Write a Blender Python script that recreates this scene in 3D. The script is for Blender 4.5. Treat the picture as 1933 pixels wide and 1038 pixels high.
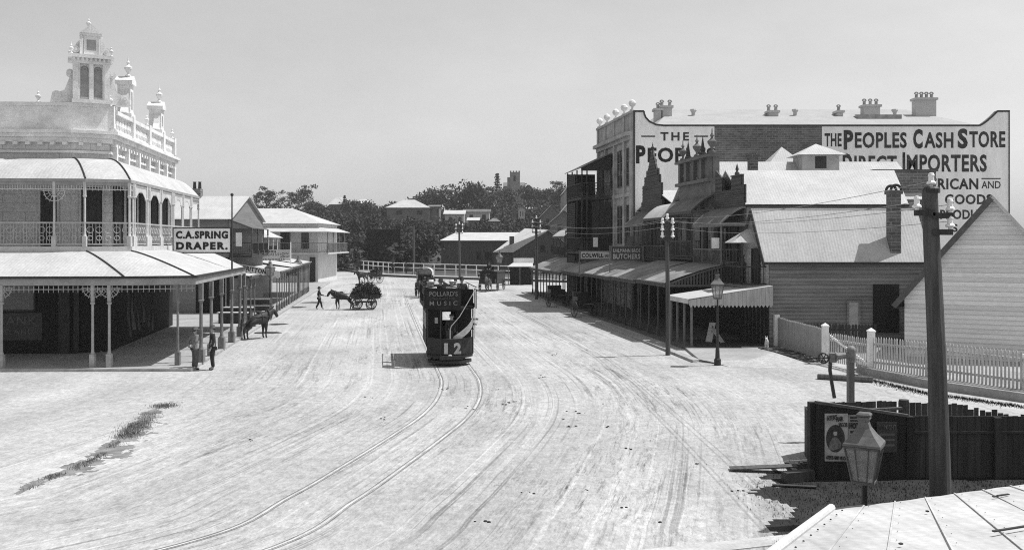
import bpy, bmesh, math, random
import numpy as np
from mathutils import Vector, Matrix
random.seed(7)
for o in list(bpy.data.objects): bpy.data.objects.remove(o)
SC = bpy.context.scene
COL = SC.collection
# ------------------------------------------------------------------ camera
H = 5.35; F = 1750.0; CX = 966.0; HY = 456.0       # eye height, focal length and horizon row of the 1933 px photograph
cam = bpy.data.cameras.new('camera'); cam.sensor_width = 36; cam.lens = 36 * F / 1933
cam.shift_y = -(519 - HY) / 1933; cam.clip_end = 6000; cam.clip_start = 0.1
co = bpy.data.objects.new('camera', cam); COL.objects.link(co)
co.location = (0, 0, H); co.rotation_euler = (math.radians(90), 0, 0); SC.camera = co
# ------------------------------------------------------------------ light
SUN_EL = math.radians(62); SUN_AZ = math.radians(77)   # azimuth clockwise from +Y
SV = Vector((math.sin(SUN_AZ) * math.cos(SUN_EL), math.cos(SUN_AZ) * math.cos(SUN_EL), math.sin(SUN_EL)))
w = bpy.data.worlds.new('World'); SC.world = w; w.use_nodes = True
nt = w.node_tree; nt.nodes.clear()
wo = nt.nodes.new('ShaderNodeOutputWorld'); bg = nt.nodes.new('ShaderNodeBackground')
sky = nt.nodes.new('ShaderNodeTexSky'); sky.sky_type = 'NISHITA'; sky.sun_disc = False
sky.sun_elevation = SUN_EL; sky.sun_rotation = SUN_AZ; sky.dust_density = 1.0; sky.air_density = 1.0; sky.ozone_density = 1.0
sp0 = nt.nodes.new('ShaderNodeSeparateColor'); bw = nt.nodes.new('ShaderNodeMix'); bw.data_type = 'FLOAT'; bw.inputs[0].default_value = .25
nt.links.new(sky.outputs[0], sp0.inputs[0]); nt.links.new(sp0.outputs[2], bw.inputs[2]); nt.links.new(sp0.outputs[1], bw.inputs[3])   # blue-sensitive monochrome plate: skies print pale
hz_ = nt.nodes.new('ShaderNodeTexNoise'); hz_.inputs['Scale'].default_value = 3.5; hz_.inputs['Detail'].default_value = 8; hz_.inputs['Roughness'].default_value = .62   # thin uneven high haze
tcw = nt.nodes.new('ShaderNodeTexCoord'); mpw = nt.nodes.new('ShaderNodeMapping'); mpw.inputs['Scale'].default_value = (1, 1, 2.2); nt.links.new(tcw.outputs['Generated'], mpw.inputs[0]); nt.links.new(mpw.outputs[0], hz_.inputs[0])
rgw = nt.nodes.new('ShaderNodeMapRange'); rgw.inputs[1].default_value = .3; rgw.inputs[2].default_value = .7; rgw.inputs[3].default_value = .93; rgw.inputs[4].default_value = 1.07; nt.links.new(hz_.outputs[0], rgw.inputs[0])
muw = nt.nodes.new('ShaderNodeMath'); muw.operation = 'MULTIPLY'; nt.links.new(bw.outputs[0], muw.inputs[0]); nt.links.new(rgw.outputs[0], muw.inputs[1])
nt.links.new(muw.outputs[0], bg.inputs[0])
bg.inputs[1].default_value = 0.13
nt.links.new(bg.outputs[0], wo.inputs[0])
sl = bpy.data.lights.new('sun', 'SUN'); sl.energy = 5.0; sl.angle = math.radians(0.5); sl.color = (1, 1, 1)
so = bpy.data.objects.new('sun', sl); COL.objects.link(so); so.rotation_euler = SV.to_track_quat('Z', 'Y').to_euler(); so.location = (60, 20, 80)
SC.view_settings.view_transform = 'Standard'; SC.view_settings.look = 'None'; SC.view_settings.gamma = 1
SC.view_settings.exposure = 0.0
SC.render.engine = 'CYCLES'; SC.cycles.use_denoising = False; SC.cycles.filter_width = 1.1; SC.cycles.sample_clamp_indirect = 4; SC.cycles.max_bounces = 6; SC.cycles.diffuse_bounces = 3; SC.cycles.transparent_max_bounces = 8
# ------------------------------------------------------------------ helpers
def W(px, py, Y): return Vector(((px - CX) * Y / F, Y, H - (py - HY) * Y / F))
def G(px, py):
    Y = H * F / (py - HY); return Vector(((px - CX) * Y / F, Y, 0))
def RF(Y): return 13.0 - .143 * (Y - 47)      # right-hand shop fronts
def RK(Y): return 8.94 - .143 * (Y - 46)      # right-hand kerb posts
def LK(Y): return -13.66 - .135 * (Y - 40.5)  # left-hand kerb posts
def LF(Y): return -19.2 - .150 * (Y - 44.2)   # left-hand shop fronts
class MB:
    """collects shapes in world space, then becomes one mesh object"""
    def __init__(s): s.v = []; s.f = []
    def add(s, vs, fs):
        b = len(s.v); s.v += [tuple(p) for p in vs]; s.f += [tuple(i + b for i in f) for f in fs]; return s
    def quad(s, *p): return s.add(p, [tuple(range(len(p)))])
    def prism(s, poly, vec):
        n = len(poly); vec = Vector(vec); a = [Vector(p) for p in poly]; b = [p + vec for p in a]
        return s.add(a + b, [tuple(range(n)), tuple(range(2 * n - 1, n - 1, -1))] + [(i, i + n, (i + 1) % n + n, (i + 1) % n) for i in range(n)])
    def box(s, x0, x1, y0, y1, z0, z1):
        return s.prism([(x0, y0, z0), (x1, y0, z0), (x1, y1, z0), (x0, y1, z0)], (0, 0, z1 - z0))
    def bar(s, p, q, w, h=None, up=(0, 0, 1)):
        p = Vector(p); q = Vector(q); h = h or w; d = (q - p).normalized(); up = Vector(up)
        if abs(d.dot(up)) > .98: up = Vector((0, 1, 0)) if abs(d.y) < .9 else Vector((1, 0, 0))
        a = d.cross(up).normalized() * w / 2; b = a.cross(d).normalized() * h / 2
        return s.prism([p - a - b, p + a - b, p + a + b, p - a + b], q - p)
    def tube(s, p, q, r0, r1=None, n=8, caps=True):
        p = Vector(p); q = Vector(q); r1 = r0 if r1 is None else r1; d = (q - p).normalized()
        a = d.orthogonal().normalized(); b = d.cross(a); vs = []
        for c, r in ((p, r0), (q, r1)):
            vs += [c + (a * math.cos(t) + b * math.sin(t)) * r for t in [2 * math.pi * i / n for i in range(n)]]
        fs = [(i, (i + 1) % n, (i + 1) % n + n, i + n) for i in range(n)]
        if caps: fs += [tuple(range(n - 1, -1, -1)), tuple(range(n, 2 * n))]
        return s.add(vs, fs)
    def path(s, pts, r, n=6):
        for a, b in zip(pts[:-1], pts[1:]): s.tube(a, b, r, r, n)
        return s
    def lathe(s, c, prof, n=12, rot=0):
        c = Vector(c); vs = []; fs = []
        for r, z in prof: vs += [c + Vector((r * math.cos(rot + 2 * math.pi * i / n), r * math.sin(rot + 2 * math.pi * i / n), z)) for i in range(n)]
        for k in range(len(prof) - 1):
            fs += [(k * n + i, k * n + (i + 1) % n, (k + 1) * n + (i + 1) % n, (k + 1) * n + i) for i in range(n)]
        m = len(prof) - 1
        fs += [tuple(range(n - 1, -1, -1)), tuple(range(m * n, m * n + n))]
        return s.add(vs, fs)
    def ring(s, c, ax, R, r, n=24, m=6, a0=0, a1=2 * math.pi):
        c = Vector(c); ax = Vector(ax).normalized(); u = ax.orthogonal().normalized()
        if abs(ax.z) < .9: u = Vector((0, 0, 1))
        v = ax.cross(u); closed = abs(a1 - a0 - 2 * math.pi) < 1e-6; k = n if closed else n + 1; vs = []; fs = []
        for i in range(k):
            t = a0 + (a1 - a0) * i / n; e = u * math.cos(t) + v * math.sin(t)
            vs += [c + e * (R + r * math.cos(q)) + ax * r * math.sin(q) for q in [2 * math.pi * j / m for j in range(m)]]
        for i in range(n):
            for j in range(m):
                fs.append((i * m + j, i * m + (j + 1) % m, ((i + 1) % k) * m + (j + 1) % m, ((i + 1) % k) * m + j))
        return s.add(vs, fs)
    def grid(s, rows):
        m = len(rows[0]); vs = [p for r in rows for p in r]
        return s.add(vs, [(i * m + j, i * m + j + 1, (i + 1) * m + j + 1, (i + 1) * m + j) for i in range(len(rows) - 1) for j in range(m - 1)])
    def ball(s, c, r, n=10, sz=1.0):
        return s.lathe(Vector(c), [(max(1e-3, r * math.sin(math.pi * i / 8)), -r * sz * math.cos(math.pi * i / 8)) for i in range(9)], n)
    def boards(s, O, ax, nrm, poly, pitch=.19, lap=.028):
        """lapped weatherboards over a convex (s, z) polygon"""
        O = Vector(O); ax = Vector(ax).normalized(); nrm = Vector(nrm).normalized()
        zs = [p[1] for p in poly]; z = min(zs); top = max(zs)
        def span(h):
            xs = []
            for (a, b), (c, d) in zip(poly, poly[1:] + poly[:1]):
                if (b <= h <= d) or (d <= h <= b):
                    xs += [a, c] if abs(d - b) < 1e-9 else [a + (c - a) * (h - b) / (d - b)]
            return (min(xs), max(xs)) if xs else None
        while z < top - 1e-4:
            z1 = min(z + pitch, top); a = span(z + 1e-5); b = span(z1 - 1e-5)
            if a and b:
                P = lambda t, h, o: O + ax * t + Vector((0, 0, h)) + nrm * o
                v = [P(a[0], z, lap), P(a[1], z, lap), P(b[1], z1, .004), P(b[0], z1, .004), P(a[0], z, 0), P(a[1], z, 0)]
                s.add(v, [(0, 1, 2, 3), (4, 5, 1, 0)])
            z = z1
        return s
def rootloc(o):
    v = Vector((0, 0, 0))
    while o is not None: v += o.location; o = o.parent
    return v
def obj_from_mesh(name, me, mat=None, parent=None):
    o = bpy.data.objects.new(name, me); COL.objects.link(o)
    if mat and not me.materials: me.materials.append(mat)
    if parent: o.parent = parent
    return o
def put(name, mb, mat, parent=None, label=None, origin=None, smooth=False):
    """one mesh object; with a parent it is a part, its vertices made relative to the root"""
    org = rootloc(parent) if parent else (Vector(origin) if origin is not None else Vector((0, 0, 0)))
    me = bpy.data.meshes.new(name)
    me.from_pydata([tuple(Vector(p) - org) for p in mb.v], [], mb.f)
    bm = bmesh.new(); bm.from_mesh(me); bmesh.ops.recalc_face_normals(bm, faces=bm.faces); bm.to_mesh(me); bm.free()
    if smooth:
        for p in me.polygons: p.use_smooth = True
    o = obj_from_mesh(name, me, mat, parent)
    if not parent: o.location = org
    if label: o['label'] = label
    return o
def tag(o, label, cat, group=None):
    o['label'] = label; o['category'] = cat
    if group: o['group'] = group
    return o
def thing(name, label, cat, loc=(0, 0, 0), group=None, rz=0):
    o = bpy.data.objects.new(name, None); o.empty_display_size = .2; COL.objects.link(o)
    o.location = loc; o.rotation_euler.z = rz
    return tag(o, label, cat, group)
def struct(name, mb, mat, **k):
    o = put(name, mb, mat, **k); o['kind'] = 'structure'; return o
def dup(root, loc, rz=None, label=None, scale=None, group=None):
    r = root.copy(); COL.objects.link(r); r.location = loc
    if rz is not None: r.rotation_euler.z = rz
    if scale: r.scale = (scale,) * 3 if not isinstance(scale, tuple) else scale
    if label: r['label'] = label
    if group: r['group'] = group
    for ch in root.children:
        c = ch.copy(); COL.objects.link(c); c.parent = r
        for g in ch.children:
            d = g.copy(); COL.objects.link(d); d.parent = c
    return r
def text(name, s, centre, ax, up, wd, ht, mat, parent, bold=.02, serif=False, extr=.012, off=0.004):
    """raised lettering fitted to a width and height"""
    cu = bpy.data.curves.new('t', 'FONT'); cu.body = s; cu.size = 1; cu.offset = bold; cu.extrude = .01; cu.align_x = 'CENTER'
    cu.resolution_u = 3; cu.space_character = 1 + bold * 3
    t = bpy.data.objects.new('t', cu); COL.objects.link(t); n_ = max(1, len(s) - 1)
    for k in range(4):                      # widen by letter spacing, not by fattening the letters
        dg = bpy.context.evaluated_depsgraph_get(); me = bpy.data.meshes.new_from_object(t.evaluated_get(dg))
        v = np.array([p.co[:] for p in me.vertices]); d = v.max(0) - v.min(0); want = wd / ht * d[1] / 1.12
        if k == 3 or len(s) < 2 or d[0] >= want * .99: break
        cu.space_character = min(3, cu.space_character + (want - d[0]) / n_ / .62); t.update_tag(); bpy.context.view_layer.update()
    bpy.data.objects.remove(t)
    lo = v.min(0); hi = v.max(0); c = (lo + hi) / 2; d = hi - lo
    ax = Vector(ax).normalized(); up = Vector(up).normalized(); n = ax.cross(up); C0 = Vector(centre) - rootloc(parent)
    for p in me.vertices:
        x = (p.co.x - c[0]) / d[0] * wd; y = (p.co.y - c[1]) / d[1] * ht; z = (p.co.z - lo[2]) / d[2] * extr + off
        p.co = C0 + ax * x + up * y + n * z
    return obj_from_mesh(name, me, mat, parent)
# ------------------------------------------------------------------ materials (all grey: the plate is monochrome)
MATS = {}
def mat(name, v, var=.18, scale=2.5, rough=.85, bump=0., kind=None, fine=.12, spec=.3, stretch=(1, 1, 1), metal=0, detail=6, lap=None, alpha=1):
    if name in MATS: return MATS[name]
    m = bpy.data.materials.new(name); m.use_nodes = True; t = m.node_tree; b = t.nodes['Principled BSDF']
    N = t.nodes.new; L = t.links.new
    b.inputs['Roughness'].default_value = rough; b.inputs['Specular IOR Level'].default_value = spec; b.inputs['Metallic'].default_value = metal
    tc = N('ShaderNodeTexCoord'); mp = N('ShaderNodeMapping'); mp.inputs['Scale'].default_value = stretch
    L(tc.outputs['Object'], mp.inputs[0])
    n1 = N('ShaderNodeTexNoise'); n1.inputs['Scale'].default_value = scale; n1.inputs['Detail'].default_value = detail; n1.inputs['Roughness'].default_value = .65
    n2 = N('ShaderNodeTexNoise'); n2.inputs['Scale'].default_value = scale * 14; n2.inputs['Detail'].default_value = 3
    L(mp.outputs[0], n1.inputs[0]); L(mp.outputs[0], n2.inputs[0])
    r1 = N('ShaderNodeMapRange'); r1.inputs[1].default_value = .3; r1.inputs[2].default_value = .7; r1.inputs[3].default_value = 1 - var; r1.inputs[4].default_value = 1 + var
    r2 = N('ShaderNodeMapRange'); r2.inputs[1].default_value = .3; r2.inputs[2].default_value = .7; r2.inputs[3].default_value = 1 - fine; r2.inputs[4].default_value = 1 + fine
    L(n1.outputs[0], r1.inputs[0]); L(n2.outputs[0], r2.inputs[0])
    mu = N('ShaderNodeMath'); mu.operation = 'MULTIPLY'; L(r1.outputs[0], mu.inputs[0]); L(r2.outputs[0], mu.inputs[1])
    last = mu; hgt = n2.outputs[0]
    def mul(sock):
        nonlocal last
        k = N('ShaderNodeMath'); k.operation = 'MULTIPLY'; L(last.outputs[0], k.inputs[0]); L(sock, k.inputs[1]); last = k
    if kind in ('corr_x', 'corr_y'):
        wv = N('ShaderNodeTexWave'); wv.wave_type = 'BANDS'; wv.bands_direction = 'X' if kind == 'corr_x' else 'Y'
        wv.inputs['Scale'].default_value = 2.1; wv.inputs['Distortion'].default_value = 0.0; L(tc.outputs['Object'], wv.inputs[0])
        hgt = wv.outputs['Fac']
        # sheet joints
        sx = N('ShaderNodeSeparateXYZ'); L(tc.outputs['Object'], sx.inputs[0])
        md = N('ShaderNodeMath'); md.operation = 'PINGPONG'; md.inputs[1].default_value = .36; L(sx.outputs[0 if kind == 'corr_x' else 1], md.inputs[0])
        cr = N('ShaderNodeMapRange'); cr.inputs[1].default_value = 0; cr.inputs[2].default_value = .03; cr.inputs[3].default_value = .9; cr.inputs[4].default_value = 1
        L(md.outputs[0], cr.inputs[0]); mul(cr.outputs[0])
    if kind == 'brick':
        bt = N('ShaderNodeTexBrick'); bt.inputs['Scale'].default_value = 1.0; bt.inputs['Brick Width'].default_value = .46; bt.inputs['Row Height'].default_value = .172
        bt.inputs['Mortar Size'].default_value = .016; bt.inputs['Color1'].default_value = (1, 1, 1, 1); bt.inputs['Color2'].default_value = (.6, .6, .6, 1); bt.inputs['Mortar'].default_value = (1.5, 1.5, 1.5, 1)
        sx = N('ShaderNodeSeparateXYZ'); L(tc.outputs['Object'], sx.inputs[0]); ad = N('ShaderNodeMath'); L(sx.outputs[0], ad.inputs[0]); L(sx.outputs[1], ad.inputs[1])
        cb = N('ShaderNodeCombineXYZ'); L(ad.outputs[0], cb.inputs[0]); L(sx.outputs[2], cb.inputs[1]); L(cb.outputs[0], bt.inputs[0]); mul(bt.outputs[0])
    if kind == 'ashlar':
        bt = N('ShaderNodeTexBrick'); bt.inputs['Scale'].default_value = 1.0; bt.inputs['Brick Width'].default_value = 1.1; bt.inputs['Row Height'].default_value = .42
        bt.inputs['Mortar Size'].default_value = .012; bt.inputs['Color1'].default_value = (1, 1, 1, 1); bt.inputs['Color2'].default_value = (.93, .93, .93, 1); bt.inputs['Mortar'].default_value = (.6, .6, .6, 1)
        sx = N('ShaderNodeSeparateXYZ'); L(tc.outputs['Object'], sx.inputs[0]); ad = N('ShaderNodeMath'); L(sx.outputs[0], ad.inputs[0]); L(sx.outputs[1], ad.inputs[1])
        cb = N('ShaderNodeCombineXYZ'); L(ad.outputs[0], cb.inputs[0]); L(sx.outputs[2], cb.inputs[1]); L(cb.outputs[0], bt.inputs[0]); mul(bt.outputs[0])
    if lap:      # shade line along each board lap, put into the colour; random tone per board
        sx = N('ShaderNodeSeparateXYZ'); L(tc.outputs['Object'], sx.inputs[0]); sb = N('ShaderNodeMath'); sb.operation = 'SUBTRACT'; sb.inputs[1].default_value = lap[1]; L(sx.outputs[2], sb.inputs[0])
        dv = N('ShaderNodeMath'); dv.operation = 'DIVIDE'; dv.inputs[1].default_value = lap[0]; L(sb.outputs[0], dv.inputs[0]); fr = N('ShaderNodeMath'); fr.operation = 'FRACT'; L(dv.outputs[0], fr.inputs[0])
        mr = N('ShaderNodeMapRange'); mr.inputs[1].default_value = .10; mr.inputs[2].default_value = .26; mr.inputs[3].default_value = lap[2]; mr.inputs[4].default_value = 1; L(fr.outputs[0], mr.inputs[0]); mul(mr.outputs[0])
        fl = N('ShaderNodeMath'); fl.operation = 'FLOOR'; L(dv.outputs[0], fl.inputs[0]); wn = N('ShaderNodeTexWhiteNoise'); wn.noise_dimensions = '1D'; L(fl.outputs[0], wn.inputs['W'])
        mr = N('ShaderNodeMapRange'); mr.inputs[3].default_value = .86; mr.inputs[4].default_value = 1.1; L(wn.outputs[0], mr.inputs[0]); mul(mr.outputs[0])
    if alpha < 1: b.inputs['Alpha'].default_value = alpha
    k = N('ShaderNodeMath'); k.operation = 'MULTIPLY'; k.inputs[1].default_value = v; L(last.outputs[0], k.inputs[0]); k.use_clamp = True
    L(k.outputs[0], b.inputs['Base Color'])
    if bump or kind in ('corr_x', 'corr_y'):
        bp = N('ShaderNodeBump'); bp.inputs['Strength'].default_value = bump or .18; bp.inputs['Distance'].default_value = .03; L(hgt, bp.inputs['Height']); L(bp.outputs[0], b.inputs['Normal'])
    MATS[name] = m; return m
IRON_X = mat('galvanised_iron_x', .47, .12, .7, .75, kind='corr_x')
IRON_Y = mat('galvanised_iron_y', .46, .14, .7, .75, kind='corr_y')
IRON_OLD = mat('weathered_iron', .15, .35, .8, .8, kind='corr_y')
IRON_DARK = mat('tarred_iron', .12, .4, .8, .8, kind='corr_x')
PLASTER = mat('limewashed_render', .60, .14, .8, .9, kind='ashlar')
STUCCO = mat('pale_stucco', .72, .2, 1.2, .9, bump=.2)
STUCCO_OLD = mat('weathered_stucco', .15, .3, 1.0, .9, bump=.3)
WHITE = mat('white_paint', .82, .1, 1.5, .7)
OFFWHITE = mat('aged_white_paint', .52, .2, 1.5, .8)
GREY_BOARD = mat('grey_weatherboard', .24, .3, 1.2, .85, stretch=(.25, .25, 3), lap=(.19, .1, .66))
BROWN_BOARD = mat('brown_weatherboard', .085, .35, 1.2, .85, stretch=(.3, .3, 3), lap=(.24, .0, .5))
PALE_BOARD = mat('cream_weatherboard', .80, .10, 1.0, .85, stretch=(.25, .25, 3), lap=(.2, 0, .74))
DARK = mat('dark_timber', .045, .4, 3, .8, stretch=(3, 3, .5))
DARKER = mat('shade_black', .018, .3, 3, .9)  # near-black: shade on the fronts below awnings is put into the colour
MIDTIMBER = mat('weathered_timber', .09, .45, 2.5, .9, stretch=(5, 5, .4), bump=.3)
POSTPAINT = mat('worn_post_paint', .17, .4, 4, .8, stretch=(2, 2, .6))
GLASS = mat('window_glass', .03, .3, 1, .15, spec=.6)
PALE_PANE = mat('pane_reflection', .20, .1, 1, .8)  # grey reflection on the panes painted as an even tone
BRICK = mat('old_brick', .20, .3, .6, .9, kind='brick')
BRICK_DARK = mat('sooty_brick', .10, .4, .8, .9, kind='brick')
LETTER = mat('black_lettering', .022, .5, 3, .8)
LETTER_FADED = mat('faded_black_lettering', .05, .6, 1.5, .85)
LETTER_PALE = mat('pale_lettering', .5, .25, 4, .8)
LETTER_DIM = mat('dull_gilt_lettering', .12, .3, 4, .7)
IRONWORK = mat('cast_iron_paint', .36, .25, 4, .6)
BLACKIRON = mat('black_iron', .03, .4, 5, .5)
STEEL = mat('worn_steel', .55, .3, 6, .5, metal=.3)
PORCELAIN = mat('white_porcelain', .85, .05, 3, .25, spec=.5)
CLOTH = mat('dark_cloth', .03, .4, 8, .95)
CLOTH_GREY = mat('grey_cloth', .10, .3, 8, .95)
SHIRT = mat('pale_shirt', .6, .15, 8, .9)
SKIN = mat('skin', .33, .1, 8, .6)
HAIR = mat('hair', .03, .3, 20, .7)
HORSE = mat('dark_horse_coat', .032, .35, 5, .6)
LEATHER = mat('leather_harness', .05, .4, 8, .5)
STONE = mat('kerb_stone', .34, .3, 2, .9, bump=.3)
LEAF = mat('leaves', .055, .6, .35, .9, fine=.4)
LEAF2 = mat('grey_green_leaves', .085, .5, .4, .9, fine=.4)
BARK = mat('bark', .12, .4, 3, .95)
GRASS = mat('grass_blades', .07, .5, 1.5, .95)
# ------------------------------------------------------------------ ground, road, track, hill
def sstep(a, b, x):
    t = max(0., min(1., (x - a) / (b - a))); return t * t * (3 - 2 * t)
def hill(x, y):
    h = 15.5 * sstep(150, 400, y) * (1 + .28 * sstep(-40, 40, x)) + 2.0 * sstep(160, 300, y) * math.sin(x * .031 + y * .017)
    h *= 1 - sstep(70, 150, x - (y - 300) * .1)
    return h - .15
TR = [(-40, -14), (-26, -1), (-16.5, 6.5), (-9.2, 12.4), (-5.0, 16.3), (-3.95, 19.3), (-3.25, 22.3), (-2.6, 25.4), (-2.06, 28.4), (-1.83, 31.6), (-1.95, 35.2), (-2.35, 38.4), (-3.35, 45.2), (-5.2, 58), (-8.4, 81), (-11.65, 105), (-15.5, 128)]
def catmull(P, k=10):
    out = []
    for i in range(1, len(P) - 2):
        p0, p1, p2, p3 = [np.array(P[j], float) for j in (i - 1, i, i + 1, i + 2)]
        for q in range(k):
            t = q / k; out.append(.5 * ((2 * p1) + (-p0 + p2) * t + (2 * p0 - 5 * p1 + 4 * p2 - p3) * t * t + (-p0 + 3 * p1 - 3 * p2 + p3) * t ** 3))
    out.append(np.array(P[-2], float)); return np.array(out)
TC = catmull(TR)
TT = np.gradient(TC, axis=0); TT /= np.linalg.norm(TT, axis=1)[:, None]; TN = np.stack([TT[:, 1], -TT[:, 0]], 1)
TS = np.concatenate([[0], np.cumsum(np.linalg.norm(np.diff(TC, axis=0), axis=1))])
def road_end(x):   # far kerb of the cross street
    return float(np.interp(x, [-90, -35, -20.5, -13.7, -2, 20, 60], [260, 180, 143, 136, 127, 112, 90]))
def road_mat():
    m = bpy.data.materials.new('dusty_road'); m.use_nodes = True; t = m.node_tree; b = t.nodes['Principled BSDF']; N = t.nodes.new; L = t.links.new
    b.inputs['Roughness'].default_value = .95; b.inputs['Specular IOR Level'].default_value = .1
    tc = N('ShaderNodeTexCoord')
    def noise(src, sc, st=(1, 1, 1), det=6, ro=.6):
        mp = N('ShaderNodeMapping'); mp.inputs['Scale'].default_value = st; L(src, mp.inputs[0])
        n = N('ShaderNodeTexNoise'); n.inputs['Scale'].default_value = sc; n.inputs['Detail'].default_value = det; n.inputs['Roughness'].default_value = ro
        L(mp.outputs[0], n.inputs[0]); return n.outputs[0]
    def rng(s, a, b_, c, d):
        r = N('ShaderNodeMapRange'); r.inputs[1].default_value = a; r.inputs[2].default_value = b_; r.inputs[3].default_value = c; r.inputs[4].default_value = d
        L(s, r.inputs[0]); return r.outputs[0]
    def op(o, a, b_):
        k = N('ShaderNodeMath'); k.operation = o
        for i, q in enumerate((a, b_)):
            if isinstance(q, (int, float)): k.inputs[i].default_value = q
            else: L(q, k.inputs[i])
        return k.outputs[0]
    ob = tc.outputs['Object']; uv = tc.outputs['UV']
    mott = rng(noise(ob, .16, det=7), .32, .68, .84, 1.12)
    fine = rng(noise(ob, 4.0, (1, .6, 1), det=9, ro=.85), .36, .64, .72, 1.22)
    grit = rng(noise(ob, 15, (1, .35, 1), det=6, ro=.9), .36, .64, .76, 1.18)
    sx = N('ShaderNodeSeparateXYZ'); L(uv, sx.inputs[0])
    au = op('ABSOLUTE', op('ADD', sx.outputs[0], -2.0), 0)
    near = rng(au, 4, 16, 1, .15)                         # wheel traffic keeps near the track
    streak = rng(noise(uv, 1.0, (3.2, .30, 1), 10, .82), .52, .60, 0, 1)
    streak2 = rng(noise(uv, 1.0, (11.0, .9, 1), 9, .85), .53, .62, 0, 1)
    rut = rng(noise(uv, 1.0, (4.2, .035, 1), 2, .5), .58, .64, 0, 1)   # pale worn lines
    rutd = rng(noise(uv, 1.0, (9.0, .05, 1), 3, .55), .55, .63, 0, 1)
    rutw = rng(noise(uv, 1.0, (5.5, .022, 1), 2, .5), .60, .635, 0, 1)
    rpatch = rng(noise(uv, 1.0, (.5, .10, 1), 4, .6), .45, .58, 0, 1)
    tone = rng(noise(uv, 1.0, (.30, .05, 1), 5, .65), .36, .64, .84, 1.08)
    patch = rng(noise(uv, 1.0, (.22, .07, 1), 5, .6), .42, .60, .12, 1)
    dark = op('MULTIPLY', op('MULTIPLY', op('ADD', op('MULTIPLY', streak, .48), op('MULTIPLY', streak2, .58)), near), patch)
    fleck = rng(noise(ob, 2.2, (1, .7, 1), 9, .85), .60, .66, 0, .62)
    base = op('MULTIPLY', op('MULTIPLY', op('MULTIPLY', mott, fine), grit), .44)
    base = op('MULTIPLY', op('MULTIPLY', base, tone), op('SUBTRACT', 1.0, dark))
    base = op('MULTIPLY', base, op('SUBTRACT', 1.0, op('MULTIPLY', op('MULTIPLY', op('MULTIPLY', rutd, rpatch), near), .38)))
    base = op('MULTIPLY', base, op('ADD', 1.0, op('MULTIPLY', op('MULTIPLY', rutw, near), .16)))
    base = op('MULTIPLY', base, op('SUBTRACT', 1.0, fleck))
    base = op('MULTIPLY', base, op('ADD', 1.0, op('MULTIPLY', op('MULTIPLY', rut, near), .12)))
    cl = N('ShaderNodeClamp'); L(base, cl.inputs[0]); cl.inputs[2].default_value = .8
    L(cl.outputs[0], b.inputs['Base Color'])
    bp = N('ShaderNodeBump'); bp.inputs['Strength'].default_value = .25; bp.inputs['Distance'].default_value = .05
    L(op('SUBTRACT', fine, op('MULTIPLY', dark, .5)), bp.inputs['Height']); L(bp.outputs[0], b.inputs['Normal'])
    return m
ROAD = road_mat()
FOOTPATH = mat('footpath_dust', .31, .2, .5, .95, bump=.1)
FARGROUND = mat('scrubby_ground', .10, .5, .05, .95)
HILLMAT = mat('hill_scrub', .055, .6, .12, .95, bump=.4)
DAMP = mat('damp_earth', .06, .4, 1.5, .9)
struct('ground', MB().quad((-1500, -300, -.16), (1500, -300, -.16), (1500, 1500, -.16), (-1500, 1500, -.16)), FARGROUND)
def build_road():
    xs = np.concatenate([np.linspace(-75, -32, 20)[:-1], np.linspace(-32, 30, 104)[:-1], np.linspace(30, 75, 20)]); q = np.linspace(0, 1, 170) ** 1.5
    vs = []; uv = []
    for t in q:
        for x in xs:
            y = -12 + t * (road_end(x) + 12); vs.append((x, y, 0))
    P = np.array(vs)[:, :2]
    for p in P:
        d = p - TC; k = int((d ** 2).sum(1).argmin()); uv.append((float(d[k] @ TN[k]), float(TS[k] + d[k] @ TT[k])))
    m = len(xs); fs = [(i * m + j, i * m + j + 1, (i + 1) * m + j + 1, (i + 1) * m + j) for i in range(len(q) - 1) for j in range(m - 1)]
    me = bpy.data.meshes.new('road'); me.from_pydata(vs, [], fs); ul = me.uv_layers.new(name='UVMap')
    for l in me.loops: ul.data[l.index].uv = uv[l.vertex_index]
    o = obj_from_mesh('road', me, ROAD); o['kind'] = 'structure'
build_road()
def strip(mb, off, wd, z, i0=0, i1=None):
    a = TC + TN * (off - wd / 2); b = TC + TN * (off + wd / 2)
    mb.grid([[(p[0], p[1], z) for p in a[i0:i1]], [(p[0], p[1], z) for p in b[i0:i1]]])
g = MB(); r = MB(); RAILM = mat('worn_rail', .50, .4, 1.2, .6)
for s in (-1, 1):
    strip(g, s * .72 + .06, .035, .004); strip(r, s * .72, .045, .009); strip(g, s * .72 - .075, .025, .004)
struct('tram_track', r, RAILM)
struct('track_groove', g, mat('packed_mud', .17, .5, 1.3, .95))
# footpaths with kerbs
def flat(name, poly, z0, z1, m):
    return struct(name, MB().prism([(x, y, z0) for x, y in poly], (0, 0, z1 - z0)), m)
flat('footpath', [(-80, 37.6), (-13.5, 38.5), (LK(120) + .55, 120), (LF(120) - 14, 121)], -.1, .11, FOOTPATH)
kb = MB(); kb.prism([(-80, 37.3, -.1), (-13.2, 38.2, -.1), (-13.2, 38.49, -.1), (-80, 37.59, -.1)], (0, 0, .215))
kb.prism([(-13.2, 38.2, -.1), (LK(120) + .85, 120, -.1), (LK(120) + .56, 120, -.1), (-13.49, 38.5, -.1)], (0, 0, .213)); struct('kerb', kb, STONE)
flat('footpath', [(RK(46) - .35, 46.01), (RK(97) - .35, 97), (RF(97) + 12, 97), (26, 52), (26, 46.01)], -.1, .11, mat('footpath_shade', .13, .3, 1.5, .95, bump=.1))  # darker copy of the footpath: awning shade put into the colour
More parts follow.
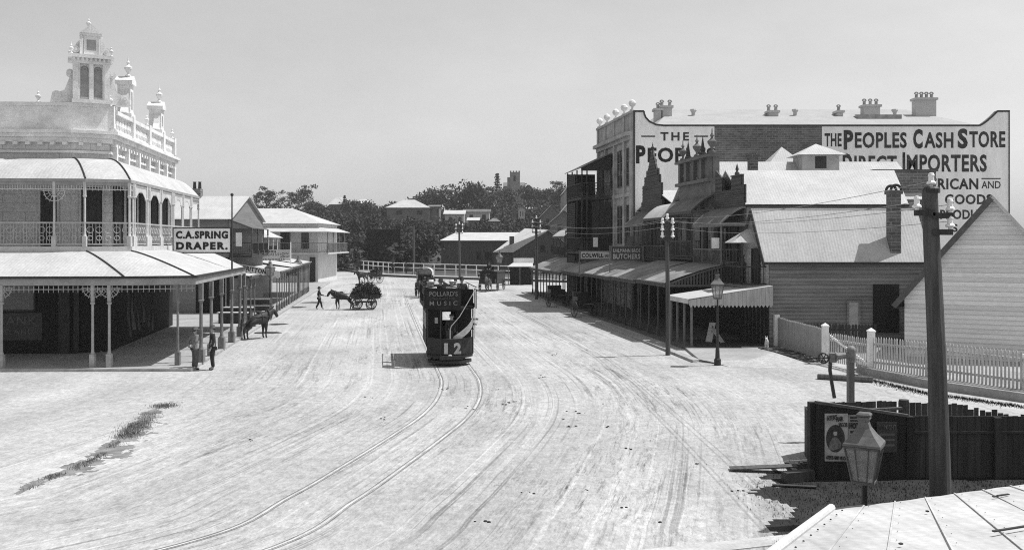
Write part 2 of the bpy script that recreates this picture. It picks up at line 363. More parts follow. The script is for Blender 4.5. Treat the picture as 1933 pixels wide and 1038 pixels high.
flat('footpath', [(8.35, 41.3), (RK(46) - .35, 46), (26, 46), (26, 41.0), (13.2, 45.2), (10.5, 41.1)], -.1, .11, FOOTPATH)
kb = MB(); kb.prism([(8.0, 41.0, -.1), (8.34, 41.3, -.1), (RK(97) - .36, 97, -.1), (RK(97) - .66, 97, -.1)], (0, 0, .216))
struct('kerb', kb, STONE)
rp_ = MB(); rp_.grid([[(8.36, 41.29, .11), (10.5, 41.09, .11), (13.2, 45.19, .11), (20, 43.1, .11)], [(8.9, 40.6, .05), (11.2, 40.2, .05), (13.6, 43.4, .06), (20, 42.0, .06)], [(9.3, 39.6, .003), (12, 39.0, .003), (14.0, 41.2, .003), (20, 41, .003)]]); struct('path', rp_, ROAD)
far = MB(); xs = [-80, -35, -20.5, -13.7, -2, 20, 40]
far.grid([[(x, road_end(x) + .02, .14) for x in xs], [(x, road_end(x) + 12 - (x + 80) * .05, .14) for x in xs]])
struct('footpath', far, mat('far_path', .30, .25, .4, .95))
kb = MB()
for a, b in zip(xs[:-1], xs[1:]):
    kb.prism([(a, road_end(a) - .3, -.1), (b, road_end(b) - .3, -.1), (b, road_end(b), -.1), (a, road_end(a), -.1)], (0, 0, .42))
struct('kerb', kb, mat('mossy_kerb', .09, .3, 1))
# gutter stones bottom right, raised path below the picket fence, drain boards
gm = MB(); gm.prism([(1.2, 15.75, -.05), (6.5, 17.35, -.05), (6.6, 16.95, -.05), (1.4, 15.3, -.05)], (0, 0, .07)); struct('gutter', gm, mat('gutter_stone', .44, .25, 1.2, .95, bump=.2))
bank = [(14.1, 37.3), (15.1, 34.0), (17.05, 30.85), (23.2, 22.6), (34, 18), (40, 22), (40, 46), (26, 46), (16, 40.95), (14.5, 39)]
flat('path', bank, -.1, .3, mat('path_bank', .30, .35, .7, .95, bump=.3))
# weedy verge on the left, grass patch on the right
def ribbon(pts, ws, z):
    P = np.array(pts, float); T = np.gradient(P, axis=0); T /= np.linalg.norm(T, axis=1)[:, None]; Nn = np.stack([-T[:, 1], T[:, 0]], 1)
    return P, Nn
def blades(name, pts, h, wd, m, seed, label=None):
    """many small upright grass blades at given ground points"""
    rnd = np.random.RandomState(seed); n = len(pts); P = np.array(pts, float)
    a = rnd.rand(n) * 6.28; hh = h * (.4 + rnd.rand(n)); ww = wd * (.6 + .8 * rnd.rand(n)); lean = (rnd.rand(n, 2) - .5) * h * .9
    dx = np.cos(a) * ww; dy = np.sin(a) * ww
    v = np.empty((n, 3, 3)); v[:, 0] = P + np.stack([dx, dy, 0 * a - .01], 1); v[:, 1] = P + np.stack([-dx, -dy, 0 * a - .01], 1)
    v[:, 2] = P + np.stack([lean[:, 0], lean[:, 1], hh], 1)
    me = bpy.data.meshes.new(name); me.from_pydata(v.reshape(-1, 3).tolist(), [], np.arange(n * 3).reshape(-1, 3).tolist())
    o = obj_from_mesh(name, me, m); o['kind'] = 'stuff'; return o
rnd = np.random.RandomState(3)
from mathutils import noise as MN
verge = [G(28, 930)[:2], G(75, 905)[:2], G(130, 885)[:2], G(175, 862)[:2], G(215, 832)[:2], G(255, 800)[:2], G(280, 778)[:2], G(305, 764)[:2]]
dens = [80, 420, 460, 420, 1900, 460, 2400]; pts = []
for i, (a, b) in enumerate(zip(verge[:-1], verge[1:])):
    for _ in range(dens[i]):
        t = rnd.rand(); p = Vector(a) * (1 - t) + Vector(b) * t; wd = (.09 if i < 4 else .20)
        if MN.noise((p.x * 1.3, p.y * 1.3, 1)) < -.05: continue
        pts.append((p.x + rnd.randn() * wd + .15, p.y + rnd.randn() * wd, 0))
blades('verge_grass', pts, .06, .009, mat('verge_blades', .16, .5, 1.5, .95), 1)
from mathutils import noise as MN
dv = MB(); c_ = .07; VP = [Vector(p) for p in verge]
for ix in range(120):
    for iy in range(260):
        p = Vector((-12.2 + ix * c_, 18.6 + iy * c_ * 1.0)); best = 9; side = 0; tt = 0
        for i in range(7):
            d = VP[i + 1] - VP[i]; t = max(0, min(1, (p - VP[i]).dot(d) / d.length_squared)); q = p - (VP[i] + d * t)
            if q.length < best: best = q.length; side = d.x * q.y - d.y * q.x; tt = (i + t) / 7
        wd = (.10 + .42 * math.sin(math.pi * min(1, tt * 1.05)) ** .7) * (1 if side < 0 else .35)
        if best < wd * (1 + 1.6 * MN.noise((p.x * 1.6, p.y * 1.6, 5)) + .9 * MN.noise((p.x * 6, p.y * 6, 2))): dv.quad((p.x, p.y, .004), (p.x + c_, p.y, .004), (p.x + c_, p.y + c_, .004), (p.x, p.y + c_, .004))
struct('gutter_mud', dv, mat('verge_mud', .19, .5, 1.5, .95, bump=.3))
poly = [(5.5, 18.2), (5.2, 20.0), (6.0, 21.3), (7.0, 22.2), (9.0, 21.2), (13, 22.6), (20, 23), (22, 17), (15, 10), (6.0, 10.5), (4.3, 15.0)]
def inside(x, y, P):
    c = False; j = len(P) - 1
    for i in range(len(P)):
        if (P[i][1] > y) != (P[j][1] > y) and x < (P[j][0] - P[i][0]) * (y - P[i][1]) / (P[j][1] - P[i][1]) + P[i][0]: c = not c
        j = i
    return c
pts = []
while len(pts) < 60000:
    x = 4.5 + rnd.rand() * 16; y = 9 + rnd.rand() * 14
    if inside(x + rnd.randn() * .35, y + rnd.randn() * .35, poly): pts.append((x, y, 0))
blades('turf_grass', pts, .05, .008, mat('dark_grass', .018, .6, 1.2, .95), 2)
gp = []
for i in range(len(poly)):
    a = Vector(poly[i]); b = Vector(poly[(i + 1) % len(poly)])
    for q in range(8):
        p = a.lerp(b, q / 8); gp.append((p.x + rnd.randn() * .10, p.y + rnd.randn() * .10, .004))
tm = MB(); c_ = .12
for ix in range(150):
    for iy in range(125):
        x = 4.3 + ix * c_; y = 9 + iy * c_
        if inside(x + .9 * MN.noise((x * 1.1, y * 1.1, 0)) + .35 * MN.noise((x * 4, y * 4, 3)), y + .7 * MN.noise((x * 1.1, y * 1.1, 7)) + .35 * MN.noise((x * 4, y * 4, 9)), poly): tm.quad((x, y, .004), (x + c_, y, .004), (x + c_, y + c_, .004), (x, y + c_, .004))
struct('turf', tm, mat('turf_soil', .022, .6, 1.6, .95, bump=.4))
# hill
hm = MB(); hx = np.linspace(-320, 320, 90); hy = np.linspace(150, 900, 90)
hm.grid([[(x, y, hill(x, y)) for x in hx] for y in hy]); struct('hill', hm, HILLMAT, smooth=True)
# puddles and droppings
pd = MB()
for px, py, sx_, sy_ in ((556, 580, .9, .35), (523, 612, .7, .3), (590, 571, 1.1, .4), (505, 628, .9, .3)):
    c = G(px, py); pd.quad(*[(c.x + sx_ * math.cos(t) * (.8 + .3 * rnd.rand()), c.y + 2.2 * sy_ * math.sin(t) * (.8 + .3 * rnd.rand()), .006) for t in np.linspace(0, 6.28, 18)[:-1]])
struct('damp_patch', pd, mat('wet_ground', .02, .3, 2, .6))
dp = MB()
for px, py in ((965, 760), (955, 762), (975, 758), (1376, 926), (1384, 927), (1320, 877), (1305, 876), (1012, 710), (1020, 712), (475, 832), (1085, 777), (1090, 780), (1075, 805), (1068, 790), (1140, 762), (1150, 805), (1230, 830), (1200, 847), (1182, 845), (936, 735), (1040, 670), (690, 750), (720, 790), (830, 735), (880, 770), (1180, 958), (1100, 925), (1000, 930), (905, 985), (1250, 985)):
    for _ in range(rnd.randint(1, 6)):
        c = G(px + rnd.randn() * 8, py + rnd.randn() * 1.2); s = .015 + .03 * rnd.rand()
        dp.lathe((c.x, c.y, 0), [(s, 0), (s * .8, s * .5), (.002, s * .7)], 6, rnd.rand() * 6)
o = put('road_litter', dp, mat('dry_dung', .035, .5, 9)); o['kind'] = 'stuff'
# ------------------------------------------------------------------ shared architectural pieces
def lerp3(a, b, t): return Vector(a).lerp(Vector(b), t)
def curved_roof(inner, outer, z0, z1, power=1.7, n=9, thick=.03):
    """convex verandah roof between two plan polylines"""
    rows = []
    for k in range(n):
        s = k / (n - 1); z = z0 - (z0 - z1) * s ** power
        rows.append([(a[0] + (b[0] - a[0]) * s, a[1] + (b[1] - a[1]) * s, z) for a, b in zip(inner, outer)])
    m = MB(); m.grid(rows); m.grid([[(x, y, z - thick) for x, y, z in r] for r in rows])
    m.grid([rows[-1], [(x, y, z - thick) for x, y, z in rows[-1]]]); return m
def hip_roll(a, b, z0, z1, power=1.7, n=9, r=.035):
    p = [(a[0] + (b[0] - a[0]) * k / (n - 1), a[1] + (b[1] - a[1]) * k / (n - 1), z0 - (z0 - z1) * (k / (n - 1)) ** power + .02) for k in range(n)]
    return MB().path(p, r, 6)
class Fr:
    """wall frame: along = unit vector, out = outward normal"""
    def __init__(s, O, a, out=None):
        s.O = Vector(O); s.a = Vector((a[0], a[1], 0)).normalized(); s.n = Vector(out).normalized() if out is not None else Vector((s.a.y, -s.a.x, 0))
    def P(s, t, z, o=0): return s.O + s.a * t + s.n * o + Vector((0, 0, z))
    def box(s, mb, t0, t1, z0, z1, o0, o1):
        return mb.prism([s.P(t0, z0, o0), s.P(t1, z0, o0), s.P(t1, z0, o1), s.P(t0, z0, o1)], (0, 0, z1 - z0))
    def window(s, parent, t0, t1, z0, z1, frame=None, pane=None, bars=1, rows=2, name='window', o=.0):
        fr = MB(); e = .07
        s.box(fr, t0 - e, t0, z0 - e, z1 + e, o, o + .09); s.box(fr, t1, t1 + e, z0 - e, z1 + e, o, o + .09)
        s.box(fr, t0, t1, z1, z1 + e, o, o + .085); s.box(fr, t0 - .05, t1 + .05, z0 - e, z0, o, o + .13)
        for i in range(1, bars + 1):
            c = t0 + (t1 - t0) * i / (bars + 1); s.box(fr, c - .025, c + .025, z0, z1, o + .02, o + .06)
        for i in range(1, rows):
            c = z0 + (z1 - z0) * i / rows; s.box(fr, t0, t1, c - .03, c + .03, o + .02, o + .062)
        f = put(name, fr, frame or OFFWHITE, parent)
        put('pane', s.box(MB(), t0, t1, z0, z1, o + .005, o + .02), pane or GLASS, f); return f
    def door(s, parent, t0, t1, z0, z1, m=None, frame=None, o=0):
        d = put('door', s.box(MB(), t0, t1, z0, z1, o, o + .05), m or DARK, parent)
        fr = MB(); s.box(fr, t0 - .09, t0 - .002, z0, z1 + .09, o, o + .1); s.box(fr, t1 + .002, t1 + .09, z0, z1 + .09, o, o + .1); s.box(fr, t0, t1, z1 + .002, z1 + .09, o, o + .1)
        put('door_frame', fr, frame or OFFWHITE, d); return d
def poly_frames(pl):
    out = []
    for a, b in zip(pl[:-1], pl[1:]):
        d = Vector((b[0] - a[0], b[1] - a[1], 0)); out.append((Fr((a[0], a[1], 0), d), d.length))
    return out
def band(mb, pl, z0, z1, o0, o1):
    """a moulding run along a plan polyline, mitred"""
    n = len(pl); P = [Vector((p[0], p[1])) for p in pl]
    def offs(o):
        r = []
        for i in range(n):
            d0 = (P[i] - P[i - 1]).normalized() if i else (P[1] - P[0]).normalized()
            d1 = (P[i + 1] - P[i]).normalized() if i < n - 1 else d0
            m = Vector((d0.y + d1.y, -d0.x - d1.x)); m = m / max(.3, m.length) ; k = 1 / max(.35, m.dot(Vector((d0.y, -d0.x))))
            r.append(P[i] + m * o * k)
        return r
    A = offs(o0); B = offs(o1)
    for i in range(n - 1):
        mb.prism([(A[i].x, A[i].y, z0), (A[i + 1].x, A[i + 1].y, z0), (B[i + 1].x, B[i + 1].y, z0), (B[i].x, B[i].y, z0)], (0, 0, z1 - z0))
    return mb
def verandah_post(p, z0, z1, m, parent, r=.06, name='post', cap=True):
    mb = MB(); x, y = p; h = z1 - z0
    mb.box(x - r * 1.7, x + r * 1.7, y - r * 1.7, y + r * 1.7, z0, z0 + .16 * h)
    mb.lathe((x, y, z0), [(r * 1.5, .16 * h + .002), (r * 1.1, .19 * h), (r * .95, .22 * h), (r * .85, .76 * h), (r * 1.4, .77 * h), (r * 1.7, .79 * h), (r * 1.0, .80 * h)], 10)
    mb.box(x - r, x + r, y - r, y + r, z0 + .80 * h + .002, z1)
    return put(name, mb, m, parent)
def bracket(mb, p, d, z, R=.42):
    """cast lace fan under a verandah beam beside a post"""
    for rr, t in ((R, .018), (R * .55, .014)): mb.ring((p[0], p[1], z), (d[1], -d[0], 0), rr, t, 14, 4, math.pi * .5, math.pi * 1.5)
    for k in range(9):
        a = math.pi * (k / 8); v = Vector((d[0] * math.cos(a), d[1] * math.cos(a), -math.sin(a)))
        c = Vector((p[0], p[1], z)); mb.tube(c + v * R * .2, c + v * R * 1.16, .012, .012, 4)
def baluster_rail(mb, fr, L, z0, z1, o=0, step=.14, lace=True, r=.013):
    n = max(2, int(L / step)); fr.box(mb, 0, L, z1 - .07, z1, o - .035, o + .035); fr.box(mb, 0, L, z0, z0 + .06, o - .03, o + .03)
    for i in range(n + 1):
        t = L * i / n; mb.tube(fr.P(t, z0 + .06, o), fr.P(t, z1 - .07, o), r, r, 4, False)
    if lace:
        k = max(1, int(L / .34))
        for i in range(k):
            c = (i + .5) * L / k
            mb.ring(fr.P(c, z0 + (z1 - z0) * .30, o), fr.n, .11, .016, 10, 4); mb.ring(fr.P(c, z0 + (z1 - z0) * .66, o), fr.n, .14, .016, 10, 4)
def urn(mb, c, s=1.0):
    mb.lathe(c, [(.16 * s, 0), (.16 * s, .08 * s), (.06 * s, .14 * s), (.06 * s, .22 * s), (.2 * s, .42 * s), (.22 * s, .52 * s), (.1 * s, .62 * s), (.05 * s, .70 * s), (.1 * s, .78 * s), (.03 * s, .9 * s), (.02 * s, 1.1 * s)], 10); return mb
# ------------------------------------------------------------------ corner bank and drapery (left)
I_ = [(-44, 41.9), (-20.6, 43.5), (-19.2, 44.2), (LF(58.2), 58.2)]
O_ = [(-44, 39.6), (-19.0, 41.3), (-17.3, 42.0), (LF(57.6) + 1.75, 57.6)]
A_ = [(-44, 37.45), (-16.2, 38.75), (-13.55, 39.6), (LK(53.4), 53.4)]
Bn = thing('corner_building', 'pale stucco corner bank with cast iron balconies, balustrade and tall pedimented parapet', 'building', (-19.2, 44.2, 0))
FR = poly_frames(I_)
def shell(z0, z1, off=0):
    m = MB(); band(m, I_, z0, z1, -.35, off); return m
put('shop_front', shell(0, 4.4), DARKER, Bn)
m = shell(4.4, 10.3); m.prism([(-44, 42.3, 4.4), (-44, 58, 4.4), (-22.2, 58, 4.4), (-19.8, 44.7, 4.4), (-20.8, 43.9, 4.4)], (0, 0, 5.8)); put('wall', m, PLASTER, Bn)
m = MB(); band(m, I_, 10.0, 10.22, .005, .16); band(m, I_, 10.223, 10.4, .005, .34); band(m, I_, 10.403, 10.55, .005, .48); band(m, I_, 9.5, 9.62, .004, .1)
fr, L = FR[2]
for k in range(7): fr.box(m, .25 + k * 2.2, .5 + k * 2.2, 9.0, 9.998, .005, .28)
for fr, L in FR:
    n = int(L / .55)
    for k in range(n): fr.box(m, (k + .3) * L / n, (k + .3) * L / n + .2, 9.86, 9.999, .006, .26)
put('cornice', m, STUCCO, Bn)
m = MB(); band(m, I_[:3], 10.553, 11.7, -.2, .05); band(m, I_[:3], 11.703, 11.86, -.25, .13)
fr, L = FR[0]
for t in (L - 8.6, L - 5.1): fr.box(m, t, t + .35, 10.555, 11.7, .05, .12)
put('parapet', m, STUCCO, Bn)
# balustrade along the street front
fr, L = FR[2]; m = MB(); fr.box(m, 0, L, 10.553, 10.75, -.2, .15); fr.box(m, 0, L, 11.5, 11.68, -.18, .18)
for k in range(46):
    t = .3 + k * (L - .6) / 45; c = fr.P(t, 10.75, 0)
    m.lathe(c, [(.09, 0), (.055, .08), (.1, .28), (.05, .55), (.07, .66), (.09, .75)], 7)
for t in (.15, 3.85, 7.4, 10.9, L - .2): fr.box(m, t - .2, t + .2, 10.752, 11.8, -.22, .22)
bal_ = put('balustrade', m, STUCCO, Bn)
for t in (.15, 7.4, L - .2): u = MB(); urn(u, fr.P(t, 11.8, 0), .62); put('finial', u, STUCCO, bal_)
fq, Lq = FR[0]
for t in (Lq - 8.4, Lq - 4.9, Lq - 1.6): u = MB(); urn(u, fq.P(t, 11.86, -.05), .6); put('finial', u, STUCCO, bal_)
def turret(fr, t, z0, h, wd, dp, fin):
    m = MB(); fr.box(m, t - wd / 2, t + wd / 2, z0, z0 + h, -dp, .08); fr.box(m, t - wd / 2 - .12, t + wd / 2 + .12, z0 + h + .002, z0 + h + .2, -dp - .1, .2); fr.box(m, t - wd / 2 - .1, t + wd / 2 + .1, z0, z0 + .25, -dp - .08, .16)
    for s in (-1, 1): m.prism([fr.P(t + s * wd * .5, z0 + .25, 0), fr.P(t + s * (wd * .5 + .55), z0 + .25, 0), fr.P(t + s * (wd * .5 + .25), z0 + .6, 0), fr.P(t + s * wd * .5, z0 + 1.3, 0)], fr.n * -.3)
    m.prism([fr.P(t - wd / 2 - .12, z0 + h + .202, .2), fr.P(t + wd / 2 + .12, z0 + h + .202, .2), fr.P(t, z0 + h + .202 + wd * .42, .2)], fr.n * -(dp + .3))
    p = put('turret', m, STUCCO, Bn)
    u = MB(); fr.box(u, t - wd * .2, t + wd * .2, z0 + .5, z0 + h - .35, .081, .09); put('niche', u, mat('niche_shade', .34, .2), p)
    u = MB(); urn(u, fr.P(t, z0 + h + .2 + wd * .36, -.1), fin); put('finial', u, STUCCO, p)
turret(FR[2][0], 3.85, 11.68, 1.75, .62, .55, .95); turret(FR[2][0], 10.9, 11.68, 1.45, .68, .6, .95)
# corner aedicule
fr, L = FR[1]; t = L / 2; m = MB(); w2 = .74; z0 = 11.863
fr.box(m, t - w2, t + w2, z0, z0 + 2.1, -1.35, .0); fr.box(m, t - w2 - .1, t + w2 + .1, z0, z0 + .18, -1.45, .2)
for k in (-1, 0, 1): fr.box(m, t + k * .58 - .09, t + k * .58 + .09, z0 + .182, z0 + 1.85, .0, .16)
fr.box(m, t - w2 - .1, t + w2 + .1, z0 + 1.852, z0 + 2.1, .002, .18); fr.box(m, t - w2 - .24, t + w2 + .24, z0 + 2.102, z0 + 2.26, -1.6, .34)
for s in (-1, 1):
    m.prism([fr.P(t + s * w2, z0, -.1), fr.P(t + s * (w2 + 1.0), z0, -.1), fr.P(t + s * (w2 + .95), z0 + .3, -.1), fr.P(t + s * (w2 + .4), z0 + .6, -.1), fr.P(t + s * (w2 + .15), z0 + 1.3, -.1), fr.P(t + s * w2, z0 + 1.7, -.1)], fr.n * -.5)
    m.prism([fr.P(t + s * .42, z0 + 2.262, -.1), fr.P(t + s * (w2 + .2), z0 + 2.262, -.1), fr.P(t + s * (w2 + .02), z0 + 2.55, -.1), fr.P(t + s * .62, z0 + 2.85, -.1), fr.P(t + s * .42, z0 + 3.05, -.1)], fr.n * -.4)
fr.box(m, t - .33, t + .33, z0 + 2.262, z0 + 3.2, -.7, .05); fr.box(m, t - .46, t + .46, z0 + 3.202, z0 + 3.3, -.8, .14)
m.prism([fr.P(t - .5, z0 + 3.302, .16), fr.P(t + .5, z0 + 3.302, .16), fr.P(t, z0 + 3.72, .16)], fr.n * -.95)
for s in (-1, 1):
    for a_, b_, r_ in ((w2 + .74, .33, .2), (w2 + .17, 1.42, .16), (.66, 2.52, .17)):
        c_ = fr.P(t + s * a_, z0 + b_, -.55); m.tube(c_, c_ + fr.n * .53, r_, r_, 14); m.tube(c_, c_ + fr.n * .6, r_ * .45, r_ * .4, 10)
    fr.box(m, t + s * .45 - .05, t + s * .45 + .05, z0 + 2.262, z0 + 3.2, .0, .12)
    fr.box(m, t + s * (w2 - .06) - .12, t + s * (w2 - .06) + .12, z0 + .182, z0 + 1.85, .0, .2)
for k in range(9): fr.box(m, t - w2 - .05 + k * .185, t - w2 + .04 + k * .185, z0 + 1.98, z0 + 2.1, .18, .28)
ped = put('pediment_tower', m, STUCCO, Bn)
for k in (-w2 - .12, w2 + .12): u = MB(); urn(u, fr.P(t + k, z0 + 2.262, .2), .5); put('finial', u, STUCCO, ped)
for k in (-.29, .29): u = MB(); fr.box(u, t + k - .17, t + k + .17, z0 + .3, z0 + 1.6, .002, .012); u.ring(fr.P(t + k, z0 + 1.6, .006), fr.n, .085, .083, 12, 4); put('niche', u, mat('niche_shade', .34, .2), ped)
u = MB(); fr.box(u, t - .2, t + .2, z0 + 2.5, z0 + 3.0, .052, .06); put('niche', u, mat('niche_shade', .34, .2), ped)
u = MB(); urn(u, fr.P(t - .1, z0 + 3.6, -.4), .55); put('finial', u, STUCCO, ped); u = MB(); urn(u, fr.P(t - w2 - .1, z0 + 2.26, -1.2), .65); put('finial', u, STUCCO, ped)
# upper verandah: roof, floor, posts, rails
ro = curved_roof(I_, O_, 9.25, 8.15, 1.9); vr = put('verandah_roof', ro, mat('verandah_iron', .45, .15, .7, .75, kind='corr_x'), Bn, smooth=True)
for a, b in zip(I_[1:3], O_[1:3]): put('ridge_roll', hip_roll(a, b, 9.25, 8.15, 1.9), BLACKIRON, vr)
m = MB(); band(m, O_, 8.0, 8.14, -.06, .06); band(m, O_, 7.86, 7.998, -.03, .03); put('fascia', m, mat('eave_paint', .30, .2), Bn)
m = MB(); m.prism([(p[0], p[1], 4.98) for p in O_] + [(p[0], p[1], 4.98) for p in reversed(I_)], (0, 0, .14)); band(m, O_, 4.9, 5.13, .01, .1); put('balcony_floor', m, OFFWHITE, Bn)
OF = poly_frames(O_); rm = MB()
fr, L = OF[0]; LACE = mat('lace_paint', .40, .2, 4, .6)
for fr, L in OF: baluster_rail(rm, fr, L, 5.2, 6.22, 0)
put('railing', rm, LACE, Bn)
fr, L = OF[0]
pts = [fr.P(L - t, 0) for t in (12.0, 8.2, 4.35, 1.35)] + [fr.P(L - .03, 0)]
fr, L = OF[1]; pts += [fr.P(L - .03, 0)]
fr, L = OF[2]
grp = [.45, .75, 2.9, 3.2, 3.5, 5.6, 5.9, 8.2, 8.5, 8.8, 10.9, 11.2, 13.2, 13.5, L - .1]
pts += [fr.P(t, 0) for t in grp]
for p in pts: verandah_post((p.x, p.y), 5.12, 8.0, OFFWHITE, Bn, .055)
fm = MB()
for k, (fr, L) in enumerate(OF):
    n = int(L / .11)
    for i in range(n): t = (i + .5) * L / n; fm.tube(fr.P(t, 7.86), fr.P(t, 7.62 + .05 * (i % 2)), .014, .014, 4)
    fr.box(fm, 0, L, 7.66, 7.7, -.015, .015)
fr, L = OF[2]
for a, b in ((.75, 2.9), (3.5, 5.6), (5.9, 8.2), (8.8, 10.9), (11.2, 13.2)):   # solid scalloped spandrels
    q = [fr.P(a, 7.86, 0), fr.P(a, 7.2, 0)] + [fr.P(a + (b - a) * i / 8, 7.2 + .5 * math.sin(math.pi * i / 8), 0) for i in range(1, 8)] + [fr.P(b, 7.2, 0), fr.P(b, 7.86, 0)]
    fm.prism(q, fr.n * .02)
fr, L = OF[0]
for t in (L - 4.35, L - 1.35): bracket(fm, (fr.P(t, 0).x, fr.P(t, 0).y), fr.a, 7.6, .45)
put('iron_frieze', fm, OFFWHITE, Bn)
# upper openings
fr, L = FR[0]
fr.door(Bn, L - .9 - .55, L - .35 - .35, 5.12, 7.7, DARK, OFFWHITE)
fr.window(Bn, L - 6.1, L - 4.9, 5.9, 7.8, DARK, PALE_PANE); fr.window(Bn, L - 10.8, L - 9.4, 5.9, 7.8, DARK, PALE_PANE)
FR[1][0].door(Bn, .35, 1.25, 5.12, 7.9, DARK, OFFWHITE)
fr, L = FR[2]
for t in (.7, 3.2, 5.7, 8.2, 10.7): fr.door(Bn, t, t + 1.5, 5.12, 7.9, DARK, DARK)
# ground-floor awning
aw = curved_roof(O_, A_, 4.93, 3.86, 1.25); ar = put('awning_roof', aw, mat('awning_iron', .46, .13, .7, .75, kind='corr_x'), Bn, smooth=True)
for a, b in zip(O_[1:3], A_[1:3]): put('ridge_roll', hip_roll(a, b, 4.93, 3.86, 1.25), BLACKIRON, ar)
m = MB(); band(m, A_, 3.52, 3.80, -.05, .05); put('fascia', m, mat('fascia_paint', .30, .25, 1), Bn)
m = MB(); band(m, A_, 3.803, 3.90, -.04, .13); put('gutter', m, BLACKIRON, Bn)
AF = poly_frames(A_); m = MB()
for fr, L in AF[:2]:
    fr.box(m, 0, L, 3.34, 3.37, -.012, .012); n = int(L / .2)
    for i in range(n): t = (i + .5) * L / n; m.tube(fr.P(t, 3.5), fr.P(t, 3.22), .018, .012, 4)
ap = [(-17.5, 38.69), (-16.82, 38.72), (-21.2, 38.5), (-24.6, 38.35), (-14.2, 39.39), (-13.55, 40.4), (-13.82, 42.6), (-14.22, 45.4), (-14.6, 48.3), (-15.03, 51.2), (-15.37, 53.2)]
for k, p in enumerate(ap):
    if k < 4: bracket(m, p, (1, .047), 3.42, .40)
put('iron_frieze', m, IRONWORK, Bn)
for k, p in enumerate(ap): verandah_post(p, .11, 3.53, POSTPAINT if k > 3 else IRONWORK, Bn, .085 if k > 4 else .06)
# shop windows and painted names under the awning
fr, L = FR[0]
tb = L - .55 - 1.2
w_ = fr.window(Bn, tb - 3.1 + .35, tb - .35 + .35, 2.15, 3.5, DARK, PALE_PANE, 0, 1, 'shop_window'); fr.window(Bn, tb - 6.2, tb - 3.0, 2.15, 3.5, DARK, PALE_PANE, 0, 1, 'shop_window')
sp = put('name_panel', fr.box(MB(), tb - 6.2, tb + .35, .75, 2.02, .005, .03), mat('varnished_panel', .05, .3, 2, .5), Bn)
text('lettering', 'ROYAL BANK', fr.P(tb - 1.92, 1.66, .032), fr.a, (0, 0, 1), 4.1, .40, LETTER_DIM, sp, .015)
text('lettering', 'QUEENSLAND', fr.P(tb - 1.4, 1.12, .032), fr.a, (0, 0, 1), 2.75, .28, LETTER_DIM, sp, .01)
m = MB(); fr.box(m, L - .62, L - .12, .11, 3.6, .01, .12); FR[1][0].box(m, .02, .25, .11, 3.6, .01, .1); put('pilaster', m, mat('dull_brown_paint', .045, .3), Bn)
# goods hung out in front of the drapery
fr, L = FR[2]
gp_ = [(.9, 3.2, .7, .10), (1.5, 3.2, 1.0, .5), (2.4, 3.3, .9, .16), (3.4, 3.3, 1.2, .35), (4.6, 3.3, .9, .12), (5.6, 3.3, .6, .2)]
labs = ['narrow pale cloth length hung nearest the bank corner', 'pale draped cloth hung from draper doorway, second from the bank corner', 'thin pale cloth length third from the bank corner', 'wide drape hung in draper doorway fourth from the bank corner', 'pale cloth length fifth from the bank corner under the awning', 'cloth length hung farthest from the bank corner']
for (t, z1, z0, wd), lb in zip(gp_, labs):
    rows = []; rr = random.Random(int(t * 10))
    for i in range(12):
        z = z1 + (z0 - z1) * i / 11; k = .25 + .75 * (i / 11); sw = .18 * math.sin(i * .5 + t)
        rows.append([fr.P(t + sw + wd * k * (j / 6 - .5), z, .55 + .05 * math.sin(j * 2.2 + i * .4) + .02 * i) for j in range(7)])
    m = MB(); m.grid(rows); m.grid([[p + fr.n * .012 for p in r] for r in rows]); tag(put('hanging_cloth', m, mat('dull_cloth', .10, .4, 3), origin=fr.P(t, z0, .55)), lb, 'cloth', 'cloth hung outside the drapery')
# ------------------------------------------------------------------ draper's hanging sign and its mast
sg = thing('shop_sign', 'white board with black capitals C.A.SPRING DRAPER. over the awning', 'sign', (-16.3, 49, 4.8))
m = MB(); x0, x1 = -17.87, -14.88; m.box(x0, x1, 48.95, 49.02, 4.79, 6.04); put('board', m, WHITE, sg)
m = MB(); e = .05
m.box(x0 - e, x1 + e, 48.92, 49.04, 6.042, 6.1); m.box(x0 - e, x1 + e, 48.92, 49.04, 4.73, 4.788); m.box(x0 - e, x0 - .002, 48.92, 49.04, 4.79, 6.04); m.box(x1 + .002, x1 + e, 48.92, 49.04, 4.79, 6.04); put('frame', m, DARK, sg)
text('lettering', 'C.A.SPRING', (-16.37, 48.948, 5.70), (1, 0, 0), (0, 0, 1), 2.75, .41, LETTER, sg, .05)
text('lettering', 'DRAPER.', (-16.37, 48.948, 5.12), (1, 0, 0), (0, 0, 1), 2.72, .41, LETTER, sg, .055)
mp_ = thing('sign_mast', 'tall dark mast carrying the draper sign above the awning edge', 'mast', (-14.8, 49.0, 3.7))
put('mast', MB().tube((-14.8, 49.0, 3.7), (-14.8, 49.0, 7.75), .05, .035, 8), DARK, mp_); put('finial', MB().ball((-14.8, 49, 7.82), .09), DARK, mp_)
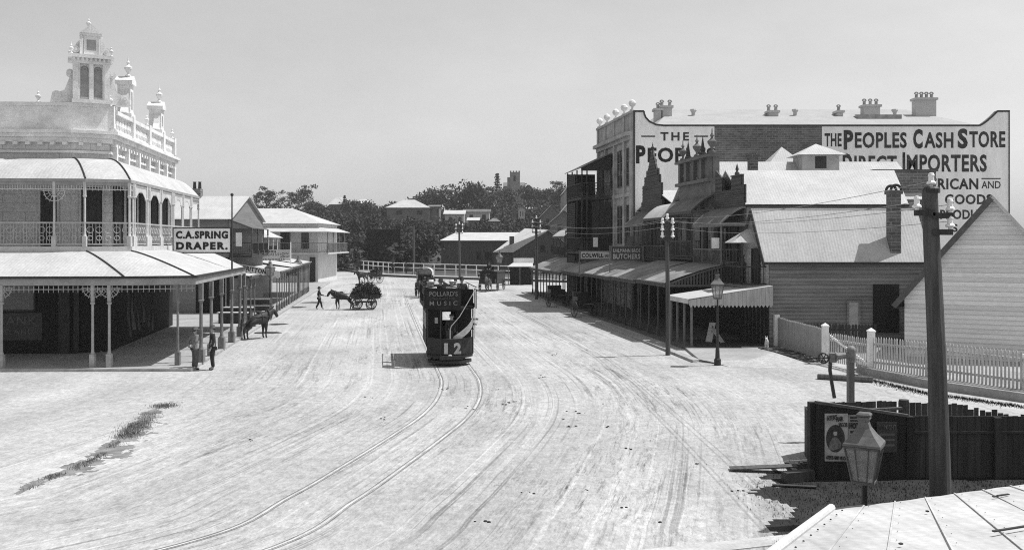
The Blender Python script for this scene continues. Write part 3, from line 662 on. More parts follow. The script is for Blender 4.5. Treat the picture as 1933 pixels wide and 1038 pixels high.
# ------------------------------------------------------------------ street awnings (both sides)
def street_awning(side, Y0, Y1, z_in, z_out, label, m, power=1.0, step=2.2, valance=None, infill=False, postm=None, depth=None, overhang=.25, r=.05, group=None, endtrim=None):
    K = LK if side < 0 else RK; Fc = LF if side < 0 else RF; s = -side
    ys = [Y0, (Y0 + Y1) / 2, Y1]
    inn = [((Fc(y) if depth is None else K(y) - s * depth), y) for y in ys]; out = [(K(y) + s * overhang, y) for y in ys]
    t = thing('shop_awning', label, 'awning', (K(Y0), Y0, .11), group)
    put('awning_roof', curved_roof(inn, out, z_in, z_out, power, 8), m, t)
    fm = MB(); fm.prism([(out[0][0], Y0, z_out - .22), (out[2][0], Y1, z_out - .22), (out[2][0] - s * .06, Y1, z_out - .22), (out[0][0] - s * .06, Y0, z_out - .22)], (0, 0, .185))
    fm.tube((out[0][0] + s * .05, Y0, z_out - .02), (out[2][0] + s * .05, Y1, z_out - .02), .06, .06, 6)
    put('fascia', fm, postm or POSTPAINT, t)
    n = max(1, round((Y1 - Y0 - .3) / step))
    for i in range(n + 1):
        y = Y0 + .15 + (Y1 - Y0 - .3) * i / n
        verandah_post((K(y), y), .11, z_out - .05, postm or POSTPAINT, t, r)
    # rafters
    rm = MB()
    for i in range(int((Y1 - Y0) / 1.2) + 1):
        y = Y0 + .1 + i * 1.2
        if y < Y1: rm.bar((Fc(y) if depth is None else K(y) - s * depth, y, z_in - .16), (K(y), y, z_out - .12), .06, .1)
    put('rafters', rm, DARK, t)
    x0 = inn[0][0]; x1 = K(Y0)
    if infill:
        im = MB(); k = 26
        for i in range(k):
            q = (i + .5) / k; x = x0 + (x1 - x0) * q; z = z_in - (z_in - z_out) * q ** power - .06
            if z > z_out - .1 + .05: im.box(x - .035, x + .035, Y0 + .02, Y0 + .045, z_out - .12, z)
        im.bar((x0, Y0 + .03, z_out - .14), (x1, Y0 + .03, z_out - .14), .06, .12)
        p = [(x0 + (x1 - x0) * i / 10, Y0 + .03, z_in - (z_in - z_out) * (i / 10) ** power - .07) for i in range(11)]
        for a, b in zip(p[:-1], p[1:]): im.bar(a, b, .06, .1)
        put('end_slats', im, MIDTIMBER, t)
    return t
# ------------------------------------------------------------------ grey gabled shop beyond the drapery
def slab(mb, a, b, c, d, th=.06):
    n = (Vector(b) - Vector(a)).cross(Vector(d) - Vector(a)).normalized()
    if n.z < 0: n = -n
    return mb.prism([a, b, c, d], -n * th)
def gable_x(mb, x0, x1, ya, yb, ze, zr, ov=.25):
    """roof with the ridge along x: two slopes facing -y and +y"""
    ym = (ya + yb) / 2; k = (zr - ze) / (ym - ya)
    slab(mb, (x0, ya - ov, ze - k * ov), (x1, ya - ov, ze - k * ov), (x1, ym, zr), (x0, ym, zr))
    slab(mb, (x0, ym + .001, zr), (x1, ym + .001, zr), (x1, yb + ov, ze - k * ov), (x0, yb + ov, ze - k * ov)); return mb
b2 = thing('timber_shop', 'two storey grey timber shop with white iron roof behind the draper sign', 'building', (-20.7, 68, 0))
m = MB(); m.boards((-34, 68, 0), (1, 0, 0), (0, -1, 0), [(0, 4.2), (13.3, 4.2), (13.3, 7.1), (0, 7.1)], .25); m.box(-34, -20.7, 68.01, 77, 0, 7.1); put('wall', m, mat('blue_grey_boards', .22, .2, 1.2, .85, stretch=(.25, .25, 3)), b2)
put('roof', gable_x(MB(), -34.3, -20.5, 68, 77, 7.1, 8.9), IRON_X, b2)
m = MB(); m.box(-24.9, -24.2, 72, 72.6, 8.5, 9.45); put('gable', MB().prism([(-20.72, 68.02, 7.09), (-20.72, 76.98, 7.09), (-20.72, 72.5, 8.85)], (-.1, 0, 0)), mat('blue_grey_boards', .22), b2); c1 = put('chimney', m, BRICK, b2)
for x in (-24.75, -24.35): put('chimney_pot', MB().lathe((x, 72.3, 9.45), [(.14, 0), (.11, .5), (.15, .55)], 8), BLACKIRON, c1)
m = MB(); slab(m, (-20.7, 67.7, 7.0), (-18.95, 67.7, 6.35), (-20.2, 77, 6.35), (-22, 77, 7.0)); put('verandah_roof', m, IRON_DARK, b2)
m = MB(); m.prism([(-20.69, 67.8, 6.3), (-19.05, 67.8, 6.3), (-20.69, 67.8, 6.9)], (0, .05, 0)); put('verandah_gable', m, mat('blue_grey_boards', .22), b2)
m = MB(); m.prism([(-20.7, 67.75, 4.2), (-19.0, 67.75, 4.2), (-20.25, 77, 4.2), (-21.95, 77, 4.2)], (0, 0, .15)); put('balcony_floor', m, DARK, b2)
for x, y in ((-19.05, 67.85), (-19.45, 71), (-19.85, 74), (-20.2, 76.7)): verandah_post((x, y), 4.35, 6.35, MIDTIMBER, b2, .05)
m = MB(); f_ = Fr((-20.7, 67.85, 0), (1, 0)); baluster_rail(m, f_, 1.65, 4.4, 5.3, 0, .16, False); f_ = Fr((-19.05, 67.85, 0), (-1.15, 8.85)); baluster_rail(m, f_, 8.9, 4.4, 5.3, 0, .16, False); put('railing', m, DARK, b2)
put('notice', MB().box(-20.2, -19.75, 67.79, 67.81, 5.0, 6.0), WHITE, b2)
m = MB(); m.prism([(-23.2, 68.0, 0), (-20.7, 68.0, 0), (-22.0, 77, 0), (-24.4, 77, 0)], (0, 0, 4.19)); put('shop_front', m, DARKER, b2)
m = MB()
for t_ in (.8, 1.9): m.box(-22.9 + t_, -22.9 + t_ + .07, 67.9, 67.98, .11, 3.4)
put('pilaster', m, mat('dull_cream_paint', .3), b2)
# second verandah house further along
b3 = thing('timber_shop', 'small hip roofed shop with a railed upper verandah, beyond the grey shop', 'building', (-23, 86, 0))
m = MB(); m.box(-36, LF(86) + .4, 86.5, 97, 0, 6.2); put('wall', m, mat('dull_cream_paint', .3), b3)
m = MB(); zt = 7.6
for q in ([(-37, 85.2, 5.75), (-22.2, 85.2, 5.75), (-26, 90, zt), (-33, 90, zt)], [(-22.2, 85.2, 5.75), (-24.2, 98, 5.75), (-27.5, 93, zt), (-26, 90, zt)], [(-24.2, 98, 5.75), (-37, 98, 5.75), (-33, 93, zt), (-27.5, 93, zt)]): slab(m, *q)
put('roof', m, IRON_X, b3)
for x, y in ((-22.5, 85.5), (-24.6, 85.5), (-26.8, 85.5), (-23.1, 89.5), (-23.7, 93.5)): verandah_post((x, y), 4.1, 5.7, OFFWHITE, b3, .08)
m = MB(); baluster_rail(m, Fr((-30, 85.5, 0), (1, 0)), 7.5, 4.1, 5.0, 0, .2, False); baluster_rail(m, Fr((-22.5, 85.5, 0), (-1.2, 8)), 8, 4.1, 5.0, 0, .2, False); put('railing', m, DARK, b3)
f_ = Fr((-36, 86.5, 0), (1, 0)); f_.door(b3, 8, 9, 4.1, 5.5); f_.window(b3, 9.8, 10.3, 4.3, 5.4)
m = MB(); m.prism([(-36, 85.3, 3.95), (-22.4, 85.3, 3.95), (-23.8, 97, 3.95), (-36, 97, 3.95)], (0, 0, .14)); put('balcony_floor', m, DARK, b3)
m = MB(); m.prism([(-33, 97.6, 0), (LF(97.6), 97.6, 0), (LF(112), 112, 0), (-33, 112, 0)], (0, 0, 4.4)); b4 = thing('store_shed', 'low dark shop block behind the farther left awnings', 'building', (LF(98), 98, 0)); put('wall', m, mat('dull_brown_paint', .045, .3), b4)
m = MB(); slab(m, (-33, 97.4, 4.5), (LF(97.4) + .4, 97.4, 4.42), (LF(112) + .4, 112, 4.42), (-33, 112, 4.5)); put('roof', m, IRON_X, b4); Fr((LF(98), 98, 0), (LF(112) - LF(98), 14), None).door(b4, 4, 5.2, 0.12, 2.4)
street_awning(-1, 53.9, 57.5, 3.75, 3.35, 'short pale awning next to the drapery corner awning', IRON_Y, 1.0, 1.6, group='left street awnings')
ta = street_awning(-1, 69, 77.6, 3.85, 3.12, 'left street awning with scalloped TRITTON end board', IRON_Y, 1.0, 1.7, group='left street awnings', r=.045)
x0, x1 = -20.5, LK(69) + .25; z0, z1 = 3.74, 3.13; m = MB(); poly = [(x0, 68.9, z0), (x1, 68.9, z1)]
n = 9
for i in range(n):       # scallops along the lower edge
    for j in range(7):
        q = 1 - (i + j / 6) / n; x = x0 + (x1 - x0) * q; poly.append((x, 68.9, z0 + (z1 - z0) * q - .42 - .13 * math.sin(math.pi * j / 6)))
m.prism(poly, (0, .03, 0)); va = put('valance', m, mat('valance_paint', .70, .2), ta)
ax = Vector((x1 - x0, 0, z1 - z0)).normalized(); c = Vector((x0 + (x1 - x0) * .42, 68.895, z0 + (z1 - z0) * .42 - .24)); text('lettering', 'TRITTON', c, ax, (-ax.z, 0, ax.x), 1.75, .32, LETTER, va, .03)
street_awning(-1, 77.9, 86.4, 4.1, 3.2, 'second long flat awning on the left, beyond the TRITTON awning', IRON_Y, 1.0, 1.4, group='left street awnings', r=.045)
street_awning(-1, 86.8, 97.0, 4.2, 3.25, 'farthest flat awning on the left street side', IRON_Y, 1.0, 1.4, group='left street awnings', r=.045)
es = thing('agent_sign', 'pale estate agent board on poles above the flat left awnings', 'sign', (-20.7, 80, 3.5))
put('board', MB().box(-22.3, -19.15, 80.0, 80.05, 3.72, 4.66), OFFWHITE, es)
text('lettering', 'LAND ESTATE &', (-21.2, 79.998, 4.48), (1, 0, 0), (0, 0, 1), 1.7, .2, LETTER_FADED, es, .02)
text('lettering', 'COMMISSION', (-20.6, 79.998, 4.22), (1, 0, .08), (-.08, 0, 1), 2.6, .22, LETTER_FADED, es, 0)
text('lettering', 'AGENT', (-19.6, 79.998, 4.05), (1, 0, 0), (0, 0, 1), .8, .14, LETTER_FADED, es, .02)
text('lettering', 'AUCTIONEER', (-20.7, 79.998, 3.82), (1, 0, 0), (0, 0, 1), 2.2, .15, LETTER_FADED, es, .02)
for x in (-22.35, -19.12): put('pole', MB().tube((x, 80.1, 3.4), (x, 80.1, 5.3 if x > -20 else 4.8), .05, .05, 6), WHITE, es)
# ------------------------------------------------------------------ two-storey hotel at the far left corner
h = thing('hotel', 'white two storey hotel with hipped iron roof and long upper verandah', 'building', (-25.3, 121, 0))
m = MB(); m.box(-48, -25.3, 121, 134, 0, 7.7); put('wall', m, mat('hotel_limewash', .62, .12, .8), h)
m = MB(); e = .5; X0, X1, Y0, Y1, ze, zr = -48, -25.3 + e, 121 - e, 134 + e, 7.72, 9.9; ym = 127.5
slab(m, (X0, Y0, ze), (X1, Y0, ze), (-30.2, ym, zr), (X0 + 5, ym, zr)); slab(m, (X1, Y0, ze), (X1, Y1, ze), (-30.2, ym, zr), (-30.2, ym - .01, zr)); slab(m, (X1, Y1, ze), (X0, Y1, ze), (X0 + 5, ym, zr), (-30.2, ym, zr)); put('roof', m, IRON_X, h)
m = MB(); slab(m, (-48, 118.8, 6.62), (-23.4, 118.8, 6.62), (-25.3, 120.99, 7.25), (-48, 120.99, 7.25)); slab(m, (-23.4, 118.8, 6.62), (-23.4, 134, 6.62), (-25.3, 134, 7.25), (-25.3, 120.99, 7.25)); put('verandah_roof', m, IRON_X, h)
m = MB(); m.box(-48, -23.6, 119, 120.99, 3.72, 3.9); m.box(-25.29, -23.6, 121, 134, 3.72, 3.9); put('balcony_floor', m, OFFWHITE, h)
m = MB(); baluster_rail(m, Fr((-48, 119.1, 0), (1, 0)), 24.4, 3.92, 5.2, 0, .22, False, .02); baluster_rail(m, Fr((-23.65, 119.1, 0), (0, 1)), 14, 3.92, 5.2, 0, .22, False, .02); put('railing', m, POSTPAINT, h)
for x in (-23.7, -28.5, -33.2, -38, -43): verandah_post((x, 119.15), 3.9, 6.6, POSTPAINT, h, .07)
for y in (123, 127, 131): verandah_post((-23.7, y), 3.9, 6.6, POSTPAINT, h, .07)
f_ = Fr((-48, 121, 0), (1, 0)); f_.door(h, 48 - 30.1, 48 - 29.1, 3.9, 6.5, DARK, DARK); f_.window(h, 48 - 27.4, 48 - 26.6, 4.5, 6.4, DARK, GLASS); f_.door(h, 48 - 33.6, 48 - 32.5, 3.9, 6.5, DARK, DARK); f_.door(h, 48 - 26.3, 48 - 25.75, .12, 3.2, DARK, DARK)
f_.window(h, 48 - 29.3, 48 - 28, 1, 2.8, DARK, GLASS); f_.window(h, 48 - 33, 48 - 31.5, 1, 2.8, DARK, GLASS)
# ------------------------------------------------------------------ far left gate, rails and shelter
g = thing('gate_pillars', 'pair of white masonry gate pillars beyond the hotel', 'gate', (-32.5, 181, .1))
for x, y in ((-33.5, 181), (-31.6, 178)):
    p = put('pillar', MB().lathe((x, y, .1), [(.8, 0), (.8, .3), (.66, .31), (.66, 2.7), (.85, 2.75), (.85, 3.0), (.1, 3.4)], 4, math.pi / 4), WHITE, g)
put('gate_leaf', MB().bar((-33.0, 180.4, .5), (-32, 178.6, 1.9), .08).bar((-33.0, 180.4, 1.9), (-32, 178.6, .5), .08).bar((-33.0, 180.4, 1.2), (-32, 178.6, 1.2), .08), WHITE, g)
s = thing('shelter_shed', 'small pale roofed shelter behind the white gate pillars', 'shed', (-35, 205, 0))
m = MB(); slab(m, (-39, 203, 3.0), (-33.6, 203, 3.0), (-34.4, 206, 4.3), (-38.6, 206, 4.3)); slab(m, (-38.6, 206.01, 4.3), (-34.4, 206.01, 4.3), (-33.6, 209, 3.0), (-39, 209, 3.0)); put('roof', m, IRON_X, s); put('wall', MB().box(-38.7, -34, 203.4, 208.6, -.2, 3.0), DARK, s)
fp = [(-31, 178), (-29.2, 172), (-19.5, 153), (-8.6, 142), (-2, 134.5), (6, 129.5), (14, 124)]
fe = thing('rail_fence', 'long white two rail timber fence along the far cross street', 'fence', (-8.6, 142, .14))
m = MB(); rl = MB()
for a, b in zip(fp[:-1], fp[1:]):
    a = Vector((*a, .14)); b = Vector((*b, .14)); n = max(1, round((b - a).length / 2.6))
    for i in range(n): p = a.lerp(b, i / n); m.box(p.x - .07, p.x + .07, p.y - .07, p.y + .07, 0, 1.85)
    for z in (1.7, 1.0): rl.bar(a + Vector((0, -.1, z)), b + Vector((0, -.1, z)), .05, .14)
m.name = 0; put('posts', m, WHITE, fe); put('rails', rl, WHITE, fe)
gs = thing('white_gate', 'white four bar gate panel beside the gate pillars', 'gate', (-30, 174, .14))
m = MB()
for z in (.4, .8, 1.2, 1.6): m.bar((-31.3, 176.5, z + .14), (-28.9, 171.5, z + .14), .06, .2)
put('bars', m, WHITE, gs); put('stile', MB().bar((-31.3, 176.5, .2), (-31.3, 176.5, 1.95), .12).bar((-28.9, 171.5, .2), (-28.9, 171.5, 1.95), .12), WHITE, gs)
# ------------------------------------------------------------------ right-hand row: shared pieces
UR = Vector((-.143, 1, 0)).normalized()
def rfr(Y0, o=0): return Fr((RF(Y0), Y0, 0), UR, (-1, -.143, 0))
def foot(Y0, Y1, xb, z0, z1): return MB().prism([(RF(Y0), Y0, z0), (xb, Y0, z0), (xb, Y1, z0), (RF(Y1), Y1, z0)], (0, 0, z1 - z0))
def LY(Y0, Y1): return (Y1 - Y0) / UR.y
def hood(parent, Y0, Y1, d0, zf, zr, ze, zt, m, npost=4, slat=.16, postm=None, solid=False, power=1.6, endfill=True):
    d = d0 * .85; ys = [Y0, Y1]; inn = [(RF(y), y) for y in ys]; out = [(RF(y) - d, y) for y in ys]
    put('hood_roof', curved_roof(inn, out, zt, ze, power, 8), m, parent, smooth=False)
    pm = postm or MIDTIMBER
    f = MB(); f.prism([(out[0][0], Y0, ze - .2), (out[1][0], Y1, ze - .2), (out[1][0] + .06, Y1, ze - .2), (out[0][0] + .06, Y0, ze - .2)], (0, 0, .17)); f.bar((out[0][0], Y0 + .03, ze - .1), (inn[0][0], Y0 + .03, ze - .1), .07, .14)
    p = [(inn[0][0] - d * i / 8, Y0 + .03, zt - (zt - ze) * (i / 8) ** power - .05) for i in range(9)]
    for a, b in zip(p[:-1], p[1:]): f.bar(a, b, .06, .07)
    put('fascia', f, pm, parent)
    put('balcony_floor', MB().prism([(inn[0][0] - .001, Y0, zf - .15), (inn[1][0] - .001, Y1, zf - .15), (out[1][0], Y1, zf - .15), (out[0][0], Y0, zf - .15)], (0, 0, .15)), DARK, parent)
    for i in range(npost):
        y = Y0 + .06 + (Y1 - Y0 - .12) * i / (npost - 1); x = RF(y) - d + .06
        put('post', MB().bar((x, y, zf), (x, y, ze - .06), .085), pm, parent)
    r = MB(); fr = Fr((out[0][0] + .06, Y0, 0), UR); L = LY(Y0, Y1)
    if solid: fr.box(r, 0, L, zf + .1, zr, -.03, .02); Fr((inn[0][0] - d, Y0 + .05, 0), (1, 0)).box(r, 0, d, zf + .1, zr, -.03, .02)
    else: baluster_rail(r, fr, L, zf + .05, zr, 0, slat, False, .02); baluster_rail(r, Fr((out[0][0], Y0 + .05, 0), (1, 0)), d, zf + .05, zr, 0, slat, False, .02)
    put('railing', r, pm, parent)
# R1: the narrow weatherboard cottage shop nearest us
c1 = thing('timber_cottage', 'grey weatherboard cottage shop with steep pale iron roof beside the picket fence', 'building', (13, 47, 0))
xr = 20.9; ya, yb, yr = 46.9, 50.05, 48.45
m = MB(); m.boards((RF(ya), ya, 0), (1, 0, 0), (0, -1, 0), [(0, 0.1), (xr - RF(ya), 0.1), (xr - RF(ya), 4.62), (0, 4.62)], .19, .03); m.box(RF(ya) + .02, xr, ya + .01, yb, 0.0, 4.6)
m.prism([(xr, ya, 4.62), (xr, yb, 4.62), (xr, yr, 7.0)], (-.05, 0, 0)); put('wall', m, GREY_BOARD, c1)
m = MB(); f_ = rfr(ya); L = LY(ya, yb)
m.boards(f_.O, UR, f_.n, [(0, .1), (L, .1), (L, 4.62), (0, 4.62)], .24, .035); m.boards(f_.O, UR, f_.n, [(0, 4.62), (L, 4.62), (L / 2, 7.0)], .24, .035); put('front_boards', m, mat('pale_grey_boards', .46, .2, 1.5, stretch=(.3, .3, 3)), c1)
m = MB(); ov = .3; k = (7.05 - 4.64) / (yr - ya)
slab(m, (RF(ya) - ov, ya - .25, 4.64 - k * .25), (xr + .25, ya - .25, 4.64 - k * .25), (xr + .25, yr, 7.05), (RF(yr) - ov, yr, 7.05)); slab(m, (RF(yr) - ov, yr + .001, 7.05), (xr + .25, yr + .001, 7.05), (xr + .25, yb + .0, 4.64), (RF(yb) - ov, yb + .0, 4.64)); put('roof', m, IRON_X, c1)
m = MB(); m.bar((RF(ya) - ov - .03, ya - .25, 4.5 - k * .25), (RF(yr) - ov - .03, yr, 6.93), .05, .22); m.bar((RF(yr) - ov - .03, yr, 6.93), (RF(yb) - ov - .03, yb, 4.54), .05, .22); m.box(RF(ya) - ov, xr + .2, ya - .35, ya - .24, 4.2, 4.32); put('bargeboard', m, DARK, c1)
cx, cy = 19.45, 47.25
m = MB(); m.box(cx - .27, cx + .27, cy - .27, cy + .27, 4.7, 7.75); m.box(cx - .34, cx + .34, cy - .34, cy + .34, 7.752, 7.95); ch = put('chimney', m, mat('rendered_chimney', .15, .35, 2, .9, kind='brick'), c1)
put('chimney_hood', MB().ring((cx, cy - .3, 7.95), (0, 1, 0), .26, .07, 14, 6, -math.pi / 2, math.pi / 2).ring((cx, cy + .3, 7.95), (0, 1, 0), .26, .07, 14, 6, -math.pi / 2, math.pi / 2), BLACKIRON, ch)
f_ = Fr((RF(ya), ya, 0), (1, 0)); t0 = 18.25 - RF(ya)
put('barn_door', f_.box(MB(), t0, t0 + 1.3, .75, 3.2, .035, .08), mat('black_door', .02, .4, 3, stretch=(6, 6, .4)), c1)
f_.door(c1, t0 - 1.25, t0 - .75, .4, 2.3, mat('pale_grey_boards', .46), GREY_BOARD, .03)
ff = rfr(ya); ff.door(c1, 1.1, 1.9, 2.95, 4.9, DARK, DARK, .04)
put('shop_front', ff.box(MB(), 0, L, .11, 2.95, .04, .09), DARKER, c1)
m = MB()
for t_ in (.35, .8, 1.3, 1.8, 2.3, 2.8): ff.box(m, t_, t_ + .07, .11, 2.9, .092, .12)
put('pilaster', m, MIDTIMBER, c1)
m = MB(); zt = 6.0; ze = 5.3
for q in ([(RF(47.9) - 1.5, 47.7, ze), (RF(47.9) + .1, 47.7, ze), (RF(48) + .1, 48.5, zt), (RF(48) - .5, 48.5, zt)], [(RF(47.9) - 1.5, 49.6, ze), (RF(47.9) - 1.5, 47.7, ze), (RF(48) - .5, 48.5, zt), (RF(48) - .5, 48.8, zt)]): slab(m, *q, .04)
put('hood_roof', m, mat('striped_hood', .42, .3, 1.5, kind='corr_x'), c1)
m = MB(); m.prism([(RF(47.2) - 1.3, 47.2, 3.0), (RF(47.2) - .001, 47.2, 3.0), (RF(49.9) - .001, 49.9, 3.0), (RF(49.9) - 1.3, 49.9, 3.0)], (0, 0, .14)); put('balcony_floor', m, POSTPAINT, c1)
m = MB(); baluster_rail(m, Fr((RF(47.2) - 1.25, 47.25, 0), (1, 0)), 1.25, 3.15, 4.1, 0, .15, False, .018); baluster_rail(m, Fr((RF(47.2) - 1.25, 47.25, 0), UR), 2.7, 3.15, 4.1, 0, .15, False, .018); put('railing', m, BLACKIRON, c1)
for y in (47.3, 49.8): put('post', MB().bar((RF(y) - 1.22, y, 3.1), (RF(y) - 1.22, y, 5.3), .09), DARK, c1)
# R2: two-storey weatherboard shop with stepped parapet
c2 = thing('timber_shop', 'tall weatherboard shop with stepped parapet and large pale roof behind the cottage', 'building', (RF(50.1), 50.1, 0))
Y0, Y1, xb = 50.12, 54.7, 21.7; L = LY(Y0, Y1)
put('wall', foot(Y0 + .02, 56, xb, 0, 7.4), mat('slate_boards', .24, .2, 1), c2)
m = MB(); f_ = rfr(Y0 - .02); bo = f_.O
for p in ([(0, 4), (L, 4), (L, 8.25), (0, 8.25)], [(0, 8.25), (.35, 8.25), (.35, 8.45), (0, 8.45)], [(.35, 8.25), (1.85, 8.25), (1.85, 8.95), (.35, 8.95)], [(3.2, 8.25), (4.35, 8.25), (4.35, 9.5), (3.2, 8.9)]): m.boards(bo, UR, f_.n, p, .24, .035); m.prism([f_.P(a, b, -.02) for a, b in p], f_.n * -.1)
put('parapet', m, BROWN_BOARD, c2)
m = MB(); f_.box(m, .33, 1.87, 8.955, 9.03, -.12, .06); m.lathe(f_.P(1.1, 9.03, -.03), [(.14, 0), (.14, .1), (.05, .2), (.1, .3), (.01, .62)], 8); put('finial', m, BROWN_BOARD, c2)
m = MB(); slab(m, (RF(Y0) + .05, Y0 - .12, 7.36), (xb - .3, Y0 - .12, 7.36), (xb + .15, 53, 9.42), (RF(53) + .05, 53, 9.42)); slab(m, (RF(53) + .05, 53.001, 9.42), (xb + .15, 53.001, 9.42), (xb + .1, 56, 7.36), (RF(56) + .05, 56, 7.36)); put('roof', m, IRON_X, c2)
m = MB(); m.box(RF(Y0) + .1, xb - .3, Y0 - .2, Y0 - .09, 7.22, 7.33); put('gutter', m, BLACKIRON, c2)
hood(c2, 49.9, 54.4, 1.6, 4.0, 4.95, 6.35, 7.25, IRON_OLD, 4, solid=False, postm=POSTPAINT)
f_.door(c2, .8, 1.7, 4.0, 6.2, DARK, DARK, .04); f_.window(c2, 2.4, 3.6, 4.6, 6.1, DARK, GLASS, 1, 2, o=.04)
put('notice', MB().box(RF(51) - 1.62, RF(51) - 1.2, 50.2, 50.22, 4.98, 5.55), WHITE, c2)
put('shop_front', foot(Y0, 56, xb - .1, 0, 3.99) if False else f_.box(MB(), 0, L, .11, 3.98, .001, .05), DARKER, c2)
# R3: masonry pediment
c3 = thing('masonry_shop', 'weathered masonry shop front with urn topped pediment and pointed spikes', 'building', (RF(54.8), 54.8, 0))
Y0, Y1 = 54.75, 60.6; L = LY(Y0, Y1); f_ = rfr(Y0)
put('wall', foot(56.02, 62.5, 24.6, 0, 8.0), mat('slate_boards', .24), c3)
m = MB(); f_.box(m, 0, L, 0, 7.9, -.5, -.001); f_.box(m, 0, L, 7.9, 8.9, -.45, .12); f_.box(m, -.1, L + .1, 8.903, 9.1, -.5, .4); f_.box(m, .05, L - .05, 9.103, 10.35, -.4, .0)
for t in (.1, 1.5, 2.9, 4.3, 5.5): f_.box(m, t, t + .35, 9.105, 10.35, .002, .22); f_.box(m, t + .02, t + .3, 7.3, 7.898, .0, .2)
f_.box(m, -.1, L + .1, 10.352, 10.5, -.5, .42); f_.box(m, 0, L, 10.503, 10.62, -.35, .2); put('pediment', m, STUCCO_OLD, c3)
for t, s in ((.35, 1.05), (3.0, 1.0), (5.7, .95)):
    u = MB(); urn(u, f_.P(t, 10.62, -.05), s * 1.25); put('urn', u, STUCCO_OLD, c3)
for t in (2.1, 4.8): put('spike', MB().lathe(f_.P(t, 10.62, -.1), [(.3, 0), (.3, .15), (.22, .17), (.01, 1.2)], 4, .6), DARK, c3)
m = MB(); slab(m, (RF(56), 55.8, 7.9), (24.9, 55.8, 7.9), (24.5, 59, 10.42), (RF(59), 59, 10.42)); slab(m, (RF(59), 59.001, 10.42), (24.5, 59.001, 10.42), (24.9, 62.6, 7.9), (RF(62.6), 62.6, 7.9)); put('roof', m, IRON_X, c3)
hood(c3, 54.6, 59.5, 1.6, 4.4, 5.4, 7.2, 8.1, IRON_OLD, 6, .14)
f_.door(c3, 1, 2, 4.4, 6.8, DARK, DARK); f_.door(c3, 3.6, 4.6, 4.4, 6.8, DARK, DARK); put('shop_front', f_.box(MB(), 0, L, .11, 4.3, .001, .05), DARKER, c3)
m = MB(); m.box(14.55, 15.05, 56.7, 57.3, 9.0, 10.5); m.box(14.45, 15.15, 56.6, 57.4, 10.502, 10.75); put('chimney', m, BRICK_DARK, c3)
def lantern(x0, x1, y0, y1, z0, ze, zt):
    m = MB(); m.box(x0, x1, y0, y1, z0, ze); p = put('roof_lantern', m, mat('lantern_boards', .38, .2, 2), c3)
    q = MB(); xm, ym = (x0 + x1) / 2, (y0 + y1) / 2; o = .35; cs = [(x0 - o, y0 - o, ze), (x1 + o, y0 - o, ze), (x1 + o, y1 + o, ze), (x0 - o, y1 + o, ze)]
    q.add(cs + [(xm, ym, zt)], [(0, 1, 4), (1, 2, 4), (2, 3, 4), (3, 0, 4), (3, 2, 1, 0)]); put('lantern_roof', q, IRON_X, p)
    put('louvre', MB().box(xm - .35, xm + .35, y0 - .02, y0 - .004, z0 + (ze - z0) * .45, ze - .08), DARK, p)
lantern(18.0, 20.3, 57.5, 59.4, 9.2, 10.72, 11.5); lantern(17.5, 19.0, 62, 63.5, 9.5, 10.6, 11.75)
bk = thing('brick_gable', 'old brown brick block rising behind the pale roofs and telegraph pole', 'building', (24, 56, 0))
put('wall', MB().box(22.0, 25.75, 56.3, 66, 0, 9.6), BRICK, bk); put('coping', MB().box(21.9, 25.85, 56.2, 66.1, 9.602, 9.72), BRICK_DARK, bk)
# R3b + R4: plain shop and the spired gable
c4 = thing('timber_shop', 'dark timber shop with spired stepped gable before the white painted wall', 'building', (RF(61), 61, 0))
Y0, Y1 = 60.65, 71.5; L = LY(Y0, Y1); f_ = rfr(Y0)
put('wall', foot(62.6, Y1, 19, 0, 7.6), mat('slate_boards', .24), c4); put('front_wall', f_.box(MB(), 0, L, 0, 7.6, -.3, 0), BROWN_BOARD, c4)
m = MB(); q0 = 4.0
tiers = [(0, 5.2, 7.6, 8.3), (.25, 4.9, 8.3, 9.5), (.7, 4.4, 9.5, 10.1), (1.1, 3.9, 10.1, 10.55)]
for a, b, z0, z1 in tiers: m.boards(f_.O, UR, f_.n, [(q0 + a, z0), (q0 + b, z0), (q0 + b, z1), (q0 + a, z1)], .24, .035); m.prism([f_.P(q0 + a, z0, -.02), f_.P(q0 + b, z0, -.02), f_.P(q0 + b, z1, -.02), f_.P(q0 + a, z1, -.02)], f_.n * -.12)
m.boards(f_.O, UR, f_.n, [(q0 + 1.5, 10.55), (q0 + 3.5, 10.55), (q0 + 2.5, 12.0)], .24, .035); m.prism([f_.P(q0 + 1.5, 10.55, -.02), f_.P(q0 + 3.5, 10.55, -.02), f_.P(q0 + 2.5, 12.0, -.02)], f_.n * -.12)
put('stepped_gable', m, BROWN_BOARD, c4)
u = MB(); urn(u, f_.P(q0 + 2.5, 11.85, -.05), .6); put('finial', u, DARK, c4)
m = MB(); slab(m, (RF(61), 62, 7.7), (19, 62, 7.7), (19, 66, 9.0), (RF(66), 66, 9.0)); slab(m, (RF(66), 66.001, 9.0), (19, 66.001, 9.0), (19, 71.5, 7.7), (RF(71), 71.5, 7.7)); put('roof', m, IRON_X, c4)
hood(c4, 59.7, 64.6, 1.6, 4.2, 5.1, 6.95, 7.9, IRON_Y, 7, .14); hood(c4, 64.8, 69.4, 1.6, 4.2, 5.2, 6.6, 7.5, IRON_OLD, 5, solid=False)
m = MB()
for a in (65.6, 67.5): m.box(RF(a) - 1.66, RF(a) - .9, a, a + .03, 4.4, 5.75)
put('notice', m, POSTPAINT, c4)
for t in (.8, 2.6, 5, 6.6): f_.door(c4, t, t + 1, 4.2, 6.5, DARK, DARK)
put('shop_front', f_.box(MB(), 0, L, .11, 4.1, .001, .05), DARKER, c4)
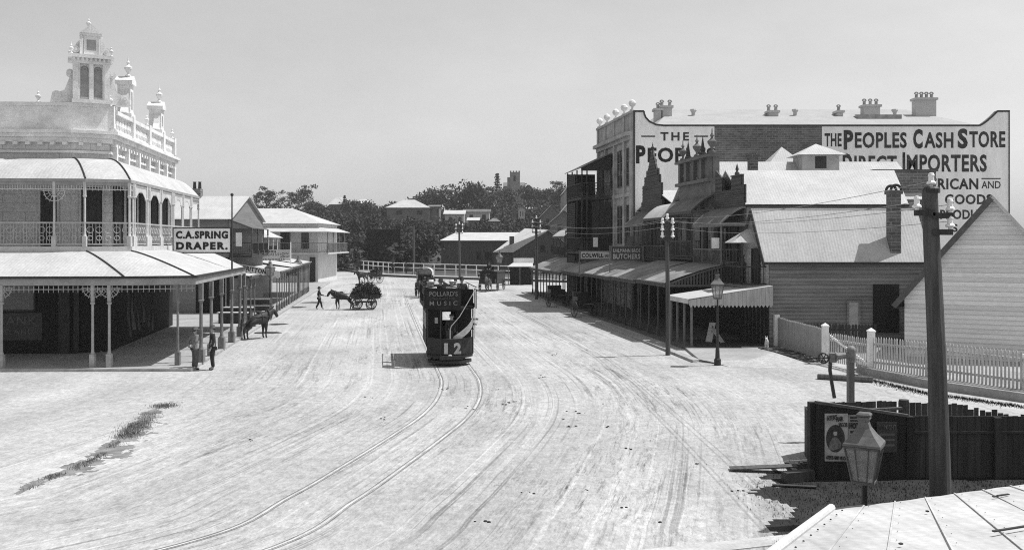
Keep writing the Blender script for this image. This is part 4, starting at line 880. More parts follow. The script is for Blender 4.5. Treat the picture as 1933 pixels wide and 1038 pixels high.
# R5: the cash store
c5 = thing('cash_store', 'three storey brick store with huge painted PEOPLES CASH STORE side wall', 'building', (RF(72), 72, 0))
PX = lambda px: (px - CX) * 72 / F
PZ = lambda py: H - (py - HY) * 72 / F
xl, xrr = RF(72), PX(1905); zt = PZ(236); zs = PZ(209)
poly = [(xl, 0), (xrr, 0), (xrr, zs), (PX(1882), zs)] + [(PX(1882 - 34 * math.sin(a)), zt + (zs - zt) * (1 - math.sin(a)) ** 1.3) for a in (.3, .6, .9, 1.2, 1.57)] + [(PX(1252 - 37 * math.sin(a)), zt + (zs - zt) * (1 - math.cos(a)) ** 1.1) for a in (0, .4, .8, 1.15, 1.4, 1.57)] + [(xl, zs)]
put('side_wall', MB().prism([(x, 72, z) for x, z in poly], (0, .45, 0)), mat('weathered_store_brick', .17, .35, .35, .9, kind='brick'), c5)
top = [p for p in poly if p[1] > 10]
m = MB()
for a, b in zip(top[:-1], top[1:]): m.bar((a[0], 71.98, a[1] - .05), (b[0], 71.98, b[1] - .05), .12, .13)
m.box(xl, xl + .12, 71.93, 71.985, 5, zs); m.box(xrr - .08, xrr, 71.93, 71.985, 4, zs); put('wall_border', m, mat('border_paint', .06, .4), c5)
pl = [(x, z) for x, z in poly if z > 10 and x < PX(1349)]
lp = [(xl + .12, PZ(470)), (PX(1348), PZ(470)), (PX(1348), zt - .12)] + [(x, z - .12) for x, z in pl[:-1]] + [(xl + .12, zs - .12)]
put('painted_panel', MB().prism([(x, 71.994, z) for x, z in lp], (0, -.012, 0)), mat('sign_white', .88, .14, .6, stretch=(1.6, 1, .35), fine=.06), c5)
pr = [(x, z - .12) for x, z in poly if z > 10 and x > PX(1845)]
rp = [(PX(1551), PZ(520)), (xrr - .08, PZ(520))] + [(min(x, xrr - .08), z) for x, z in pr] + [(PX(1551), zt - .12)]
rpan = put('painted_panel', MB().prism([(x, 71.994, z) for x, z in rp], (0, -.012, 0)), mat('sign_white', .82), c5)
def wt(s, x0, x1, y0, y1, b=.03, m=LETTER_FADED, e=.018):
    text('lettering', s, ((PX(x0) + PX(x1)) / 2, 71.982, (PZ(y0) + PZ(y1)) / 2), (1, 0, 0), (0, 0, 1), PX(x1) - PX(x0), PZ(y0) - PZ(y1), m, c5, b)
wt('THE', 1246, 1300, 250, 266, .03); wt('P', 1200, 1218, 275, 309, .045, LETTER); wt('EOPLES', 1222, 1350, 279, 307, .035, LETTER)
wt('-', 1210, 1236, 256.5, 259); wt('-', 1310, 1336, 256.5, 259)
wt('THE', 1556, 1588, 252, 277); wt('P', 1592, 1610, 246, 283, .045); wt('EOPLES', 1613, 1711, 250, 280); wt('C', 1723, 1741, 244, 281, .045); wt('ASH', 1744, 1799, 250, 280); wt('S', 1807, 1826, 243, 281, .045); wt('TORE', 1829, 1897, 248, 279)
wt('D', 1590, 1608, 290, 326, .045); wt('IRECT', 1612, 1692, 294, 325); wt('I', 1703, 1708, 288, 326); wt('MPORTERS', 1711, 1862, 292, 325)
wt('AMERICAN', 1716, 1846, 337, 358); wt('AND', 1852, 1888, 342, 356, .01); wt('-', 1852, 1888, 336.5, 338.5); wt('GOODS', 1783, 1872, 367, 386); wt('PRODUCE', 1774, 1872, 396, 414); wt('SA', 1797, 1830, 423, 438)
put('body', MB().prism([(xl + .35, 72.46, 0), (xrr, 72.46, 0), (xrr, 96, 0), (RF(84) + .35, 84, 0)], (0, 0, 14.2)), BRICK, c5)
m = MB(); slab(m, (xl + 1.4, 72.5, 14.0), (xrr - .2, 72.5, 14.0), (xrr - 3, 84, 17.3), (PX(1243) + 3.0, 84, 17.3)); slab(m, (RF(84) + 1, 90, 14), (xl + 1.4, 72.5, 14.0), (PX(1243) + 3.0, 84, 17.3), (PX(1243) + 2.5, 86, 17.3)); put('roof', m, mat('store_roof', .36, .1, .5), c5)
f_ = rfr(72.0); L = LY(72, 83.4); m = MB()
f_.box(m, 0, L, 0, 13.3, -.35, 0); f_.box(m, 0, L, 13.303, 13.6, -.3, .25); f_.box(m, -.0, L, 13.603, 13.9, -.3, .55); f_.box(m, 0, L, 13.903, 15.3, -.3, .1); f_.box(m, 0, L, 15.303, 15.5, -.35, .25)
for t in (.05, 2.1, 5.2, 8.2, 11): f_.box(m, t, t + .45, 0, 13.3, .001, .2); f_.box(m, t, t + .45, 13.9, 15.3, .101, .2)
for z in (4.3, 8.9): f_.box(m, .5, L, z, z + .3, .001, .16)
put('front_wall', m, mat('store_stucco', .36, .3, 1.0, .9, bump=.3), c5)
for t in (.3, 2.7, 5.4, 8.4, 11.1):
    put('ball_finial', MB().lathe(f_.P(t, 15.5, 0), [(.22, 0), (.22, .1), (.08, .2), (.08, .32), (.24, .45), (.3, .62), (.22, .8), (.05, .9)], 10), STUCCO, c5)
for z0, z1 in ((5.2, 8.2), (9.8, 12.7)):
    f_.window(c5, .75, 1.75, z0, z1, STUCCO_OLD, GLASS, 1, 3)
    for t in (3, 3.9, 6.2, 9.0): f_.window(c5, t, t + .7, z0, z1, STUCCO_OLD, GLASS, 0, 3)
# three-storey iron balconies of the store
B0, B1, d = 78.0, 84.0, 2.75
for zf in (4.5, 9.1):
    m = MB(); m.prism([(RF(B0) - d, B0, zf - .2), (RF(B0) - .21, B0, zf - .2), (RF(B1) - .21, B1, zf - .2), (RF(B1) - d, B1, zf - .2)], (0, 0, .2)); put('balcony_floor', m, DARK, c5)
    m = MB(); baluster_rail(m, Fr((RF(B0) - d, B0 + .05, 0), (1, 0)), d - .2, zf + .05, zf + 1.2, 0, .15, True, .016); baluster_rail(m, Fr((RF(B0) - d, B0 + .05, 0), UR), LY(B0, B1), zf + .05, zf + 1.2, 0, .15, True, .016); put('railing', m, mat('dark_lace', .05, .3), c5)
for z0, z1 in ((.11, 4.3), (4.5, 8.9), (9.1, 11.5)):
    for x, y in ((RF(B0) - d + .08, B0 + .1), (RF(B0) - d + .5, B0 + .1), (RF(B0) - 1.3, B0 + .1), (RF(80) - d + .08, 80), (RF(82) - d + .08, 82), (RF(B1) - d + .08, B1 - .1)): verandah_post((x, y), z0, z1, mat('dark_lace', .05), c5, .055)
m = MB(); slab(m, (RF(B0) - d - .2, B0 - .2, 11.5), (RF(B0) - .2, B0 - .2, 12.8), (RF(B1) - .2, B1, 12.8), (RF(B1) - d - .2, B1, 11.5)); put('verandah_roof', m, IRON_DARK, c5)
m = MB(); m.prism([(RF(B0) - d, B0 + .02, 11.3), (RF(B0) - .22, B0 + .02, 11.3), (RF(B0) - .22, B0 + .02, 12.75), (RF(B0) - d, B0 + .02, 11.6)], (0, .05, 0)); put('verandah_gable', m, mat('screen_boards', .04, .4, 3, stretch=(4, 4, .5)), c5)
m = MB(); Fr((RF(B0) - d, B0 + .12, 0), (1, 0)).box(m, 0, d - .2, 4.6, 5.4, -.02, .0); Fr((RF(B0) - d, B0 + .12, 0), (1, 0)).box(m, .9, d - .2, 5.4, 8.7, -.02, .0); put('balcony_screen', m, mat('screen_boards', .04, .4, 3, stretch=(4, 4, .5)), c5)
m = MB(); zz = Fr((RF(B1) - d, B1 - .2, 0), (1, 0)); zz.box(m, 0, d - .2, .1, 11.4, -.02, .0)
zo = Fr((RF(79.6) - d + .05, 79.6, 0), UR)
for z0 in (4.6, 9.2): zo.box(m, 0, 4.2, z0, z0 + 1.1, -.02, .0)
for z0, z1 in ((5.7, 8.8), (10.3, 11.3), (.5, 4.2)):
    for i_ in range(int((z1 - z0) / .16)): zo.box(m, .9, 4.2, z0 + i_ * .16, z0 + i_ * .16 + .12, -.03, -.01)
put('louvre_screen', m, mat('screen_boards', .04), c5)
put('notice', MB().box(RF(B0) - 1.75, RF(B0) - 1.35, B0 - .06, B0 - .03, 4.9, 5.7), WHITE, c5)
# chimneys on the store roof
CHM = mat('chimney_haze_tone', .5, .12, 1)  # paleness of distant haze put into the chimney colour
def stack(px, y0, y1, wpx, pots, Y=80.):
    k = Y / F; x = (px - CX) * k; w2 = wpx * k / 2; zb = H - (y0 - HY) * k; zt_ = H - (y1 - HY) * k
    m = MB(); m.box(x - w2, x + w2, Y, Y + .9, zb - 2.2, zt_ - .55); m.box(x - w2 - .12, x + w2 + .12, Y - .12, Y + 1.02, zt_ - .548, zt_ - .35); c = put('chimney', m, CHM, c5)
    for i in range(pots):
        xx = x - w2 * .75 + (1.5 * w2) * (i / max(1, pots - 1) if pots > 1 else .5)
        u = MB(); u.lathe((xx, Y + .45, zt_ - .35), [(.15, 0), (.13, .35), (.17, .38)], 8); u.ring((xx, Y + .45, zt_ + .03), (0, 1, 0), .15, .06, 10, 5, -1.57, 1.57); put('chimney_pot', u, mat('sooty_pot', .3, .3), c)
for a in ((1243, 216, 197, 14, 1), (1258, 216, 192, 20, 2), (1460, 222, 201, 18, 2), (1586, 222, 201, 10, 1), (1646, 218, 190, 30, 3), (1748, 233, 177, 38, 4)): stack(*a)
for px in (1310, 1503, 1692):
    k = 80 / F; put('roof_vent', MB().lathe(((px - CX) * k, 80.4, H - (224 - HY) * k), [(.3, -.6), (.25, .0), (.16, .3), (.16, .55), (.3, .75), (.26, .85), (.05, .86)], 8), CHM, c5)
k = 80 / F; put('dormer', MB().box((1608 - CX) * k, (1688 - CX) * k, 78.5, 80, H - (236 - HY) * k - 1, H - (221 - HY) * k), mat('dormer_boards', .3, .3), c5)
# R6: further verandah shops before the cross street
c6 = thing('timber_shop', 'two storey verandah shop in deep shade beyond the iron balconies', 'building', (RF(85), 85, 0))
put('wall', foot(84.6, 97, 16, 0, 7.2), mat('slate_boards', .24), c6); put('front_wall', rfr(84.6).box(MB(), 0, LY(84.6, 97), .1, 7.2, .001, .05), BROWN_BOARD, c6)
hood(c6, 84.7, 90, 2.0, 4.2, 5.2, 6.4, 7.2, IRON_OLD, 4); hood(c6, 90.4, 96.6, 2.0, 3.9, 4.9, 5.9, 6.8, IRON_Y, 4)
m = MB(); slab(m, (RF(84.6), 84.4, 7.25), (16, 84.4, 7.25), (16, 97, 8.2), (RF(97), 97, 8.2)); put('roof', m, IRON_OLD, c6)
# awnings over the right footpath
AD = mat('awning_iron_dark_bands', .24, .5, .5, .8, kind='corr_y')
street_awning(1, 49.75, 55.2, 4.25, 3.12, 'curved iron awning with slatted end above the low scalloped awning', AD, 1.6, 1.5, infill=True, postm=MIDTIMBER, group='right street awnings')
street_awning(1, 55.4, 61.2, 4.3, 3.05, 'curved iron awning below the urn topped pediment', AD, 1.6, 1.5, infill=True, postm=MIDTIMBER, group='right street awnings')
street_awning(1, 61.4, 69.5, 4.1, 3.0, 'curved pale awning carrying the butchers sign', AD, 1.6, 1.6, infill=True, postm=MIDTIMBER, group='right street awnings')
street_awning(1, 69.8, 77.7, 4.0, 2.9, 'curved awning just before the iron balconies, behind the butchers sign', AD, 1.6, 1.6, infill=True, postm=MIDTIMBER, group='right street awnings')
street_awning(1, 78.2, 94, 4.1, 2.72, 'long dark awning farthest down the right footpath, slatted at its near end', AD, 1.6, 1.5, infill=True, postm=MIDTIMBER, group='right street awnings')
la = thing('shop_awning', 'low skillion awning with scalloped white end boards beside street lamp', 'awning', (RK(46), 46, .11), 'right street awnings')
y0, y1 = 46.0, 49.4
m = MB(); slab(m, (RK(y0) - .2, y0, 2.5), (12.95, y0, 3.16), (RF(y1) - .05, y1, 3.16), (RK(y1) - .2, y1, 2.5), .03); put('awning_roof', m, IRON_Y, la)
m = MB(); n = 22
for i in range(n):
    a = RK(y0) - .15 + (12.95 - RK(y0) + .15) * i / n; b = RK(y0) - .15 + (12.95 - RK(y0) + .15) * (i + 1) / n - .008; q = lambda x: 2.47 + .66 * (x - RK(y0)) / (12.95 - RK(y0))
    m.prism([(a, y0 - .03, 2.2), ((a + b) / 2, y0 - .03, 2.07), (b, y0 - .03, 2.2), (b, y0 - .03, q(b)), (a, y0 - .03, q(a))], (0, .022, 0))
put('valance', m, mat('valance_white', .42, .25, 2, stretch=(6, 6, .5)), la)
m = MB(); m.prism([(RK(y0) - .22, y0, 2.26), (RK(y1) - .22, y1, 2.26), (RK(y1) - .18, y1, 2.26), (RK(y0) - .18, y0, 2.26)], (0, 0, .22)); put('fascia', m, OFFWHITE, la)
for y in (46.1, 47.2, 48.3, 49.3): put('post', MB().bar((RK(y), y, .11), (RK(y), y, 2.45), .1), POSTPAINT, la)
put('floor_deck', MB().box(9.2, 12.9, 46.0, 49.3, .112, .16), DARK, la)
for i_, (x_, y_, a_, h_, lb_) in enumerate(((10.1, 47.6, .5, .95, 'pale board leaning in the shade under the low awning, upright one'), (10.75, 47.3, -.7, .7, 'pale sloping board leaning under the low awning, lower one'))):
    lb = thing('leaning_board', lb_, 'board', (x_, y_, .16), 'boards under the low awning')
    put('board', MB().bar((x_, y_, .2), (x_ + a_ * .6, y_ + .45, .2 + h_), .34, .03), OFFWHITE, lb); put('trestle', MB().bar((x_ + a_ * .6, y_ + .5, .16), (x_ + a_ * .6, y_ + .5, .2 + h_ + .1), .06), DARK, lb)
# signs standing on the awnings
def board_sign(name, label, x0, x1, y, z0, z1, bm, lines, lm, posts=True):
    s = thing(name, label, 'sign', ((x0 + x1) / 2, y, z0)); put('board', MB().box(x0, x1, y, y + .05, z0, z1), bm, s)
    m = MB(); e = .06; m.box(x0 - e, x1 + e, y - .03, y + .07, z1 + .002, z1 + e); m.box(x0 - e, x1 + e, y - .03, y + .07, z0 - e, z0 - .002); m.box(x0 - e, x0 - .002, y - .03, y + .07, z0, z1); m.box(x1 + .002, x1 + e, y - .03, y + .07, z0, z1); put('frame', m, POSTPAINT, s)
    for t, cx_, cz, w_, h_, b in lines: text('lettering', t, (cx_, y - .002, cz), (1, 0, 0), (0, 0, 1), w_, h_, lm, s, b)
    if posts:
        for x in (x0 - .12, x1 + .12): put('pole', MB().bar((x, y + .03, z0 - 1.1), (x, y + .03, z1 + .1), .07), POSTPAINT, s)
    return s
k = 64 / F; X = lambda px: (px - CX) * k; Z = lambda py: H - (py - HY) * k
board_sign('butchers_sign', 'dark board with pale letters UHLMANN BROS BUTCHERS above the awnings', X(1154), X(1211), 64, Z(491), Z(466), mat('dull_board', .07, .3), [('UHLMANN BROS', X(1182.5), Z(473), X(1208) - X(1157), .26, .02), ('BUTCHERS', X(1182.5), Z(484), X(1208) - X(1157), .36, .03)], LETTER_PALE)
k = 71 / F
board_sign('saddler_sign', 'pale board lettered COLWILL partly behind the butchers board', X(1096), X(1158), 71, Z(488), Z(475), OFFWHITE, [('COLWILL', X(1118), Z(482), X(1139) - X(1098), .34, .04), ('SADDLER', X(1150), Z(483), X(1158) - X(1142) + .1, .2, .02)], LETTER)
# ------------------------------------------------------------------ cream gable house behind the picket fence
gh = thing('gabled_house', 'cream weatherboard gable house with dark bargeboard behind the white picket fence', 'house', (0, 0, 0))
# local frame: gable wall along +x, depth along +y, left corner at the origin
xa, xr, e = 3.42, 6.84, .42; sl_ = 1.22; za = 7.26; zw = za - sl_ * xa
m = MB(); m.boards((0, 0, 0), (1, 0, 0), (0, -1, 0), [(0, 0), (xr, 0), (xr, zw), (0, zw)], .2, .022); m.boards((0, 0, 0), (1, 0, 0), (0, -1, 0), [(0, zw), (xr, zw), (xa, za)], .2, .022)
m.box(0, xr, .01, 13, 0, zw); put('wall', m, PALE_BOARD, gh)
m = MB(); slab(m, (-e, -.3, zw - e * sl_ + .06), (xa, -.3, za + .06), (xa, 13.3, za + .06), (-e, 13.3, zw - e * sl_ + .06)); slab(m, (xr + e, -.3, zw - e * sl_ + .06), (xa + .001, -.3, za + .06), (xa + .001, 13.3, za + .06), (xr + e, 13.3, zw - e * sl_ + .06)); put('roof', m, IRON_Y, gh)
m = MB(); m.bar((-e, -.34, zw - e * sl_ - .09), (xa, -.34, za - .08), .05, .24, up=(-1, 0, .9)); put('bargeboard', m, mat('barge_paint', .10, .3), gh)
m = MB(); m.bar((xr + e, -.34, zw - e * sl_ - .03), (xa + .02, -.34, za - .03), .05, .12, up=(1, 0, .9)); put('bargeboard', m, OFFWHITE, gh)  # pale colour stands in for the sunlit edge of this rake
m = MB(); m.box(-e, -.001, -.28, 13, zw - e * sl_ - .16, zw - e * sl_ - .1); put('soffit', m, DARK, gh)
gh.location = (17.36, 41, 0); gh.rotation_euler.z = -math.radians(28)
# ------------------------------------------------------------------ picket fences
def picket_run(mb, rb, a, b, h, step=.135, w=.07, pointed=True, th=.022):
    a = Vector(a); b = Vector(b); d = (b - a); L = d.length; u = d / L; n = int(L / step); nn = Vector((u.y, -u.x, 0)).normalized()
    for i in range(n + 1):
        p = a + u * (L * i / n); hh = h * (1 + .012 * math.sin(i * 12.9)); q = u * w / 2
        tl = u * .02 * math.sin(i * 7.7 + 1.3) * math.sin(i * 1.9); hh += .02 * math.sin(i * 5.1) * math.sin(i * .9)
        poly = [p - q, p + q, p + q + tl + Vector((0, 0, hh - .08)), p + tl + Vector((0, 0, hh)), p - q + tl + Vector((0, 0, hh - .08))]
        mb.prism(poly, nn * th)
    for z in (.3, h - .3): rb.bar(a + nn * -.03 + Vector((0, 0, z)), b + nn * -.03 + Vector((0, 0, z)), .045, .09)
pf = thing('picket_fence', 'white pointed picket fence on the raised bank before the cream house', 'fence', (14.5, 37.2, .1))
m = MB(); r = MB()
for a, b in (((14.5, 37.2, .22), (15.6, 34.66, .3)), ((15.6, 34.66, .3), (17.5, 31.6, .3)), ((17.5, 31.6, .3), (23.5, 23.4, .3))): picket_run(m, r, a, b, 1.32)
put('pickets', m, mat('weathered_picket_paint', .46, .3, 2.2, stretch=(4, 4, .6)), pf); put('rails', r, OFFWHITE, pf)
for x, y in ((15.65, 34.75), (17.55, 31.7)): put('post', MB().box(x - .05, x + .07, y, y + .12, .1, 1.5), WHITE, pf)
gt = thing('picket_gate', 'white picket gate with diagonal brace between two square posts', 'gate', (13.8, 40.6, .1))
m = MB(); r = MB(); picket_run(m, r, (13.87, 40.45, .12), (14.42, 37.5, .2), 1.25, .15, .065); r.bar((13.87, 40.4, 1.25), (14.4, 37.55, .4), .05, .09); put('pickets', m, mat('weathered_picket_paint', .46), gt); put('rails', r, WHITE, gt)
for x, y, z in ((13.75, 40.7, 1.62), (14.45, 37.3, 1.72)):
    q = MB(); q.box(x - .12, x + .12, y - .12, y + .12, .05, z); q.lathe((x, y, z), [(.2, 0), (.2, .05), (.02, .16)], 4, math.pi / 4); put('post', q, WHITE, gt)
sf = thing('paling_fence', 'close boarded pale paling fence from the grey cottage to the gate', 'fence', (13.4, 45.9, .1))
m = MB(); r = MB(); picket_run(m, r, (13.35, 46.6, .12), (13.7, 41.0, .1), 1.45, .112, .092, True); put('palings', m, mat('pale_palings', .30, .2, 2, stretch=(5, 5, .5)), sf); put('rails', r, OFFWHITE, sf); q = MB(); q.box(13.2, 13.45, 46.55, 46.8, .05, 1.68); put('post', q, WHITE, sf)
yf = thing('yard_fence', 'dark rough palings in the yard behind the white gate', 'fence', (15.5, 44, .1))
m = MB(); r = MB(); picket_run(m, r, (14.2, 44.5, .1), (17.2, 43.9, .1), 1.35, .14, .12); put('palings', m, DARK, yf); put('rails', r, DARK, yf)
db = thing('drain_boards', 'loose dark planks laid over the drain beside the paling fence', 'planks', (12.9, 43, .11))
for i in range(7): put('plank', MB().bar((12.2 + .17 * i, 45.4 - .8 * i, .13), (13.35 + .06 * i, 45.1 - .75 * i, .14), .22, .05), DARK if i % 2 else MIDTIMBER, db)
for x in (12.15, 13.1): put('bearer', MB().bar((x, 45.6, .115), (x + 1.0, 40.5, .115), .1, .06), DARK, db)
kl = thing('fallen_kerb', 'long low kerb log lying on the dusty road below the gate', 'log', (12.7, 35.6, 0)); 
put('log', MB().tube((11.9, 36.1, .1), (13.7, 35.2, .1), .11, .13, 8), MIDTIMBER, kl)
pts = []
for _ in range(5000):
    t = rnd.rand(); a = [(13.6, 37.0), (14.6, 32.8), (16.6, 30.0), (22, 22)]; i = min(2, int(t * 3)); q = t * 3 - i
    pts.append((a[i][0] + (a[i + 1][0] - a[i][0]) * q - abs(rnd.randn()) * .3 + .15, a[i][1] + (a[i + 1][1] - a[i][1]) * q - abs(rnd.randn()) * .25 + .1, .0))
blades('bank_grass', pts, .07, .012, MATS['dark_grass'], 9)
# ------------------------------------------------------------------ dark hoarding enclosure with posters
ho = thing('hoarding', 'dark timber hoarding carrying torn posters behind the nearest gas lamp', 'hoarding', (6.85, 20.85, 0))
def HZ(x): return 1.70 - .31 * (x - 6.85) / 2.08
m = MB(); n = 12
for i in range(n):
    a = 6.85 + 2.08 * i / n; b = 6.85 + 2.08 * (i + 1) / n - .006; m.prism([(a, 20.86 + .07 * i / n, -.05), (b, 20.86 + .07 * i / n, -.05), (b, 20.86 + .07 * i / n, HZ(b)), (a, 20.86 + .07 * i / n, HZ(a))], (0, .03, 0))
put('boards', m, mat('tarred_boards', .022, .5, 2, stretch=(6, 6, .4)), ho)
m = MB(); m.bar((6.83, 20.88, 1.74), (8.95, 20.95, 1.42), .1, .06); put('capping', m, mat('worn_capping', .10, .4), ho)
put('post', MB().box(6.72, 6.9, 20.9, 21.1, -.05, 1.72), mat('tarred_boards', .022), ho); put('post', MB().box(8.9, 9.08, 20.9, 21.08, -.05, 1.40), mat('tarred_boards', .022), ho)
def pst(label, x0, x1, z0, z1, m):
    p = thing('poster', label, 'poster', ((x0 + x1) / 2, 20.84, z0), 'posters on the hoarding'); put('sheet', MB().box(x0, x1, 20.838, 20.846, z0, z1), m, p); return p
PAPER = mat('poster_paper', .40, .35, 3, .9); SHADE = mat('poster_ink', .05, .5, 8)
p = pst('pale hair tonic poster with a dark portrait oval, leftmost on the hoarding', 7.03, 7.55, .42, 1.49, PAPER)
u = (.99, 0, .13); text('lettering', "AYER'S", (7.19, 20.836, 1.40), u, (-.13, 0, .99), .24, .11, LETTER, p, 0); text('lettering', 'HAIR', (7.36, 20.836, 1.37), u, (-.13, 0, .99), .16, .11, LETTER, p, 0); text('lettering', 'VIGOR', (7.44, 20.836, 1.24), (1, 0, 0), (0, 0, 1), .2, .1, LETTER, p, 0)
text('lettering', "AYER'S HAIR VIGOR", (7.29, 20.836, .50), (1, 0, -.06), (.06, 0, 1), .46, .09, LETTER, p, 0)
put('portrait', MB().prism([(7.27 + .21 * math.cos(t), 20.837, .93 + .31 * math.sin(t)) for t in np.linspace(0, 6.28, 25)[:-1]], (0, -.004, 0)), SHADE, p)
put('portrait_figure', MB().prism([(7.265 + .045 * math.cos(t), 20.832, 1.05 + .06 * math.sin(t)) for t in np.linspace(0, 6.28, 17)[:-1]], (0, -.003, 0)), PAPER, p)
put('portrait_dress', MB().prism([(7.12, 20.832, .70), (7.22, 20.832, .66), (7.38, 20.832, .72), (7.40, 20.832, .82), (7.33, 20.832, .93), (7.27, 20.832, .97), (7.2, 20.832, .95), (7.14, 20.832, .84)], (0, -.002, 0)), mat('poster_tint', .16, .6, 12), p)
put('portrait_hair', MB().prism([(7.20, 20.828, 1.06), (7.22, 20.828, 1.13), (7.28, 20.828, 1.15), (7.33, 20.828, 1.11), (7.325, 20.828, 1.02), (7.30, 20.828, 1.09), (7.24, 20.828, 1.09)], (0, -.002, 0)), SHADE, p)
p = pst('narrow pale letterpress bill with HOTEL beside the portrait poster', 7.56, 7.92, .7, 1.46, mat('poster_paper_grey', .25, .4, 5))
text('lettering', 'HOTEL', (7.74, 20.836, 1.22), (1, 0, 0), (0, 0, 1), .32, .13, LETTER, p, .03)
for z, h_ in ((1.4, .05), (1.33, .04), (1.08, .06), (.98, .05), (.86, .05)): put('print_line', MB().box(7.6, 7.88, 20.834, 20.837, z - h_ / 2, z + h_ / 2), SHADE, p)
p = pst('dim dark bill with NIGHT, rightmost on the hoarding', 8.2, 8.66, .62, 1.3, mat('poster_paper_dark', .055, .4, 5))
text('lettering', 'NIGHT', (8.5, 20.836, 1.18), (1, 0, 0), (0, 0, 1), .26, .1, LETTER_DIM, p, .01)
for z in (1.02, .9, .78): put('print_line', MB().box(8.26, 8.6, 20.834, 20.837, z - .025, z + .025), LETTER_DIM, p)
ff_ = thing('board_fence', 'dark close boarded fence right of the hoarding behind the big pole', 'fence', (9.1, 21, 0)); m = MB()
x = 9.1; rr = random.Random(5)
while x < 16: w_ = .11 + .03 * rr.random(); m.box(x, x + w_ - .006, 20.99 + .012 * rr.random(), 21.03, -.05, 1.39 + .02 * rr.random()); x += w_
put('palings', m, mat('dark_palings', .045, .5, 1.5, stretch=(6, 6, .4), bump=.2), ff_); put('rail', MB().box(9.1, 16, 20.95, 20.985, 1.02, 1.07), DARK, ff_)
for x in (10.98, 13.2): put('post', MB().box(x - .08, x + .08, 20.9, 20.985, -.05, 1.38), DARK, ff_)
bf = thing('board_fence', 'broken topped dark back fence of the hoarding enclosure', 'fence', (7.3, 23.6, 0)); m = MB()
bp_ = [(6.95, 21.1), (7.35, 23.3), (8.2, 23.9), (10.0, 24.0), (11.6, 23.6), (13.2, 22.6), (14.4, 21.3)]
for a, b in zip(bp_[:-1], bp_[1:]):
    a = Vector((*a, 0)); b = Vector((*b, 0)); L = (b - a).length; u = (b - a) / L; t = 0; nn = Vector((u.y, -u.x, 0))
    while t < L - .05:
        w_ = .12 + .03 * rr.random(); h_ = 1.2 + .05 * rr.random() - (.25 * rr.random() if a.x > 10 else 0); p0 = a + u * t; p1 = a + u * min(L, t + w_ - (.03 if rr.random() < .08 else .006)); m.prism([p0, p1, p1 + Vector((0, 0, h_)), p0 + Vector((0, 0, h_ - .02 * rr.random()))], nn * .025); t += w_
put('palings', m, mat('dark_palings', .045), bf); put('post', MB().tube((10.1, 23.9, 0), (10.1, 23.9, 1.28), .14, .13, 8), DARK, bf)
put('rail', MB().bar((8.4, 23.4, 1.08), (9.9, 23.55, 1.12), .1, .06), MIDTIMBER, bf)
sb = thing('timber_offcuts', 'short beam and loose boards lying at the foot of the hoarding', 'timber', (6.0, 21, 0))
put('beam', MB().bar((6.05, 20.6, .12), (6.75, 20.85, .12), .22, .22), DARK, sb); put('board', MB().bar((5.1, 21.7, .05), (6.6, 21.5, .16), .3, .03), MIDTIMBER, sb); put('board', MB().bar((5.7, 20.3, .03), (6.6, 20.1, .04), .12, .03), DARK, sb)
# ------------------------------------------------------------------ water standpipe
sp_ = thing('standpipe', 'water standpipe with valve wheel and hanging hose behind the hoarding', 'standpipe', (9.13, 25, 0))
put('post', MB().box(9.05, 9.21, 24.92, 25.08, 0, 2.15), mat('standpipe_timber', .16, .4, 2, stretch=(5, 5, .4)), sp_)
pi = MB(); pi.tube((9.15, 25, 2.1), (9.15, 25, 2.42), .12, .12, 10); pi.ball((9.15, 25, 2.42), .13); pi.tube((9.15, 25, 2.3), (8.62, 24.95, 2.24), .085, .085, 10); pi.tube((8.74, 24.96, 2.25), (8.70, 24.96, 2.25), .13, .13, 10); pi.tube((8.62, 24.95, 2.1), (8.62, 24.95, 2.36), .1, .1, 10); put('pipe', pi, mat('iron_pipe_paint', .2, .4, 6, .6), sp_)
wh = MB(); wh.ring((8.38, 24.94, 2.22), (.5, 1, 0), .13, .022, 16, 6)
for a in range(3): v = Vector((-.894 * math.cos(a * 1.05), .447 * math.cos(a * 1.05), math.sin(a * 1.05))) * .13; c = Vector((8.38, 24.94, 2.22)); wh.tube(c - v, c + v, .014, .014, 5)
wh.tube((8.38, 24.94, 2.22), (8.62, 24.95, 2.24), .025, .025, 6); put('valve_wheel', wh, BLACKIRON, sp_)
put('hose', MB().path([(8.56, 24.93, 2.12), (8.55, 24.93, 1.9), (8.6, 24.93, 1.55), (8.67, 24.93, 1.15)], .05, 8), LEATHER, sp_)
